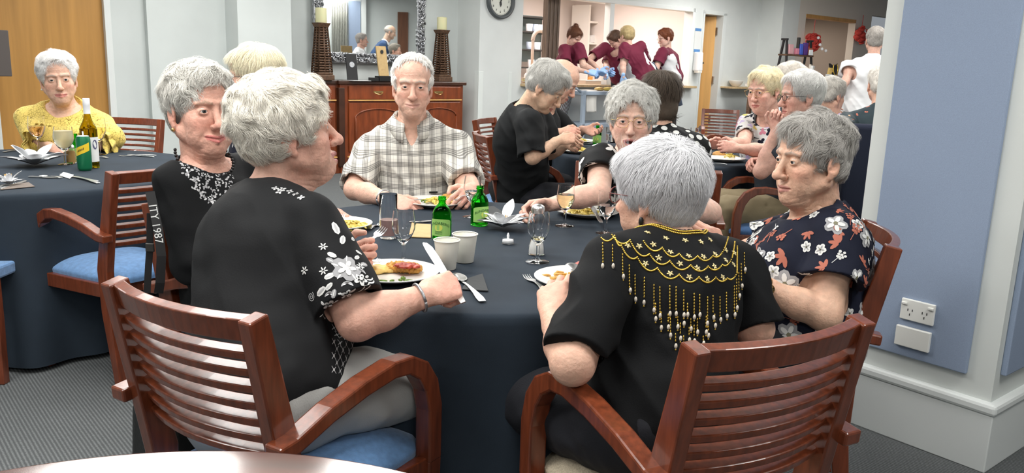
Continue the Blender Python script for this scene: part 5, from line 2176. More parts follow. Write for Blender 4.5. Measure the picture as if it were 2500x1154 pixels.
# woman in black and white blouse, with glasses
def gl_print(info, V, Q, rs):
    it = []
    cen = V[Q].mean(1)
    N = tri_normals(V, Q)
    done = []
    for i in rs.permutation(len(Q)):
        c = cen[i]
        if any(((c - d) ** 2).sum() < .062 ** 2 for d in done):
            continue
        done.append(c)
        a = rs.rand() * 6.3
        if len(done) % 3:
            sh = [(petal(k * 1.9, 0, 1, .30), 1) for k in range(3)]
            it.append((c + N[i] * .05, -N[i], sh, .038, a))
        else:
            it.append((c + N[i] * .05, -N[i], [(petal(0, -.6, 1, .38), 1)], .040, a))
        if len(done) > 90:
            break
    return it
gl = person('curly white-haired woman with glasses in black and white blouse, mouth open', (1541, 291, 3.25), -8, -22, pitch=-2, s=1.0,
            hair=dict(HCURL, t=23, col=(.70, .69, .65), curl=.7, wsize=15, lump=8, lsize=24, fringe=1.0, ears=0),
            Nk=at(1535, 388, 3.30), P=(.50, 3.46, .53), sw=.165, tw=1.05, td=1.1, bust=1.15,
            armR=dict(S=at(1466, 396, 3.22), E=at(1462, 470, 3.02), W=at(1342, 500, 3.03), D=(-.75, -.25, -.1), T=(.0, -.5, .6), curl=(35, 45, 30)),
            armL=dict(E=np.array((.78, 3.2, .76)), W=np.array((.62, 3.05, .79))),
            shirt=[M_bk2, M_w], sleeve={'L': .55, 'R': .55}, loose=.03, st=.014, trousers=M_darktr, hres=.0026, bres=.006, sres=.005, nstr=7000, face=dict(mouth=.9, nose=1.0, jowl=1.15), prints=gl_print, neckcut=(.085, .035, .03, 1, .8), skin=(.74, .47, .37), brow=(.5, .42, .36), lips=(.50, .20, .18), seed=7)
spectacles(gl, M_gmf, rimless=True)
# ------------------------------------------------------------------ gold beading on the back of the black top
from mathutils.bvhtree import BVHTree
def on_surface(bv, x, y, off=.001):
    d = nrm(ray(x, y))
    h = bv.ray_cast(Vector(CAM), Vector(d), 6)
    if h[0] is None:
        return None
    return np.array(h[0]) + np.array(h[1]) * off, np.array(h[1])
V, Q = wh['shirt']
bvw = BVHTree.FromPolygons(V.tolist(), Q.tolist())
def cr(p):
    return p[0] / 1.88 + 1260, p[1] / 1.88 + 540
rows = [[(585, 92), (670, 122), (748, 150), (832, 160), (902, 160), (955, 125), (975, 70)],
        [(440, 64), (522, 88), (612, 150), (705, 182), (800, 202), (880, 208), (945, 200), (990, 168), (1004, 90)],
        [(392, 78), (452, 68), (482, 112), (555, 165), (648, 215), (748, 245), (838, 257), (915, 258), (968, 262), (1012, 238), (1014, 110)]]
for row in rows:
    m = MB()
    for (x0, y0), (x1, y1) in zip(row[:-1], row[1:]):
        L = math.hypot(x1 - x0, y1 - y0)
        n = max(4, int(L / 5.2))
        for i in range(n):
            t_ = i / n
            sag = 30 * (L / 95) * (4 * t_ * (1 - t_)) * (1 if abs(x1 - x0) > 25 else .1)
            p = on_surface(bvw, *cr((x0 + (x1 - x0) * t_, y0 + (y1 - y0) * t_ + sag)))
            if p:
                m.ball(p[0], .0022, 6)
    sub(wh, 'gold_scallop', m, M_gold)
m = MB()
nc = wh['Nk'] + wh['Bt'].T @ np.array((0, .01, .035))
for row_ in range(2):
    for i in range(150):
        a_ = 2 * PI * i / 150
        d = wh['Bt'].T @ np.array((math.sin(a_), math.cos(a_), -.42 - .05 * row_))
        h_ = bvw.ray_cast(Vector(nc + d * .30), Vector(-nrm(d)), .4)
        d2 = nrm(wh['Bt'].T @ np.array((math.sin(a_), math.cos(a_), 0)))
        q_ = nc + d2 * (.0885 + .004 * row_) + wh['Bt'].T @ np.array((0, 0, .05))
        h_ = bvw.ray_cast(Vector(q_), Vector(-wh['Bt'][2]), .15)
        if h_[0] is not None and math.cos(a_) < .3:
            m.ball(np.array(h_[0]) + np.array(h_[1]) * .001, .0024, 6)
sub(wh, 'neckline_trim', m, M_gold)
M_pgold = mat('pale_gold_beads', (.74, .62, .32), .3, .5)
for x, y in [(603, 52), (688, 78), (776, 88), (848, 95), (890, 85), (512, 112), (565, 115), (630, 107), (708, 142), (792, 160), (860, 163), (914, 152), (962, 132), (594, 195), (655, 168), (752, 195), (832, 215), (910, 208), (962, 180), (707, 240), (795, 257), (877, 265), (948, 258), (998, 200), (1000, 145)]:
    p = on_surface(bvw, *cr((x, y)))
    if not p:
        continue
    p, nn = p
    fm = MB()
    ux = nrm(np.cross((0, 0, 1), nn))
    uy = np.cross(nn, ux)
    for k in range(5):
        a = 2 * PI * k / 5 + x
        d = ux * math.cos(a) + uy * math.sin(a)
        fm.ball(p + d * .0040, (.0044, .0022, .0017), 6, X=d, Y=np.cross(nn, d), Z=nn)
    sub(wh, 'bead_flower', fm, M_pgold)
st = [(398, 105, 212), (442, 115, 212), (487, 155, 258), (517, 205, 320), (543, 250, 360), (588, 262, 375), (633, 295, 410), (660, 305, 435), (640, 380, 450), (705, 300, 425), (733, 305, 425), (768, 320, 430), (785, 380, 428), (815, 335, 440), (840, 340, 430), (875, 350, 470), (900, 345, 445), (932, 350, 455), (962, 330, 438), (998, 300, 430), (1018, 240, 345), (1045, 150, 225), (665, 420, 490), (697, 430, 487), (707, 450, 527), (740, 440, 485), (768, 430, 470), (752, 470, 540), (800, 450, 495), (830, 450, 510), (815, 480, 552), (792, 490, 547), (730, 520, 575), (767, 530, 602), (792, 560, 620), (870, 440, 510), (880, 470, 525), (908, 430, 482), (857, 530, 562), (1008, 270, 400), (1030, 200, 300)]
for x, y0, y1 in st:
    m = MB()
    y = y0
    while y < y1 - 16:
        p = on_surface(bvw, *cr((x, y)))
        if p:
            m.ball(p[0] + p[1] * .001, (.0017, .0017, .0030), 6)
        y += 14
    p = on_surface(bvw, *cr((x, y1 - 2)))
    if p is None or not m.V:
        continue
    m.ball(p[0] + p[1] * .003 - np.array([0, 0, .008]), .002, 6)
    s_ = sub(wh, 'bead_strand', m, M_gold)
    m = MB()
    m.ball(p[0] + p[1] * .003, (.0034, .0034, .0062), 8)
    sub(wh, 'pearl_drop', m, M_pearl, parent=s_)['label'] = 'pale pearl drop'

# ------------------------------------------------------------------ tableware
TZ = .742
def thing_at(name, p, label, cat, group=None, rz=0):
    return empty(name, p, rz, label, cat, group)

def lathe_obj(name, prof, m, parent=None, loc=None, n=40, cap=True, **k):
    mb = MB()
    mb.lathe(prof, n=n, cap=cap)
    return mb.build(name, m, parent, smooth=True, loc=None, auto=50, **k)

def bez(pts, n=6):
    """smooth a profile by Catmull-Rom"""
    out = []
    P = [pts[0]] + pts + [pts[-1]]
    for i in range(1, len(P) - 2):
        for k in range(n):
            t_ = k / n
            a, b, c, d = (np.array(P[i + j], float) for j in (-1, 0, 1, 2))
            out.append(tuple(.5 * ((2 * b) + (c - a) * t_ + (2 * a - 5 * b + 4 * c - d) * t_ ** 2 + (3 * b - a - 3 * c + d) * t_ ** 3)))
    out.append(tuple(pts[-1]))
    return [(max(r, 0), z) for r, z in out]

def plate(p, label, r=.12, group='white plates of dinner'):
    t = thing_at('dinner_plate', p, label, 'plate', group)
    lathe_obj('plate_body', [(0, 0), (r * .6, 0), (r * .64, .003), (r * .75, .009), (r, .018), (r * 1.003, .0205), (r * .985, .021), (r * .74, .0125), (r * .62, .008), (0, .0075)], M_white, t, n=64)
    return t

def wine_glass(p, label, drink=None, fill=.5, h=.145, name='wine_glass', group=None, br=.033):
    t = thing_at(name, p, label, 'glass', group)
    out = bez([(.0, .003), (.030, .002), (.033, .003), (.012, .007), (.0055, .014), (.005, h * .30), (.007, h * .36), (br * .62, h * .47), (br * .97, h * .64), (br, h * .75), (br * .93, h * .90), (br * .88, h)])
    inn = bez([(br * .88 - .0012, h), (br * .93 - .0013, h * .90), (br - .0014, h * .75), (br * .96 - .0014, h * .64), (br * .60 - .001, h * .48), (0, h * .40)])
    lathe_obj('glass_body', out + inn, M_glass, t, n=36)
    if drink is not None:
        zt = h * (.40 + .6 * fill)
        pr = [(max(r - .0006, 0), z) for r, z in inn[::-1] if z < zt]
        pr += [(pr[-1][0], zt), (0, zt)]
        lathe_obj('drink', pr, drink, t, n=36)
    return t

def tumbler(p, label, r=.028, h=.14, drink=None, fill=.4, name='tumbler', flute=0):
    t = thing_at(name, p, label, 'glass')
    lathe_obj('glass_body', [(0, 0), (r * .93, 0), (r * .97, .004), (r, h * .5), (r * 1.02, h - .001), (r * 1.0, h), (r * .97, h - .001), (r * .94, h * .5), (r * .90, .010), (0, .009)], M_glass, t, n=28)
    if drink is not None:
        lathe_obj('drink', [(0, .0096), (r * .895, .0105), (r * .93, h * fill), (0, h * fill)], drink, t, n=28)
    return t

def bottle_profile(r, h, neck, sh, style):
    if style == 'stubby':
        return bez([(r * .9, 0), (r, .006), (r, h * .54), (r * .96, h * .62), (r * .74, h * .74), (neck * 1.12, h * .83), (neck, h * .89)], 5) + [(neck, h * .915), (neck * 1.22, h * .92), (neck * 1.22, h * .945), (neck, h * .95), (neck * 1.14, h * .96), (neck * 1.14, h)]
    return bez([(r * .92, 0), (r, .006), (r, h * .50), (r * .93, h * .58), (r * .55, h * .68), (neck * 1.05, h * .76), (neck, h * .84), (neck, h)], 5)

def bottle(p, label, rz=0, word=None):
    """stubby green ginger-beer bottle with a pale green label"""
    r, h = .0315, .140
    t = thing_at('drink_bottle', p, label, 'bottle', None, rz)
    pr = bottle_profile(r, h, .0115, 0, 'stubby')
    inn = [(max(a - .0022, 0), max(z, .005)) for a, z in pr[::-1]]
    lathe_obj('glass_body', [(0, 0)] + pr + inn + [(0, .005)], M_green, t, n=40)
    mb = MB()
    V, Fc = [], []
    n = 20
    for j in range(2):
        for i in range(n + 1):
            a = R_(-78 + 156 * i / n)
            z = h * .10 if j == 0 else h * (.44 + .06 * math.sqrt(max(0, 1 - (2 * i / n - 1) ** 2)))
            V.append(((r + .0005) * math.sin(a), -(r + .0005) * math.cos(a), z))
    for i in range(n):
        Fc.append((i, i + 1, i + n + 2, i + n + 1))
    mb.add(V, Fc)
    lb = mb.build('label', mat('pale_green_label', (.30, .55, .14), .6), t, smooth=True)
    mb = MB()
    def wrap(Vt, z0, arc=0):
        o = []
        for x, y, z in Vt:
            a = x / r
            o.append(((r + .0012) * math.sin(a), -(r + .0012) * math.cos(a), z0 + y - arc * x * x))
        return o
    if word:
        Vt, Ft_ = text_mesh(word, .0125, 0)
        mb.add(wrap(Vt, h * .405, 9), Ft_)
    for k in range(3):
        mb.add(wrap([(x * .012, y * .0006, 0) for x, y in ((-1, -1), (0, -1), (1, -1), (1, 1), (0, 1), (-1, 1))], h * (.155 + .025 * k)), [(0, 1, 2, 3, 4, 5)])
    mb.build('label_lettering', mat('dark_green_print', (.015, .09, .02), .6), lb)
    mb = MB()
    mb.add(wrap([(x * .013, y * .011, 0) for x, y in disc(1, 18)], h * .30), [tuple(range(18))])
    mb.build('label_emblem', mat('label_yellow', (.62, .66, .12), .6), lb)
    lathe_obj('drink', [(0, .0055)] + [(max(a - .0026, 0), max(z, .0055)) for a, z in pr if z < h * .40] + [(r - .0026, h * .40), (0, h * .40)], mat('green_drink', (.55, .80, .35), 0, trans=1, ior=1.33), t, n=32)
    return t

def paper_cup(p, label):
    t = thing_at('paper_cup', p, label, 'cup', 'white paper cups')
    h = .082
    lathe_obj('cup_wall', [(0, .004), (.0245, .004), (.025, 0), (.026, .001), (.0355, h - .002)], M_paper, t, n=40, cap=False)
    lathe_obj('cup_inside', [(.0345, h - .002), (.0242, .006), (0, .006)], M_paper, t, n=40, cap=False)
    mb = MB()
    mb.lathe([(.0365 + .0017 * math.cos(q), h + .0017 * math.sin(q)) for q in np.linspace(0, 2 * PI, 9)[:-1]], n=40, closed=True)
    mb.build('rolled_rim', M_paper, t, smooth=True)
    return t

def frame_along(d, up):
    d = nrm(d)
    s_ = nrm(np.cross(d, up))
    return d, s_, np.cross(s_, d)

def fork(a, b, label, up=(0, 0, 1), group='steel forks'):
    """a = end of the handle, b = tips of the tines"""
    a, b = np.asarray(a, float), np.asarray(b, float)
    L = np.linalg.norm(b - a)
    d, s_, n = frame_along(b - a, np.asarray(up, float))
    t = thing_at('fork', a, label, 'fork', group)
    mb = MB()
    k = [(0, .009), (.12, .0095), (.3, .006), (.5, .004), (.60, .005), (.66, .010), (.72, .0115), (.78, .0115)]
    mb.sweep([d * L * q + n * (.004 * math.sin(q * 5) + .003) for q, w_ in k], [w_ * 2 for q, w_ in k], .0018, side=s_)
    mb.build('handle', M_steel, t, bevel=.0006)
    mb = MB()
    for i in range(4):
        x = (i - 1.5) * .0062
        mb.sweep([d * L * q + s_ * x + n * (.003 + .004 * math.sin(q * 5) + z) for q, z in ((.76, 0), (.86, -.001), (.94, .001), (1, .004))], [.0034, .003, .0026, .0012], .0016, side=s_)
    mb.build('tines', M_steel, t)
    return t

def knife(a, b, label, up=(0, 0, 1), group='steel knives'):
    a, b = np.asarray(a, float), np.asarray(b, float)
    L = np.linalg.norm(b - a)
    d, s_, n = frame_along(b - a, np.asarray(up, float))
    t = thing_at('table_knife', a, label, 'knife', group)
    mb = MB()
    mb.sweep([d * L * q + n * .003 for q in (0, .1, .3, .45)], [.012, .016, .013, .010], [.004, .005, .005, .004], side=s_)
    mb.build('handle', M_steel, t, bevel=.001)
    mb = MB()
    mb.sweep([d * L * q + n * .003 + s_ * o for q, o in ((.44, 0), (.5, .001), (.7, .002), (.88, .002), (.97, .0), (1, -.003))], [.010, .017, .019, .018, .011, .002], .0016, side=s_)
    mb.build('blade', M_steel, t)
    return t

def spoon(a, b, label, up=(0, 0, 1)):
    a, b = np.asarray(a, float), np.asarray(b, float)
    L = np.linalg.norm(b - a)
    d, s_, n = frame_along(b - a, np.asarray(up, float))
    t = thing_at('dessert_spoon', a, label, 'spoon', 'steel spoons')
    mb = MB()
    k = [(0, .009), (.1, .010), (.25, .007), (.5, .004), (.72, .0045)]
    mb.sweep([d * L * q + n * (.003 + .005 * math.sin(q * 4.4)) for q, w_ in k], [w_ * 2 for q, w_ in k], .002, side=s_)
    mb.build('handle', M_steel, t, bevel=.0006)
    mb = MB()
    V, Fc = grid_mesh(lambda u, v: d * (L * .85 + L * .155 * v * math.cos(2 * PI * u)) + s_ * (.019 * v * math.sin(2 * PI * u)) + n * (.0015 + .006 * v * v), 28, 8, True)
    mb.add(V, Fc)
    o = mb.build('bowl', M_steel, t, smooth=True)
    md = o.modifiers.new('thick', 'SOLIDIFY')
    md.thickness = .0012
    return t

M_chick = mat('crumbed_chicken', (.55, .27, .05), .6, noise=(55, .4), bump=(120, .8))
M_sauce = mat('tomato_sauce', (.33, .035, .015), .35, noise=(60, .4), bump=(120, .6))
M_pot = mat('creamy_potato', (.72, .50, .16), .5, noise=(45, .25), bump=(90, .6))
M_pasta = mat('yellow_noodles', (.70, .55, .13), .45, noise=(60, .3), bump=(90, .5))
M_bean = mat('green_bean', (.10, .17, .02), .4, noise=(60, .3))
M_roll = mat('bread_roll_crust', (.62, .33, .10), .6, noise=(25, .3))

def lumps(name, p, items, m, label, cat, kind=None, h=.003, amp=.002, fq=110, seed=0, group=None):
    """one piece of food; items = ellipsoids (offset, radii)"""
    rs = np.random.RandomState(seed)
    p = np.asarray(p, float)
    P = [ell(p + np.array(o), r, None, .006) for o, r in items]
    P.append(half(p + np.array([0, 0, .0008]), (0, 0, -1)))
    V, Q = blob(P, h, lambda x, y, z: amp * vnoise(x * fq + seed, y * fq, z * fq))
    o = link_mesh(name, V - p, Q, m, None, True, loc=p)
    tag(o, label, cat, group, kind)
    return o

def beans(p, n, label, seed, r=.03, group=None):
    rs = np.random.RandomState(seed)
    for i in range(n):
        q = np.asarray(p) + np.array([rs.randn() * r * .6, rs.randn() * r * .6, .004 + .002 * rs.rand()])
        a = rs.rand() * 6.3
        L = .008 + .018 * rs.rand()
        mb = MB()
        mb.tube([np.array([math.cos(a), math.sin(a), 0]) * L * (k - 1) * .5 + np.array([0, 0, .001 * (1 - abs(k - 1))]) for k in range(3)], [.003, .0036, .003], 7)
        o = mb.build('green_bean', M_bean, smooth=True)
        o.location = tuple(q)
        tag(o, label, 'vegetable', group or label)

def noodles(p, label, seed, r=.05, n=60, m=None):
    rs = np.random.RandomState(seed)
    mb = MB()
    for i in range(n):
        c = rs.randn(2) * r * .42
        a = rs.rand() * 6.3
        hgt = .004 + .022 * max(0, 1 - np.hypot(*c) / r) * rs.rand()
        L = .012 + .02 * rs.rand()
        pts = [np.array([c[0] + math.cos(a + .5 * k) * L * (k - 1.5) * .6, c[1] + math.sin(a + .5 * k) * L * (k - 1.5) * .6, hgt + .003 * math.sin(k * 1.7)]) for k in range(4)]
        mb.tube(pts, .0028 + .0016 * rs.rand(), 6)
    mb.ball((0, 0, .002), (r * .55, r * .5, .012), 12)
    o = mb.build('pasta_bake', m or M_pasta, smooth=True)
    o.location = tuple(p)
    tag(o, label, 'food', None, 'stuff')
    return o

PZ = np.array([0, 0, .009])
# plate of the woman with the knife
p1 = atz(958, 676, TZ)
plate(p1, 'white dinner plate with saucy chicken under the hand holding the knife', .125)
lumps('chicken_fillet', atz(985, 662, .751), [((-.012, 0, .010), (.040, .027, .017)), ((.020, -.006, .010), (.032, .024, .016)), ((-.03, .008, .006), (.022, .018, .012))], M_chick, 'crumbed chicken fillet topped with tomato sauce, before the fist with the knife', 'chicken', seed=2, h=.0022, amp=.0045, fq=170)
lumps('tomato_sauce', atz(995, 652, .772), [((0, 0, .002), (.036, .019, .009)), ((-.016, .004, .002), (.022, .015, .008))], M_sauce, 'red sauce spread on the chicken nearest the knife hand', 'sauce', seed=5, amp=.004, h=.0022, fq=160)
lumps('potato_bake', atz(922, 664, .751), [((0, 0, .006), (.036, .030, .013)), ((.03, .014, .006), (.026, .02, .011)), ((-.018, -.02, .005), (.02, .018, .010))], M_pot, 'creamy sliced potatoes on the knife woman\'s plate', 'potato', kind='stuff', seed=8, amp=.004)
beans(atz(965, 690, .751), 8, 'chopped green beans at the front of the plate by the bracelet', 3)
# plate beside it (woman with necklace)
p2 = atz(826, 556, TZ)
plate(p2, 'white dinner plate partly hidden behind the embroidered sleeve', .115)
noodles(p2 + PZ + np.array([.045, -.02, 0]), 'yellow pasta with greens on the half-hidden plate', 4, .06)
# man's plate
p3 = atz(1063, 500, TZ)
plate(p3, 'white dinner plate in front of the man in plaid shirt', .128)
noodles(p3 + PZ + np.array([.02, .01, 0]), 'yellow pasta with meat on the plaid man\'s plate', 5, .065)
lumps('chicken_fillet', p3 + PZ + np.array([.055, .03, .012]), [((0, 0, .008), (.035, .025, .014))], M_chick, 'browned chicken piece on the plaid man\'s plate', 'chicken', seed=3)
beans(p3 + PZ + np.array([-.05, -.01, .002]), 7, 'long green beans on the plaid man\'s plate', 6, .025)
# glasses woman's plate
p4 = atz(1433, 524, TZ)
plate(p4, 'white dinner plate in front of the woman in black and white blouse', .125)
noodles(p4 + PZ + np.array([-.02, 0, 0]), 'yellow pasta under red sauce, by the woman in black and white', 7, .06)
lumps('tomato_sauce', p4 + PZ + np.array([-.015, .02, .018]), [((0, 0, .008), (.036, .026, .018))], M_sauce, 'red sauced chicken mound on the pasta of the woman in black and white', 'sauce', seed=9, amp=.003)
# white-haired woman's plate
p5 = atz(1415, 692, TZ)
plate(p5, 'white dinner plate at the hand of the woman in beaded top', .122)
noodles(p5 + PZ + np.array([-.01, -.005, 0]), 'orange sauced pasta on the plate of the woman in beaded top', 8, .055, m=mat('orange_pasta', (.62, .33, .07), .5, noise=(50, .4), bump=(90, .5)))
lumps('tomato_sauce', p5 + PZ + np.array([.01, .045, .012]), [((0, 0, .01), (.03, .022, .02))], M_sauce, 'dark red sauced chicken against the beaded sleeve', 'sauce', seed=4, amp=.004)

bottle(atz(1078, 582, TZ), 'green glass drink bottle with pale green label, nearer of two, by paper cups', R_(-14), 'BUNDABERG')
bottle(atz(1170, 548, TZ), 'green glass drink bottle behind the white flower, by the plaid man', R_(38), 'BUNDABERG')
tumbler(atz(948, 580, TZ), 'tall straight glass with brownish pink drink, by the woman in black', .0285, .145, M_pink, .42)
wine_glass(atz(985, 640, TZ), 'empty stemmed wine glass beyond the plate with saucy chicken', M_water, .06, .152, group=None)
wine_glass(atz(1312, 640, TZ), 'stemmed glass with a last sip, in front of the salt shaker', M_wine, .16, .150)
wine_glass(atz(1378, 552, TZ), 'stemmed glass of white wine by the outstretched hand', M_wine, .62, .150)
wine_glass(atz(1478, 570, TZ), 'stemmed glass of clear drink beside the white-haired woman\'s face', M_water, .45, .150)
wine_glass(atz(1152, 530, TZ), 'stemmed glass at the plaid man\'s left hand', M_water, .40, .155)
paper_cup(atz(1090, 655, TZ), 'white paper cup in front, nearer the knife hand')
paper_cup(atz(1134, 638, TZ), 'white paper cup just behind the other one')

# hourglass shaker
p = atz(1309, 620, TZ)
t = thing_at('salt_shaker', p, 'hourglass shaker with steel cap behind the nearly empty glass', 'shaker')
pr = bez([(.024, 0), (.0255, .004), (.024, .025), (.014, .062), (.015, .075), (.022, .105), (.0235, .118), (.0195, .130)], 5)
lathe_obj('glass_body', [(0, 0)] + pr + [(max(a - .002, 0), max(z, .004)) for a, z in pr[::-1]] + [(0, .004)], M_glass, t, n=32)
lathe_obj('salt', [(0, .0045)] + [(max(a - .0026, 0), max(z, .0045)) for a, z in pr if z < .05] + [(0, .05)], mat('white_salt', (.8, .8, .78), .9), t, n=32)
lathe_obj('cap', [(.0205, .128), (.021, .142), (.019, .150), (.010, .155), (0, .156)], M_steel, t, n=32)

# fabric lily and tea light
def lily(p, label, seed, sc_=1.0, flat=.5):
    rs = np.random.RandomState(seed)
    t = thing_at('fabric_lily', p, label, 'flower decoration', 'white and black fabric flowers')
    def leaf(a, L, wd, el, z0, m_, nm, curl=.4):
        V, Fc = [], []
        n = 9
        ca, sa = math.cos(a), math.sin(a)
        for i in range(n):
            q = i / (n - 1)
            w_ = wd * math.sin(PI * (q * .94 + .03)) ** 1.15 * 1.1
            r = L * (q + .04)
            z = z0 + L * (el * q - curl * q * q)
            for j in (-1, -.5, 0, .5, 1):
                V.append((ca * r - sa * w_ * j, sa * r + ca * w_ * j, max(.002, z + .25 * w_ * j * j)))
        for i in range(n - 1):
            for j in range(4):
                Fc.append((i * 5 + j, i * 5 + j + 1, i * 5 + j + 6, i * 5 + j + 5))
        mb = MB()
        mb.add(V, Fc)
        o = mb.build(nm, m_, t, smooth=True)
        md = o.modifiers.new('thick', 'SOLIDIFY')
        md.thickness = .0008
    for i in range(6):
        leaf(i * PI / 3 + rs.rand() * .3, (.066 + .02 * rs.rand()) * sc_, .019 * sc_, (.55 + .75 * rs.rand()), .012, M_petal, 'petal', .25)
    for i in range(6):
        leaf(i * 1.0472 + .5, .080 * sc_, .019 * sc_, .48, .008, M_petal, 'petal', .18)
    for i in range(4):
        leaf(i * PI / 2 + .35 + rs.rand() * .4, .096 * sc_, .026 * sc_, .42, .006, M_petb, 'black_leaf', .12)
    mb = MB()
    for i in range(7):
        a = i * .9
        mb.tube([(0, 0, .015), (.006 * math.cos(a), .006 * math.sin(a), .03), (.013 * math.cos(a), .013 * math.sin(a), .044)], .0011, 5)
        mb.ball((.013 * math.cos(a), .013 * math.sin(a), .045), (.002, .002, .0035), 6)
    mb.build('stamen', mat('ochre_stamen', (.42, .25, .06), .6), t)
    return t
lily(atz(1228, 558, TZ), 'white and black fabric lily in the centre of the middle table', 3, 1.0)
def tealight(p, label):
    t = thing_at('tea_light', p, label, 'candle')
    lathe_obj('cup', [(0, 0), (.019, 0), (.0195, .002), (.0195, .017), (.0188, .017), (.0186, .002), (0, .0018)], M_glass, t, n=24)
    mb = MB()
    mb.lathe([(0, .002), (.0182, .002), (.0182, .0125), (.004, .0125), (.0035, .02), (.0045, .026), (.002, .034), (0, .036)], n=20)
    mb.build('wax', M_petal, t, smooth=True)
tealight(atz(1240, 594, TZ), 'small clear tea light in front of the middle table lily')

# napkins and cutlery
def napkin(corners, label, m_, z=TZ + .0015, name='napkin', th=.003):
    mb = MB()
    P = [atz(x, y, z) for x, y in corners]
    mb.poly(P, th, (0, 0, 1))
    o = mb.build(name, m_, bevel=.0008)
    c = np.mean(P, 0)
    o.data.transform(Matrix.Translation(-Vector(c)))
    o.location = tuple(c)
    return tag(o, label, 'napkin')
napkin([(1128, 706), (1192, 710), (1178, 668), (1140, 680)], 'folded black paper napkin under the spoon', M_slate)
napkin([(1003, 578), (1052, 580), (1052, 548), (1016, 546)], 'tan paper napkin behind the empty wine glass', M_kraft)
napkin([(1185, 526), (1232, 520), (1205, 503), (1180, 505)], 'black paper napkin right of the bottle by the flower', M_slate)
o = napkin([(882, 612), (893, 632), (868, 640), (850, 618)], 'crumpled tan napkin at the left fist of the knife woman', M_kraft, TZ + .006, th=.01)
spoon(atz(1178, 738, TZ), atz(1112, 672, TZ), 'steel spoon lying on the black napkin by the knife hand')
fork(atz(1334, 716, TZ), atz(1284, 672, TZ), 'steel fork lying left of the beaded woman\'s plate')
a = fl['arms']['R']
hr = a['W'] + nrm(a['D']) * .085 * 1 - np.array([0, 0, .015])
knife(hr - nrm(at(1035, 593, 1.98) - hr) * .05, at(1036, 594, 1.98), 'table knife held upright in the fist', up=(.3, -1, .2))
fork(atz(868, 655, .766), atz(928, 634, .772), 'steel fork resting on the edge of the plate with chicken')
a = fl['arms']['L']
fork(at(880, 616, 2.16), at(938, 556, 2.30), 'steel fork held up in the left hand of the knife woman', up=(.2, -.6, .8))
fork(atz(812, 560, .768), atz(836, 524, .785), 'steel fork standing in the pasta of the half-hidden plate')
fork(atz(900, 560, TZ), atz(930, 547, TZ), 'steel fork lying beside the tall tumbler')
knife(atz(1005, 545, TZ), atz(1052, 540, TZ), 'table knife lying on the tan napkin')
knife(atz(972, 492, TZ + .02), atz(1030, 488, .772), 'table knife at the plaid man\'s right hand')
fork(at(1142, 478, 3.16), atz(1108, 488, .785), 'steel fork in the plaid man\'s left hand')
knife(atz(1468, 545, .765), atz(1440, 500, .77), 'table knife across the plate of the woman in black and white')
spoon(atz(1392, 715, .79), at(1398, 648, 2.0), 'steel spoon in the hand of the woman in beaded top', up=(0, -1, .3))

# left table
def T2(x, y):
    return atz(x, y, TZ)
lily(T2(85, 405), 'white and black fabric lily on the left table', 5, 1.5)
wine_glass(T2(95, 372), 'stemmed glass of rose drink behind the left table lily', M_rose, .55, .20, br=.045)
wine_glass(T2(160, 402), 'stemmed goblet of cloudy lemon drink on the left table', M_cloudy, .82, .19, br=.047)
wine_glass(T2(244, 378), 'stemmed glass half hidden behind the wine bottle', M_wine, .6, .20, br=.04)
p = T2(208, 415)
t = thing_at('drink_can', p, 'green drink can with a yellow band and a white straw', 'can')
lathe_obj('can_body', [(0, .004), (.026, .0), (.031, .008), (.032, .012), (.032, .150), (.028, .160), (.0275, .163), (.026, .160), (0, .158)], mat('can_green', (.01, .155, .065), .3, .3), t, n=36)
mb = MB()
V, Fc = [], []
for i in range(15):
    a = R_(-75 + 150 * i / 14)
    z = .098 + .018 * (a / 1.3)
    for dz in (-.019, .019):
        V.append((.0326 * math.sin(a), -.0326 * math.cos(a), z + dz))
for i in range(14):
    Fc.append((2 * i, 2 * i + 2, 2 * i + 3, 2 * i + 1))
mb.add(V, Fc)
bd = mb.build('yellow_band', mat('can_yellow', (.72, .50, .03), .4), t, smooth=True)
mb = MB()
for k in range(6):                                   # the illegible dark script on the band
    x0 = -.014 + .0052 * k
    V = [(x0, -.004), (x0 + .003, -.005), (x0 + .0042, .003 + .003 * (k % 2)), (x0 + .0012, .004 + .002 * (k % 3))]
    mb.add([(.0332 * math.sin(x / .032), -.0332 * math.cos(x / .032), .098 + y + .45 * x) for x, y in V], [(0, 1, 2, 3)])
mb.build('band_script', M_black, bd)
lathe_obj('lid', [(0, .161), (.025, .161), (.0265, .1635), (.024, .1645), (0, .162)], M_offw, t, n=30)
mb = MB()
mb.tube([(0, .004, .15), (0, .002, .185)], .0035, 8)
mb.build('straw', M_offw, t)
p = T2(222, 408)
t = thing_at('wine_bottle', p, 'olive glass wine bottle with white cap and white label', 'bottle', None, R_(28))
pr = bottle_profile(.040, .335, .0148, 0, 'wine')
lathe_obj('glass_body', [(0, 0)] + pr + [(max(a - .0025, 0), max(z, .006)) for a, z in pr[::-1]] + [(0, .006)], M_olive, t, n=40)
lathe_obj('wine', [(0, .0065)] + [(max(a - .003, 0), max(z, .0065)) for a, z in pr if z < .19] + [(.02, .19), (0, .19)], M_wine, t, n=32)
lathe_obj('screw_cap', [(.0155, .262), (.0155, .300), (.0160, .301), (.0160, .334), (.0150, .3365), (0, .337)], M_petal, t, n=30)
mb = MB()
V, Fc = [], []
for i in range(19):
    a = R_(-80 + 160 * i / 18)
    for z in (.03, .150):
        V.append((.0405 * math.sin(a), -.0405 * math.cos(a), z))
for i in range(18):
    Fc.append((2 * i, 2 * i + 2, 2 * i + 3, 2 * i + 1))
mb.add(V, Fc)
lb = mb.build('label', M_offw, t, smooth=True)
mb = MB()
def wr(Vt, z0):
    return [(.0412 * math.sin(x / .04), -.0412 * math.cos(x / .04), z0 + y) for x, y, z in Vt]
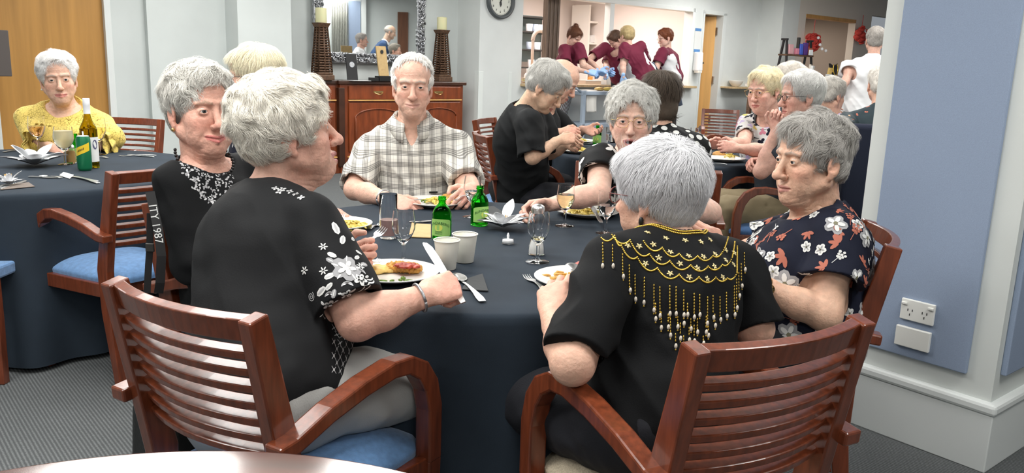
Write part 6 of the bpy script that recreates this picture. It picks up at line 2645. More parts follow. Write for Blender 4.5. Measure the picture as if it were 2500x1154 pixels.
for k in range(3):
    mb.add(wr([(x * (.011 - .002 * k) - .004, y * .0016, 0) for x, y in ((-1, -1), (0, -1), (1, -1), (1, 1), (0, 1), (-1, 1))], .060 - .006 * k), [(0, 1, 2, 3, 4, 5)])
mb.build('label_lines', mat('slate_print', (.30, .30, .34), .6), lb)
mb = MB()
mb.add(wr([(.026 + x * .012, y * .024, 0) for x, y in disc(1, 16)], .115), [tuple(range(16))])
mb.build('label_roundel', mat('slate_roundel', (.08, .08, .16), .6), lb)
bottle(T2(187, 392), 'green glass drink bottle behind the drink can', R_(10), None)
p = T2(174, 398)
t = thing_at('pepper_shaker', p, 'glass pepper shaker with steel cap beside the can', 'shaker')
lathe_obj('glass_body', [(0, 0), (.024, 0), (.026, .005), (.022, .07), (.018, .078), (.017, .078), (.020, .07), (.0235, .006), (0, .005)], M_glass, t, n=12)
lathe_obj('ground_pepper', [(0, .0055), (.023, .0065), (.020, .062), (0, .062)], mat('ground_pepper', (.40, .24, .08), .9), t, n=24)
lathe_obj('cap', [(.019, .076), (.019, .088), (.012, .095), (0, .096)], M_steel, t, n=24)
napkin([(145, 428), (170, 436), (180, 427), (155, 420)], 'white paper napkin under the fork on the left table', M_offw)
fork(T2(240, 448), T2(152, 425), 'steel fork over the white napkin on the left table')
knife(T2(238, 444), T2(178, 431), 'table knife by the fork on the left table')
knife(T2(70, 432), T2(140, 435), 'table knife lying left of the napkin')
spoon(T2(150, 435), T2(98, 432), 'steel spoon lying left of the white napkin')
napkin([(0, 463), (85, 455), (70, 445), (30, 450)], 'brown paper napkin at the left frame edge', mat('brown_napkin', (.16, .13, .11), .85))
knife(T2(0, 462), T2(64, 442), 'table knife on the brown napkin')
fork(T2(-5, 458), T2(40, 448), 'steel fork on the brown napkin')
lily(T2(22, 452), 'small white fabric flower on the brown napkin', 8, .6)
fork(T2(382, 380), T2(290, 380), 'steel fork lying at the right of the left table')
knife(T2(375, 384), T2(312, 378), 'table knife crossing the fork at the right of the left table')
knife(T2(8, 372), T2(60, 364), 'table knife at the far side of the left table')
fork(T2(262, 386), T2(225, 382), 'steel fork behind the wine bottle')
# back table
plate(T2(1408, 372), 'white dinner plate under the hands of the person in black top', .125)
noodles(T2(1415, 371) + PZ, 'yellow pasta with sauce below the hands of the person in black', 11, .06)
knife(T2(1376, 362) + np.array([0, 0, .07]), T2(1396, 372) + np.array([0, 0, .02]), 'knife with black tip in the hand of person in black')
plate(T2(1414, 348), 'white dinner plate behind, under the bald man\'s hands', .125)
noodles(T2(1416, 347) + PZ, 'pasta with chicken under the bald man\'s hands', 12, .06)
bottle(T2(1457, 352), 'green glass drink bottle on the back table', R_(-10), None)
tumbler(T2(1488, 345), 'clear water tumbler behind the green bottle of the back table', .030, .11, M_water, .5)
plate(T2(1768, 392), 'white dinner plate with bread roll at the back table\'s near edge', .13)
lumps('bread_roll', T2(1755, 385) + PZ, [((0, 0, .012), (.045, .035, .026))], M_roll, 'golden bread roll on the plate at the back table', 'bread', seed=4, amp=.002)
noodles(T2(1785, 388) + PZ, 'yellow vegetables beside the bread roll', 13, .05)
plate(T2(1745, 362), 'white dinner plate in front of the woman in colourful floral top', .125)
noodles(T2(1742, 361) + PZ, 'yellow pasta with red bits before the woman in floral top', 14, .055)
wine_glass(T2(1692, 366), 'stemmed glass on the back table beside the polka-dot shoulder', M_water, .4, .16)
tumbler(T2(1716, 372), 'small water tumbler on the back table', .030, .09, M_water, .55)
fork(T2(1775, 402), T2(1718, 398), 'steel fork before the bread roll plate')
knife(T2(1800, 372), T2(1760, 376), 'table knife between the two back table plates')
# ------------------------------------------------------------------ people farther back
FAR = dict(hres=.0042, bres=.010, sres=.008, nstr=1500, eyes=True)
FARK = dict(hres=.0052, bres=.012, sres=.010, nstr=700, eyes=False)
H_SHORT = dict(t=12, lump=4, lsize=26, wave=.6, wsize=26, len=42, lift=3, curl=.2, line=-28, nape=-62, fringe=.6, rad=.55, var=.18)
def spots(mi, gap, size, shape=None, n=140):
    def f(info, V, Q, rs):
        it, done = [], []
        cen = V[Q].mean(1)
        N = tri_normals(V, Q)
        for i in rs.permutation(len(Q)):
            c = cen[i]
            if any(((c - d) ** 2).sum() < gap ** 2 for d in done):
                continue
            done.append(c)
            m_ = mi[len(done) % len(mi)]
            sh = [(o, m_) for o in (shape() if shape else [disc(1, 14)])]
            it.append((c + N[i] * .05, -N[i], sh, size * (.8 + .4 * rs.rand()), rs.rand() * 6.3))
            if len(done) > n:
                break
        return it
    return f

# woman in yellow lace top at the left table
yw = person('white-haired woman in yellow lace top at the left table', (142, 191, 4.75), 30, 12, pitch=-3, roll=4, s=1.14,
            hair=dict(t=15, col=(.80, .79, .78), lump=4, lsize=30, wave=.5, wsize=26, len=40, lift=3.5, line=-12, nape=-58, fringe=.2, rad=.38, var=.1, sweep=(0, -.9, .5)),
            Nk=at(158, 258, 4.80), P=at(165, 430, 4.88), sw=.185, tw=1.15, td=1.15, bust=1.3, sd=.10,
            armR=dict(E=at(92, 338, 4.72), W=at(128, 362, 4.62), curl=(30, 40, 25)), armL=dict(E=at(268, 335, 4.72), W=at(215, 366, 4.62), curl=(30, 40, 25)),
            shirt=M_lace, sleeve={'L': 1.2, 'R': 1.2}, loose=.018, st=.014, trousers=M_darktr, hres=.0034, bres=.009, sres=.006, nstr=6000,
            face=dict(jowl=1.2, nose=.95, smile=.3), neckcut=(.120, .045, .045, 1, .8), skin=(.68, .42, .31), seed=11, fold=.008, legs=True)
for sd in 'LR':                                     # two gathered frills at each elbow
    a = yw['arms'][sd]
    ax_ = nrm(a['W'] - a['E'])
    x_ = nrm(np.cross(ax_, (0, 0, 1)))
    y_ = np.cross(ax_, x_)
    for k, (o_, L_, r0, r1) in enumerate(((.0, .055, .072, .105), (.04, .06, .068, .115))):
        m = MB()
        V, Fc = grid_mesh(lambda u, v: a['E'] + ax_ * (o_ + L_ * v + .010 * v * math.sin(2 * PI * u * 5)) + (x_ * math.cos(2 * PI * u) + y_ * math.sin(2 * PI * u)) * (r0 + (r1 - r0) * v + .016 * v * math.sin(2 * PI * u * 9 + k)), 72, 8, True)
        m.add(V, Fc)
        f_ = sub(yw, 'sleeve_frill', m, M_lace)
        md = f_.modifiers.new('thick', 'SOLIDIFY')
        md.thickness = .003
        at_ = f_.data.attributes.new('tor', 'FLOAT_VECTOR', 'POINT')
        at_.data.foreach_set('vector', ((np.array(V) - yw['P']) @ yw['Bt'].T).astype(np.float32).ravel())
m = MB()
m.ball(yw['hc'] + (np.array((-79, -4, -52)) * yw['q']) @ yw['B'], .007, 8)
sub(yw, 'earring', m, M_pearl)

# fair-haired person with glasses between the heads
bg = person('fair-haired person with glasses glimpsed between two women on the left', (622, 186, 3.62), -78, -60, pitch=-6, s=1.06,
            hair=dict(col=(.85, .78, .58), lump=2, lsize=40, wave=.25, wsize=40, len=60, lift=2.5, line=-34, nape=-60, fringe=.1, rad=.4, var=.3, crown=(20, -40, 112), t=9),
            P=at(640, 470, 3.75), shirt=[M_navyb, M_g1, M_w], sleeve=.8, trousers=M_darktr, prints=spots((1, 2), .03, .007, None, 200), seed=12, **dict(FAR, nstr=5000))
spectacles(bg, M_rimd, rx=23, rz=15)

# the back table
bb = person('grey-haired person in loose black top leaning over dinner at the back table', (1334, 212, 4.85), 74, 70, pitch=-34, s=1.12,
            hair=dict(t=13, col=(.52, .51, .48), lump=4, lsize=28, wave=.6, wsize=30, len=50, lift=3, line=-26, nape=-56, fringe=.6, rad=.4, var=.25, crown=(0, -60, 95)),
            Nk=at(1275, 272, 4.92), P=at(1264, 450, 5.28), sw=.175, tw=1.1, td=1.15,
            armR=dict(S=at(1292, 300, 4.72), E=at(1300, 383, 4.66), W=at(1366, 342, 4.72), D=(.9, .2, .15), T=(.1, .6, .7), curl=(45, 55, 40)),
            armL=dict(E=at(1345, 372, 5.15), W=at(1385, 352, 5.05), D=(.6, -.4, -.1), T=(.2, .3, .8), curl=(45, 55, 40)),
            shirt=M_charc, sleeve={'L': .95, 'R': .92}, loose=.028, st=.018, trousers=M_darktr, seed=13, fold=.007, neckcut=(.085, .02, .03, 1, .7), skin=(.66, .43, .30), **dict(FAR, sres=.006, nstr=5000))
bm = person('bald man in black shirt leaning over his plate behind the grey-haired diner', (1372, 196, 5.75), 76, 80, pitch=-32, s=1.14,
            hair=dict(t=6, col=(.62, .60, .56), lump=2, wave=.3, len=26, bald=18, rad=.8),
            Nk=at(1325, 262, 5.80), P=at(1310, 400, 5.95), sw=.19, tw=1.1, td=1.1,
            armR=dict(E=at(1322, 332, 5.55), W=at(1372, 322, 5.55), D=(.9, -.1, .05), T=(.1, .5, .8), curl=(40, 50, 35)),
            armL=dict(E=at(1400, 330, 6.05), W=at(1428, 316, 5.90), D=(.8, -.4, -.2), T=(.2, .6, .6), curl=(30, 40, 30)),
            shirt=M_charc, sleeve=.9, trousers=M_darktr, seed=14, **FAR)
pdt = person('dark-haired person in black and white polka-dot top, seen from behind', (1612, 240, 4.20), 172, 178, pitch=-6, s=1.0,
             hair=dict(t=16, col=(.085, .062, .045), lump=3, lsize=40, wave=.25, wsize=45, len=80, lift=2, line=-30, nape=-115, long=22, ears=0, rad=.6, var=.5, crown=(0, -40, 112), back=1.0),
             Nk=at(1618, 325, 4.14), P=at(1622, 450, 4.08), sw=.165, shirt=[M_bk2, M_w], sleeve=.8, trousers=M_darktr, prints=spots((1,), .040, .0155, None, 260), seed=15, **dict(FAR, nstr=6000))
w18 = person('fair-haired woman with glasses in colourful floral top at the back table', (1866, 219, 5.35), -52, -48, pitch=-10, s=1.12,
             hair=dict(t=11, col=(.84, .74, .50), lump=5, lsize=28, wave=.6, wsize=26, len=44, lift=3, line=-28, nape=-56, fringe=.4, rad=.38, var=.25),
             Nk=at(1880, 285, 5.42), P=at(1895, 425, 5.55), sw=.18, tw=1.15, td=1.15, bust=1.25, belly=1.1,
             armR=dict(E=at(1815, 352, 5.22), W=at(1765, 352, 5.12), D=(-.9, -.1, .0), T=(.0, -.4, .8), curl=(35, 45, 30)),
             armL=dict(E=at(1868, 368, 5.05), W=at(1800, 362, 4.98), D=(-.9, .1, .1), T=(-.2, .3, .9), curl=(50, 60, 40)),
             shirt=[mat('white_blouse', (.68, .67, .66), .8), M_pk, M_navyb, M_yl, M_g1, M_lav], sleeve=.65, trousers=M_darktr,
             prints=spots((1, 2, 3, 2, 4, 5, 2), .034, .026, lambda: [petal(k * 2.1, 0, 1, .42) for k in range(3)], 260), seed=16, skin=(.72, .43, .34), face=dict(nose=.9, jowl=1.3, fat=1.06), neckcut=(.105, .035, .035, 1, .8), **dict(FAR, hres=.0034, nstr=4500))
spectacles(w18, M_gmf, rimless=True)
m = MB()
m.tube([w18['Nk'] + w18['Bt'].T @ np.array((.085 * math.sin(q), .02 + .085 * math.cos(q), .02 - .065 * math.cos(q))) for q in np.linspace(-2.2, 2.2, 24)], .007, 6)
sub(w18, 'neckline_trim', m, M_black)
m19 = person('man with spectacles and khaki trousers, chin on his hand at the back table', (1955, 234, 4.75), -84, -80, pitch=-4, s=1.10,
             hair=dict(t=13, col=(.68, .67, .65), lump=3, lsize=30, wave=.5, wsize=30, len=46, lift=2.5, line=-22, nape=-56, fringe=.4, rad=.4, var=.16, face=(70, 76, 98)),
             Nk=at(1978, 315, 4.80), P=(1.60, 4.80, .545), sw=.19, tw=1.12, td=1.15, belly=1.15,
             armL=dict(S=at(1960, 345, 4.58), E=at(1858, 418, 4.62), W=at(1894, 318, 4.62), D=(.15, .1, .9), T=(-.5, .4, .3), curl=(60, 70, 45)),
             armR=dict(E=at(1880, 392, 5.05), W=at(1850, 395, 4.98), curl=(45, 50, 40)),
             shirt=mat('dark_navy_polo', (.012, .018, .028), .85), sleeve=.62, trousers=M_khaki, seed=17, skin=(.66, .38, .30), face=dict(nose=1.12, brow=.95, jowl=1.2), knees={'L': (1.24, 4.66, .52), 'R': (1.25, 4.92, .52)}, **dict(FAR, hres=.0034, nstr=4500))
spectacles(m19, M_rimd, rx=24, rz=15)
p19 = person('white-haired person in light blue shirt, hidden behind the spectacled man', (1928, 196, 6.7), -95, -100, pitch=-5, s=1.12,
             hair=dict(H_SHORT, col=(.86, .80, .72), t=10), P=at(1910, 380, 6.8), shirt=M_lbsh, sleeve=.8, trousers=M_darktr, seed=18, **FAR)
p20 = person('grey-haired woman in lavender top seen behind the spectacled man', (2030, 232, 6.3), 120, 130, pitch=-10, s=1.05,
             hair=dict(H_SHORT, col=(.60, .57, .52)), Nk=at(2040, 290, 6.3), P=at(2050, 400, 6.3), shirt=M_lav, sleeve=.6, trousers=M_darktr, seed=19, **FAR)
p21 = person('person in dark shirt with orange leaf print, partly behind the pillar', (2152, 206, 5.6), 165, 172, pitch=-5, s=1.05,
             hair=dict(H_SHORT, col=(.78, .74, .68), t=8), Nk=at(2150, 268, 5.55), P=at(2150, 420, 5.5), sw=.22, tw=1.25, td=1.1, shirt=[M_teal, M_ros, mat('print_tan', (.55, .36, .22), .8)], sleeve=.8, trousers=M_darktr,
             armL=dict(E=at(2068, 322, 5.3), W=at(2075, 360, 5.55)), prints=spots((1, 2, 2), .055, .016, lambda: [petal(k * 1.6, 0, 1, .4) for k in range(2)], 120), seed=20, **FAR)
# black covered high-backed chair beside the pillar
c = at(2112, 420, 5.25)
t = empty('high_backed_chair', (c[0] + .12, c[1], 0), R_(-10), 'tall black chair back beside the pillar, under the leaf-print shirt', 'chair')
m = MB()
m.box((0, .0, .70), (.50, .07, .62), Y=(0, 1, .08))
m.build('backrest', M_navy, t, bevel=.03, seg=4)
m = MB()
m.box((0, .26, .43), (.50, .50, .10))
m.build('seat', M_navy, t, bevel=.03, seg=4)
for sx in (-1, 1):
    for y in (.02, .46):
        m = MB()
        m.box((sx * .21, y, .19), (.035, .035, .38))
        m.build('leg', M_black, t, bevel=.003)
# white-shirted man standing by the stall
sm_hc = at(2136, 98, 8.2)
sm = person('man in white short-sleeved shirt standing with his back to us by the stall', sm_hc, 165, 172, s=1.02,
            hair=dict(t=6, col=(.40, .37, .34), lump=2, wave=.3, len=26, lift=2, line=-14, nape=-58, fringe=.2, rad=.8, var=.25), stand=True, P=np.array((sm_hc[0] - .03, sm_hc[1] - .03, .93)), sw=.215, tw=1.12, td=1.1, sd=.105,
            armL=dict(E=at(2072, 178, 8.15), W=at(2048, 236, 8.0), D=(-.1, -.1, -1), T=(-.2, .8, 0), curl=(20, 28, 18)),
            shirt=M_whsh, sleeve=.82, loose=.035, st=.02, hemz=.70, trousers=mat('grey_trousers', (.16, .155, .15), .85), seed=21, fold=.011, skin=(.60, .36, .28), **dict(FAR, sres=.007, nstr=2500))
collar(sm, M_whsh)

# ------------------------------------------------------------------ kitchen staff
K0 = np.array((.70, .45, .36))
def polo_white(tl, n):
    """white side panels with a curved edge"""
    return (np.abs(n[:, 0]) > .62 + .8 * np.maximum(0, tl[:, 2] - .22)) & (tl[:, 2] < .36) & (np.abs(tl[:, 0]) < .26) & (n[:, 1] < .65)
def staff(label, hc, yaw, tyaw, pitch, lean, hair, seed, armL, armR, s=1.0, P=None, **k):
    Pv = np.array([hc[0], hc[1], .95]) - yawvec(tyaw) * lean
    i = person(label, hc, yaw, tyaw, pitch=pitch, s=s, hair=hair, P=P if P is not None else Pv, stand=True, sw=.175, bust=1.05, armL=armL, armR=armR,
               shirt=[M_maroon, M_whsh], sleeve=.72, loose=.03, st=.016, hemz=.86, trousers=M_darktr, paint=polo_white, skin=K0, seed=seed, **dict(FARK, sres=.006, **k))
    return i
hk1 = dict(t=9, col=(.13, .05, .025), lump=2, lsize=40, wave=.2, wsize=40, len=60, lift=1.5, line=-28, nape=-58, fringe=.3, rad=.9, var=.4, crown=(0, -70, 110))
c = at(1402, 90, 11.3)
k1 = staff('kitchen worker with brown hair in a bun, maroon polo and striped apron', c, 50, 55, -34, .26, [hk1, dict(t=2, col=(.13, .05, .025), lump=4, front=0, line=-300, nape=90, rad=.9, extra=[((0, -62, 128), (36, 36, 34))], var=.4, dens=.4)], 31,
           dict(S=at(1414, 118, 11.2), E=at(1424, 160, 11.1), W=at(1458, 176, 10.95), D=(.9, -.1, -.2)), dict(S=at(1378, 122, 11.2), E=at(1382, 164, 11.0), W=at(1436, 176, 10.9), D=(.9, 0, -.15)))
m = MB()
P_, Bt_ = k1['P'], k1['Bt']
V, Fc = grid_mesh(lambda u, v: P_ + Bt_.T @ np.array(((u - .5) * (.24 + .12 * (1 - v)), .205 + .02 * math.cos((u - .5) * 3) - .03 * v, -.30 + .66 * v)), 33, 10)
m.add(V, Fc, 0)
m.M = [(i // 2) % 2 for j in range(9) for i in range(32)]
ap = link_mesh('apron', np.array(V) - k1['o0'], Fc, [M_whsh, mat('brown_stripe', (.13, .08, .06), .8)], k1['root'], True, mi=m.M)
md = ap.modifiers.new('thick', 'SOLIDIFY')
md.thickness = .004
c = at(1502, 98, 11.7)
k2 = staff('kitchen worker bending behind the hatch post, maroon sleeve and bent arm', c, -60, -65, -40, .36, dict(H_SHORT, col=(.10, .055, .035)), 32,
           dict(S=at(1476, 118, 11.7), E=at(1436, 146, 11.5), W=at(1464, 172, 11.2), D=(.7, -.2, -.2)), dict(E=at(1480, 160, 11.8), W=at(1486, 174, 11.3)), P=at(1520, 190, 11.9))
c = at(1530, 88, 11.3)
k3 = staff('fair-haired kitchen worker in maroon and white polo, back turned, grey apron ties', c, -150, -165, -8, .12, dict(H_SHORT, col=(.52, .40, .20), t=14), 33,
           dict(S=at(1524, 118, 11.2), E=at(1521, 158, 11.15), W=at(1521, 188, 11.1), D=(0, .3, -1)), dict(E=at(1578, 160, 11.75), W=at(1568, 182, 11.8)), P=at(1572, 188, 11.35))
c = at(1624, 93, 11.75)
k4 = staff('red-haired kitchen worker with glasses in maroon and white polo', c, -72, -95, -14, .06, dict(H_SHORT, col=(.20, .060, .025), t=16, lump=6), 34,
           dict(S=at(1618, 128, 11.6), E=at(1602, 166, 11.5), W=at(1585, 182, 11.6)), dict(E=at(1635, 168, 12.0), W=at(1595, 180, 12.0)), P=at(1642, 192, 11.8))
spectacles(k4, M_rimd, rx=23, rz=15)
for kk, lab in ((k3, 'apron'), (k4, 'apron')):
    P_, Bt_ = kk['P'], kk['Bt']
    m = MB()
    n = 30
    V = []
    for i in range(n + 1):
        a = R_(-105 + 210 * i / n)
        for z in (.03, -.42):
            V.append(P_ + Bt_.T @ np.array((math.sin(a) * .212, math.cos(a) * .168, z + .06)))
    Fc = [(2 * i, 2 * i + 2, 2 * i + 3, 2 * i + 1) for i in range(n)]
    m.add(V, Fc)
    a = R_(115)
    o = sub(kk, lab, m, mat('blue_grey_apron', (.16, .20, .28), .85))
    md = o.modifiers.new('thick', 'SOLIDIFY')
    md.thickness = .004
for kk in (k1, k2, k3, k4):                          # blue gloves over the hands
    for sd in 'LR':
        a = kk['arms'][sd]
        hp = hand_prims(a['W'], a['D'], a['T'], sd, 1.06, a['curl'])
        V, Q = blob([(p[0], p[1], p[2], p[3] - .003, p[4] + .003, (p[5][0], p[5][1], p[5][2] + .003, p[5][3] + .003, p[5][4], p[5][5]) if p[0] == 'c' else (p[5][0], p[5][1] + .003, p[5][2])) for p in hp], .006)
        link_mesh('glove', V - kk['o0'], Q, mat('blue_glove', (.30, .48, .78), .5), kk['root'], True)

# ------------------------------------------------------------------ kitchen furniture and hatch things
def kb(name, t0, t1, s0, s1, z0, z1, m_, label, cat, bevel=.004):
    c = rm((t0 + t1) / 2, (s0 + s1) / 2, z0)
    mb = MB()
    mb.box((0, 0, (z1 - z0) / 2), (t1 - t0, s1 - s0, z1 - z0))
    o = mb.build(name, m_, bevel=bevel)
    o.location = tuple(c)
    o.rotation_euler = (0, 0, TH)
    return tag(o, label, cat)
# pale bench just inside the hatch
t = empty('kitchen_bench', rm((tK0 + tK1) / 2 + .1, -.62, 0), TH, 'pale wooden kitchen bench behind the serving hatch', 'bench')
m = MB()
m.box((0, 0, .985), (tK1 - tK0 - .1, .72, .04))
m.build('bench_top', M_bench, t, bevel=.004)
m = MB()
m.box((0, -.02, .48), (tK1 - tK0 - .2, .62, .95))
m.build('bench_body', M_cream, t)
def tt(x, y, s_):
    return ts(x, y, s_)
a0 = tt(1408, 185, -.62)
o = kb('food_tray', a0, a0 + .62, -.80, -.42, 1.006, 1.10, M_bstl, 'steel serving tray under the gloved hands', 'tray')
a0 = tt(1440, 195, -.30)
kb('cutting_board', a0 - .1, a0 + .75, -.36, -.04, 1.006, 1.032, M_bench, 'wooden board on the hatch bench in front of the tray', 'board')
# tall shelf unit with folded cloths
sS = -2.6
u0, u1 = tt(1432, 60, sS), tt(1520, 60, sS)
t = empty('shelf_unit', rm((u0 + u1) / 2, sS, 0), TH, 'cream kitchen shelf unit stacked with cloths behind the workers', 'shelf')
uw = u1 - u0 + .3
m = MB()
for sx in (-1, 1):
    m.box((sx * uw / 2, 0, 1.2), (.04, .45, 2.4))
m.box((0, .2, 1.2), (uw, .03, 2.4))
m.build('carcass', M_cream, t)
zz = [.6, .98, 1.36, 1.72, 2.10]
for z in zz:
    m = MB()
    m.box((0, -.01, z), (uw, .44, .035))
    m.build('shelf_board', M_cream, t)
rs = np.random.RandomState(3)
cols = [M_orange, M_yl, M_cream, M_bench, M_red, M_offw]
for z in zz[1:4]:
    for k in range(6):
        mb = MB()
        w_ = .16 + .08 * rs.rand()
        h_ = .05 + .09 * rs.rand()
        V, Fc = grid_mesh(lambda u, v: ((.5 * w_) * math.copysign(abs(math.cos(2 * PI * u)) ** .5, math.cos(2 * PI * u)) * (1 - .15 * v), .12 * math.copysign(abs(math.sin(2 * PI * u)) ** .5, math.sin(2 * PI * u)), h_ * v + .012 * math.sin(9 * u + k)), 20, 4, True)
        mb.add(V, Fc)
        mb.F.append(tuple(range(60, 80)))
        mb.M.append(0)
        o = mb.build('folded_cloth', cols[rs.randint(6)], smooth=True)
        q = rm((u0 + u1) / 2 + (-.5 + (k + .5) / 6) * (uw - .15), sS + .05, z + .02)
        o.location = tuple(q)
        o.rotation_euler = (0, 0, TH)
        tag(o, 'folded cloth or packet in the cream kitchen shelf unit', 'cloth', 'folded cloths on the kitchen shelves')
# tall cupboard with a paper notice
v0, v1 = tt(1535, 60, -2.55), tt(1640, 60, -2.55)
t = empty('tall_cupboard', rm((v0 + v1) / 2, -2.7, 0), TH, 'tall pale kitchen cupboard with a paper notice behind the hatch', 'cupboard')
m = MB()
m.box((0, 0, 1.2), (v1 - v0, .5, 2.4))
m.build('carcass', M_pinkw, t)
for sx in (-1, 1):
    m = MB()
    m.box((sx * (v1 - v0) / 4, -.26, 1.2), ((v1 - v0) / 2 - .012, .02, 2.36))
    d = m.build('door', M_pinkw, t, bevel=.003)
    m = MB()
    m.box((sx * .05, -.285, 1.15), (.015, .03, .16))
    m.build('door_handle', M_bstl, d)
m = MB()
m.box((.0, 0, .2), (.21, .003, .30))
o = m.build('paper_notice', M_offw)
o.location = tuple(rm((v0 + v1) / 2 + .25, -2.7 + .275, 1.25))
o.rotation_euler = (0, 0, TH)
tag(o, 'white paper notice on the pale kitchen cupboard', 'notice')
# brown roller-shutter post
r0, r1 = tt(1332, 80, -.22), tt(1362, 80, -.22)
t = empty('shutter_post', rm((r0 + r1) / 2, -.24, 1.01), TH, 'weathered brown steel post at the left of the serving hatch', 'post')
m = MB()
m.box((0, 0, .62), (r1 - r0, .10, 1.24))
m.build('post_body', M_rail, t, bevel=.004)
for sx in (-.3, 0, .3):
    m = MB()
    m.box((sx * (r1 - r0), -.055, .62), (.012, .02, 1.24))
    m.build('guide_rib', M_rail, t)
# window and dish-washing corner at the left of the hatch
q0, q1 = tt(1279, 80, -2.4), tt(1338, 80, -2.4)
t = empty('glass_rack', rm((q0 + q1) / 2, -2.5, 0), TH, 'grey rack of glassware in the dish-washing corner', 'rack')
for z in (1.25, 1.55, 1.85, 2.1):
    m = MB()
    m.box((0, 0, z), (q1 - q0 + .3, .4, .025))
    m.build('rack_shelf', M_dark, t)
for sx in (-1, 1):
    for sy in (-.18, .18):
        m = MB()
        m.box((sx * (q1 - q0 + .3) / 2, sy, 1.1), (.03, .03, 2.2))
        m.build('upright', M_dark, t)
m = MB()
m.box((0, .22, 1.75), (q1 - q0 + .26, .02, .8))
m.build('back_panel', mat('teal_grey_panel', (.30, .40, .40), .4), t)
for k, (dx, z, m_) in enumerate([(-.12, 1.86, M_petal), (.02, 1.86, M_bluegr), (.14, 1.86, M_petal), (-.1, 1.56, M_bluegr), (.08, 1.56, M_petal), (-.05, 1.26, M_petal), (.12, 1.26, M_bluegr)]):
    mb = MB()
    mb.lathe([(0, 0), (.05, 0), (.055, .01), (.06, .13), (.056, .13), (.05, .012), (0, .012)], n=18)
    o = mb.build('crockery_jar', m_, smooth=True)
    o.location = tuple(rm((q0 + q1) / 2 + dx, -2.5 + .05, z))
    tag(o, 'pale jar on the grey rack in the dish-washing corner', 'jar', 'jars on the dish-washing rack')
# spray tap
f0 = rm(tt(1298, 180, -.8), -.8, 1.0)
t = empty('spray_tap', f0, TH, 'coiled pre-rinse spray tap standing over the sink', 'tap')
m = MB()
pts = [(.0, 0, 0), (.0, 0, .5)] + [(-.14 + .14 * math.cos(a), 0, .66 + .14 * math.sin(a)) for a in np.linspace(0, PI, 9)] + [(-.28, 0, .45)]
pts = [(-x, y, z) for x, y, z in pts]
m.tube(pts, .022, 8)
for i in range(40):
    a = PI * i / 39
    m.lathe([(.024 + .006 * math.cos(q), .006 * math.sin(q)) for q in np.linspace(0, 2 * PI, 7)[:-1]], c=(.14 - .14 * math.cos(a), 0, .66 + .14 * math.sin(a)), n=10, closed=True, axis=(math.sin(a), 0, math.cos(a)))
m.build('hose', mat('pale_hose', (.72, .62, .55), .4), t, smooth=True)
m = MB()
m.tube([(.28, 0, .46), (.28, 0, .30)], .03, 10)
m.lathe([(0, 0), (.05, 0), (.04, .05), (0, .05)], c=(.28, 0, .26), n=16)
m.build('spray_head', M_dark, t, smooth=True)
m = MB()
m.lathe([(0, 0), (.05, 0), (.045, .03), (.025, .05), (0, .05)], n=16)
m.build('base', M_bstl, t, smooth=True)
for x, y, m_, nm, lab, h_, r_ in ((1288, 182, M_petal, 'soap_bottle', 'white detergent bottle at the left of the hatch', .24, .05), (1306, 185, M_orange, 'cleaning_cloth', 'orange cloth hanging in the dish-washing corner', .22, .05), (1317, 190, M_red, 'small_bottle', 'little red bottle in the dish-washing corner', .14, .03)):
    mb = MB()
    if nm == 'cleaning_cloth':
        V, Fc = grid_mesh(lambda u, v: ((u - .5) * .14 * (1 - .2 * v), .02 * math.sin(u * 9) * (1 - .5 * v), h_ * v), 16, 8)
        mb.add(V, Fc)
        o = mb.build(nm, m_, smooth=True)
        md = o.modifiers.new('thick', 'SOLIDIFY')
        md.thickness = .006
        zb_ = 1.06
    else:
        mb.lathe(bez([(0, 0), (r_, 0), (r_, h_ * .6), (r_ * .4, h_ * .78), (r_ * .4, h_), (0, h_)], 4), n=20)
        o = mb.build(nm, m_, smooth=True)
        zb_ = 1.006
    q = ats(x, y, -.5)
    o.location = (q[0], q[1], zb_)
    tag(o, lab, 'bottle' if 'bottle' in nm else 'cloth')
# crockery heap on the sill, left
for k in range(5):
    mb = MB()
    mb.lathe([(0, 0), (.07, 0), (.10, .016), (.098, .019), (.07, .006), (0, .005)], n=28)
    o = mb.build('stacked_plate', [M_bench, M_white, M_yl, M_white, M_bench][k], smooth=True)
    q = rm(tt(1292, 205, -.2), -.22, 1.052 + .013 * k)
    o.location = tuple(q)
    tag(o, 'plate in the short stack at the left end of the hatch sill', 'plate', 'plates stacked on the hatch sill')
# blue-grey trolley with a towel, and bread on the sill
g0, g1 = tt(1398, 230, .45), tt(1530, 230, .45)
t = empty('serving_trolley', rm((g0 + g1) / 2, .42, 0), TH, 'blue-grey serving trolley in front of the hatch', 'trolley')
gw_ = g1 - g0
for sx in (-1, 1):
    for sy in (-1, 1):
        m = MB()
        m.box((sx * (gw_ / 2 - .03), sy * .21, .50), (.055, .05, .98))
        m.build('leg', M_bluegr, t, bevel=.006)
for z, th_ in ((.955, .05), (.52, .06), (.12, .05)):
    m = MB()
    m.box((0, 0, z), (gw_ + .02, .47, th_))
    m.build('tray_shelf', M_bluegr, t, bevel=.008)
m = MB()
m.tube([(-gw_ / 2 - .02, -.2, .97), (-gw_ / 2 - .14, -.2, 1.04), (-gw_ / 2 - .14, .2, 1.04), (-gw_ / 2 - .02, .2, .97)], .016, 8)
m.build('push_handle', M_bluegr, t, smooth=True)
p = ats(1418, 200, .30)
mb = MB()
V, Fc = grid_mesh(lambda u, v: ((u - .5) * .20 + .01 * math.sin(v * 7), (-.20 * min(1, v / .4) + .012 * math.sin(u * 8)) if v < .4 else -.215 + .014 * math.sin(u * 8) * (v - .2), .008 if v < .4 else .008 - .30 * (v - .4) / .6), 18, 20)
mb.add(V, Fc)
o = mb.build('hand_towel', M_towel, smooth=True)
o.location = tuple(rm((g0 + g1) / 2 - gw_ * .30, .40, .988))
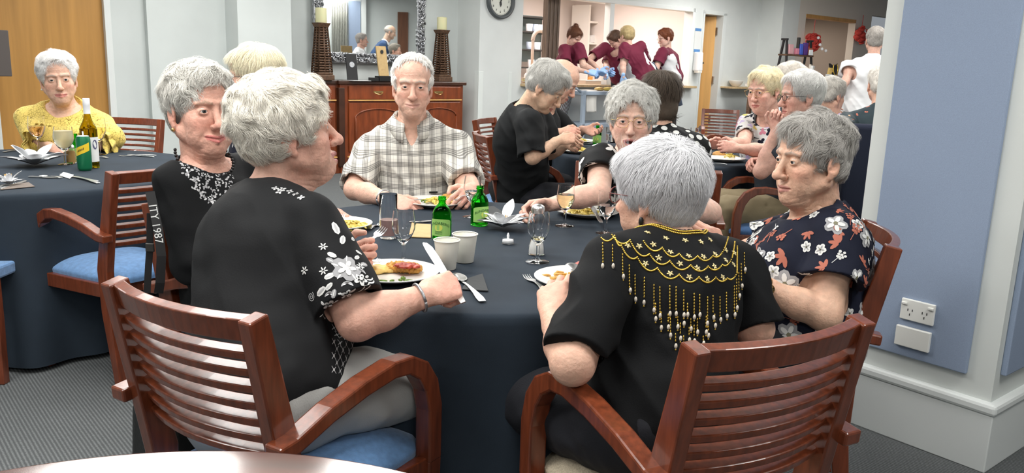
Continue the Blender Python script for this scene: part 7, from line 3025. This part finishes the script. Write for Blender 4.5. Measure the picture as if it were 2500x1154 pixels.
o.rotation_euler = (0, 0, TH)
md = o.modifiers.new('thick', 'SOLIDIFY')
md.thickness = .012
md.offset = 1
tag(o, 'white towel hanging over the blue-grey trolley', 'towel')
for k in range(4):
    q = rm((g0 + g1) / 2 + .02 + .14 * k, .40 + .03 * (k % 2), .981)
    lumps('bread_slice', q, [((0, 0, .02), (.07, .05, .03))], M_yl if k % 2 else M_pot, 'golden bread piece on the trolley by the hatch', 'bread', h=.008, seed=k, group='bread on the trolley')
p = rm(tt(1545, 190, -.05), -.02, 1.052)
mb = MB()
V, Fc = grid_mesh(lambda u, v: ((u - .5) * .55, (v - .5) * .22, .02 + .03 * math.sin(u * 7) * math.sin(v * 5 + u * 3) ** 2), 26, 12)
mb.add(V, Fc)
o = mb.build('crumpled_cloth', mat('grey_blue_cloth', (.38, .42, .48), .9), smooth=True)
o.location = tuple(p)
o.rotation_euler = (0, 0, TH)
md = o.modifiers.new('thick', 'SOLIDIFY')
md.thickness = .008
tag(o, 'crumpled grey-blue cloth on the hatch sill', 'cloth')

# hand sanitiser dispenser with its instruction card, wall left of the door
p = ats(1697, 150, 0)
t = empty('soap_dispenser', p, TH, 'white wall-mounted hand sanitiser dispenser beside the honey door', 'dispenser')
m = MB()
m.box((0, -.06, 0), (.13, .12, .30), taper=.9)
m.build('housing', M_petal, t, bevel=.018, seg=3)
m = MB()
m.box((0, -.075, -.165), (.10, .09, .035))
m.build('nozzle_guard', M_cream, t, bevel=.006)
m = MB()
m.box((.055, -.123, -.02), (.02, .006, .03))
m.build('level_window', M_dark, t)
p = ats(1702, 98, 0)
t = empty('instruction_card', p, TH, 'white and blue instruction card above the sanitiser dispenser', 'sign')
m = MB()
m.box((0, -.004, 0), (.155, .006, .36))
cdm = m.build('card_sheet', M_offw, t)
for z in (.165, -.165):
    m = MB()
    m.box((0, -.009, z), (.155, .004, .042))
    m.build('blue_band', mat('card_blue', (.10, .25, .52), .5), cdm)

# ------------------------------------------------------------------ stall at the right end
z_st = 1.13
s0 = sW + .75
b0, b1 = ts(1880, 205, s0), ts(2120, 205, s0)
t = empty('stall_table', rm((b0 + b1) / 2, s0, 0), TH, 'white-clothed stall table covered with cards and jewellery', 'table')
m = MB()
m.box((0, 0, z_st - .02), (b1 - b0, .9, .04))
m.build('table_top', M_cream, t)
m = MB()
V, Fc = grid_mesh(lambda u, v: (((u - .5) * (b1 - b0 + .03)), -.46 - .012 * math.sin(u * 40) * (1 - v), z_st + .003 - .35 * (1 - v)) , 60, 6)
m.add(V, Fc)
V, Fc = grid_mesh(lambda u, v: (((u - .5) * (b1 - b0 + .03)), -.46 + .92 * v, z_st + .004), 4, 4)
m.add(V, Fc)
m.build('table_cloth', M_offw, t, smooth=True)
for sx in (-1, 1):
    for sy in (-1, 1):
        m = MB()
        m.box((sx * ((b1 - b0) / 2 - .06), sy * .38, .47), (.06, .06, .94))
        m.build('leg', M_wick, t)
rs = np.random.RandomState(9)
gm = [M_cream, M_yl, M_offw, M_pearl, M_bench, M_pot, M_petal]
for k in range(34):
    u, v = rs.rand(), rs.rand()
    q = rm(b0 + .1 + u * (b1 - b0 - .2), s0 - .38 + .76 * v, z_st + .006)
    h_ = .06 + .20 * rs.rand() * (1 - v) + (.10 if v < .3 else 0)
    mb = MB()
    if v < .45:
        mb.box((0, 0, h_ / 2), (.09 + .08 * rs.rand(), .03 + .02 * rs.rand(), h_), Y=(0, 1, .12))
        nm, lb, ct, gr = 'greeting_card', 'card or small book standing on the white stall table', 'card', 'cards standing on the stall table'
    elif k % 3 == 0:
        mb.lathe([(0, 0), (.03, 0), (.036, .03), (.03, .06), (.02, .075), (.02, .10), (0, .10)], n=16)
        nm, lb, ct, gr = 'trinket_jar', 'small ornament jar on the white stall table', 'ornament', 'ornaments on the stall table'
    else:
        mb.box((0, 0, .006), (.14, .10, .012))
        nm, lb, ct, gr = 'jewellery_box', 'flat jewellery box lying on the white stall table', 'box', 'flat boxes on the stall table'
    o = mb.build(nm, gm[rs.randint(len(gm))] if nm != 'jewellery_box' else [M_dark, M_offw, M_black, M_red][k % 4], bevel=.003)
    o.location = tuple(q)
    o.rotation_euler = (0, 0, TH + rs.rand() - .5)
    tag(o, lb, ct, gr)
# black necklace bust
q = ats(2040, 192, s0 - .1)
t = empty('necklace_bust', (q[0], q[1], z_st + .005), TH, 'black velvet bust with a gold necklace on the stall', 'display stand')
m = MB()
pr_ = [(-.04, 0), (.04, 0), (.05, .08), (.09, .22), (.13, .36), (.05, .33), (0, .27), (-.05, .33), (-.13, .36), (-.09, .22), (-.05, .08)]
m.poly([(x, .02 + z * .15, z) for x, z in pr_], .035, (0, -1, .15))
m.build('bust', M_black, t, bevel=.008)
m = MB()
m.tube([(.075 * math.sin(a), -.012 + (.22 - .10 * math.cos(a)) * .15, .27 - .11 * math.cos(a)) for a in np.linspace(-2.3, 2.3, 24)], .008, 6)
m.build('necklace', M_gold, t, smooth=True)
# ladder shelf
sL = sW + .35
q = rm((ts(1908, 150, sL) + ts(1975, 150, sL)) / 2, sL, 0)
Lw = ts(1975, 110, sL) - ts(1910, 110, sL) - .04
t = empty('ladder_shelf', q, TH, 'black A-frame ladder shelf with small gifts beside the stall', 'shelf')
for sx in (-1, 1):
    for sy in (-1, 1):
        m = MB()
        m.box((0, 0, 0), (.03, .03, 1.86))
        l_ = m.build('leg', M_black, t)
        l_.location = (sx * Lw * .5 + sx * .03, sy * .13, .925)
        l_.rotation_euler = (sy * R_(6.5), sx * R_(-3), 0)
    m = MB()
    m.box((sx * Lw * .5, 0, 1.85), (.03, .12, .03))
    m.build('top_cap', M_black, t)
for z, d_ in ((1.60, .16), (1.12, .30), (.60, .44)):
    m = MB()
    m.box((0, 0, z), (Lw + .06, d_, .025))
    m.build('shelf_board', M_wick, t)
for k, (dx, w_, h_, m_, nm, lb) in enumerate([(-.20, .13, .16, mat('pink_box_card', (.62, .34, .36), .6), 'gift_box', 'pink gift box on the ladder shelf'), (-.05, .10, .10, M_pk, 'gift_box', 'small magenta box on the ladder shelf'), (.04, .09, .18, M_lblue, 'gift_tin', 'bright blue tin on the ladder shelf'), (.15, .11, .20, M_purple, 'gift_bag', 'dark purple gift bag on the ladder shelf'), (.27, .10, .12, M_ros, 'gift_box', 'rust coloured box at the right of the ladder shelf'), (.22, .13, .09, M_petal, 'price_card', 'white card leaning in front on the ladder shelf'), (-.0, .05, .28, M_dark, 'dark_bottle', 'slim dark bottle at the back of the ladder shelf')]):
    mb = MB()
    mb.box((0, 0, h_ / 2), (w_, .05 if nm != 'price_card' else .01, h_), taper=.92)
    o = mb.build(nm, m_, bevel=.006)
    q2 = np.array(q) + RA * dx * Lw / .6 + RN * (.04 + (.06 if nm == 'price_card' else -.02 if nm == 'dark_bottle' else 0)) + np.array([0, 0, 1.6135])
    o.location = tuple(q2)
    o.rotation_euler = (0, 0, TH)
    tag(o, lb, 'gift')
# red hanging decorations
def pompom(x, y, s_, r, label, seed):
    p = ats(x, y, s_)
    t = empty('hanging_decoration', p, TH, label, 'decoration')
    rs_ = np.random.RandomState(seed)
    m = MB()
    for i in range(70):
        d = nrm(rs_.randn(3))
        d[1] *= .5
        c = d * r * (.5 + .4 * rs_.rand())
        m.ball(c, (r * .30, r * .12, r * .22), 8, X=nrm(np.cross(d, (0, .3, 1))), Y=nrm(d), Z=nrm(np.cross(np.cross(d, (0, .3, 1)), d)))
    m.build('petals', mat('red_tissue', (.52, .045, .035), .7), t, smooth=True)
    m = MB()
    for i in range(5):
        m.ball(rs_.randn(3) * r * .35 + np.array([0, -r * .5, 0]), r * .14, 8)
    m.build('white_blossom', M_petal, t, smooth=True)
    m = MB()
    m.tube([(0, 0, r * .5), (.01, 0, r * 1.9)], .006, 5)
    m.build('hanging_cord', M_red, t)
pompom(1984, 103, sW + .10, .20, 'red and white hanging decoration in front of the deep opening', 2)
pompom(2102, 85, sW + .10, .19, 'red and white hanging decoration by the white-shirted man\'s head', 5)
# dark bag hanging deep in the opening
q = ats(2048, 118, sW - 1.2)
m = MB()
m.box((0, 0, 0), (.32, .10, .58))
o = m.build('hanging_bag', mat('dark_plum_fabric', (.07, .02, .05), .8), bevel=.03)
o.location = tuple(q)
o.rotation_euler = (0, 0, TH)
tag(o, 'dark plum bag hanging deep in the opening', 'bag')
# white bowl on the small wall shelf
q = ats(1795, 222, .14)
mb = MB()
mb.lathe(bez([(0, 0), (.05, 0), (.10, .05), (.125, .10)], 5) + bez([(.12, .10), (.095, .052), (.045, .008), (0, .008)], 5), n=30)
o = mb.build('glass_bowl', M_cream, smooth=True)
o.location = (q[0], q[1], 1.052)
tag(o, 'pale bowl on the small wall shelf', 'bowl')

# ------------------------------------------------------------------ behind the pillar: the two men the mirror shows
MN = RN
def mirrored(x, y, path):
    """point reached after `path` metres along the view ray at (x, y), turned at the mirror"""
    p = ats(x, y, -.405)
    d = nrm(ray(x, y))
    d2 = d - 2 * (d @ MN) * MN
    return p + d2 * (path - np.linalg.norm(p - CAM))
hc = mirrored(950, 78, 17.0)
fy = nrm(mirrored(990, 78, 17.0) - hc)                # seen facing to the right in the glass
yaw_ = math.degrees(math.atan2(fy[0], -fy[1]))
mm = person('bald man in blue jumper and white collar bending forward, seen in the mirror', hc, yaw_, yaw_, pitch=-16, s=1.08,
            hair=dict(t=5, col=(.55, .50, .45), lump=2, wave=.3, len=24, bald=26, rad=.9), Nk=hc - yawvec(yaw_) * .10 + np.array([0, 0, -.20]), P=np.array([hc[0], hc[1], 0]) - yawvec(yaw_) * .52 + np.array([0, 0, .95]), stand=True, sw=.20, tw=1.1,
            shirt=M_bluej, sleeve=1.9, loose=.015, trousers=M_darktr, skin=(.62, .42, .31), seed=41, **FARK)
collar(mm, M_whsh)
hc2 = mirrored(962, 124, 16.6)
m2 = person('grey-haired seated person seen low in the mirror', hc2, yaw_ + 20, yaw_, s=1.1, hair=dict(H_SHORT, col=(.30, .27, .22), t=10), shirt=M_charc, sleeve=.8, trousers=M_darktr, seed=42, **FARK)

# the far right wall of the room, seen only in the mirror
wa, wb = mirrored(790, 60, 20), mirrored(1030, 60, 20)
WD = nrm((wb - wa) * np.array([1, 1, 0]))
WN = np.array([WD[1], -WD[0], 0])
if WN @ (ats(900, 60, -.4) - wa) < 0:
    WN = -WN
m = MB()
c = (wa + wb) / 2
m.box((c[0] - WN[0] * .08, c[1] - WN[1] * .08, CEIL / 2), (5.0, .15, CEIL), X=WD)
struct('wall_right', m, M_wall)
def wall_slab(name, xa, xb, z0, z1, m_, label, cat, th=.03, fold=0):
    a, b = mirrored(xa, 60, 20), mirrored(xb, 60, 20)
    a = a - WN * ((a - wa) @ WN)
    b = b - WN * ((b - wa) @ WN)
    c = (a + b) / 2 + WN * (.06 if fold else th / 2 + .004)
    Lg = np.linalg.norm((a - b)[:2])
    mb = MB()
    if fold:
        V, Fc = grid_mesh(lambda u, v: (((u - .5) * Lg, .03 * math.sin(u * fold), z0 + (z1 - z0) * v)), 120, 6)
        mb.add(V, Fc)
    else:
        mb.box((0, 0, (z0 + z1) / 2), (Lg, th, z1 - z0))
    o = mb.build(name, m_, smooth=bool(fold), bevel=0 if fold else .004)
    o.location = (c[0], c[1], 0)
    o.rotation_euler = (0, 0, math.atan2(WD[1], WD[0]))
    if fold:
        md = o.modifiers.new('thick', 'SOLIDIFY')
        md.thickness = .006
    return tag(o, label, cat)
wall_slab('curtain', 808, 846, .05, 2.6, mat('grey_striped_curtain', (.30, .30, .27), .9, noise=(4, .3, (30, 30, .2))), 'grey-green hanging curtain reflected at the left of the mirror', 'curtain', fold=60)
wall_slab('pinboard_panel', 849, 878, .3, 2.6, M_panel, 'blue fabric wall panel reflected beside the curtain in the mirror', 'wall panel')
wall_slab('white_post', 880, 892, 0, 2.7, M_trim, 'white post reflected in the middle of the mirror', 'post', th=.08)
wall_slab('timber_door', 968, 994, 0, 2.4, mat('brown_timber_door', (.16, .06, .025), .45, noise=(5, .3, (5, 5, .4))), 'brown timber door reflected at the right of the mirror', 'door')
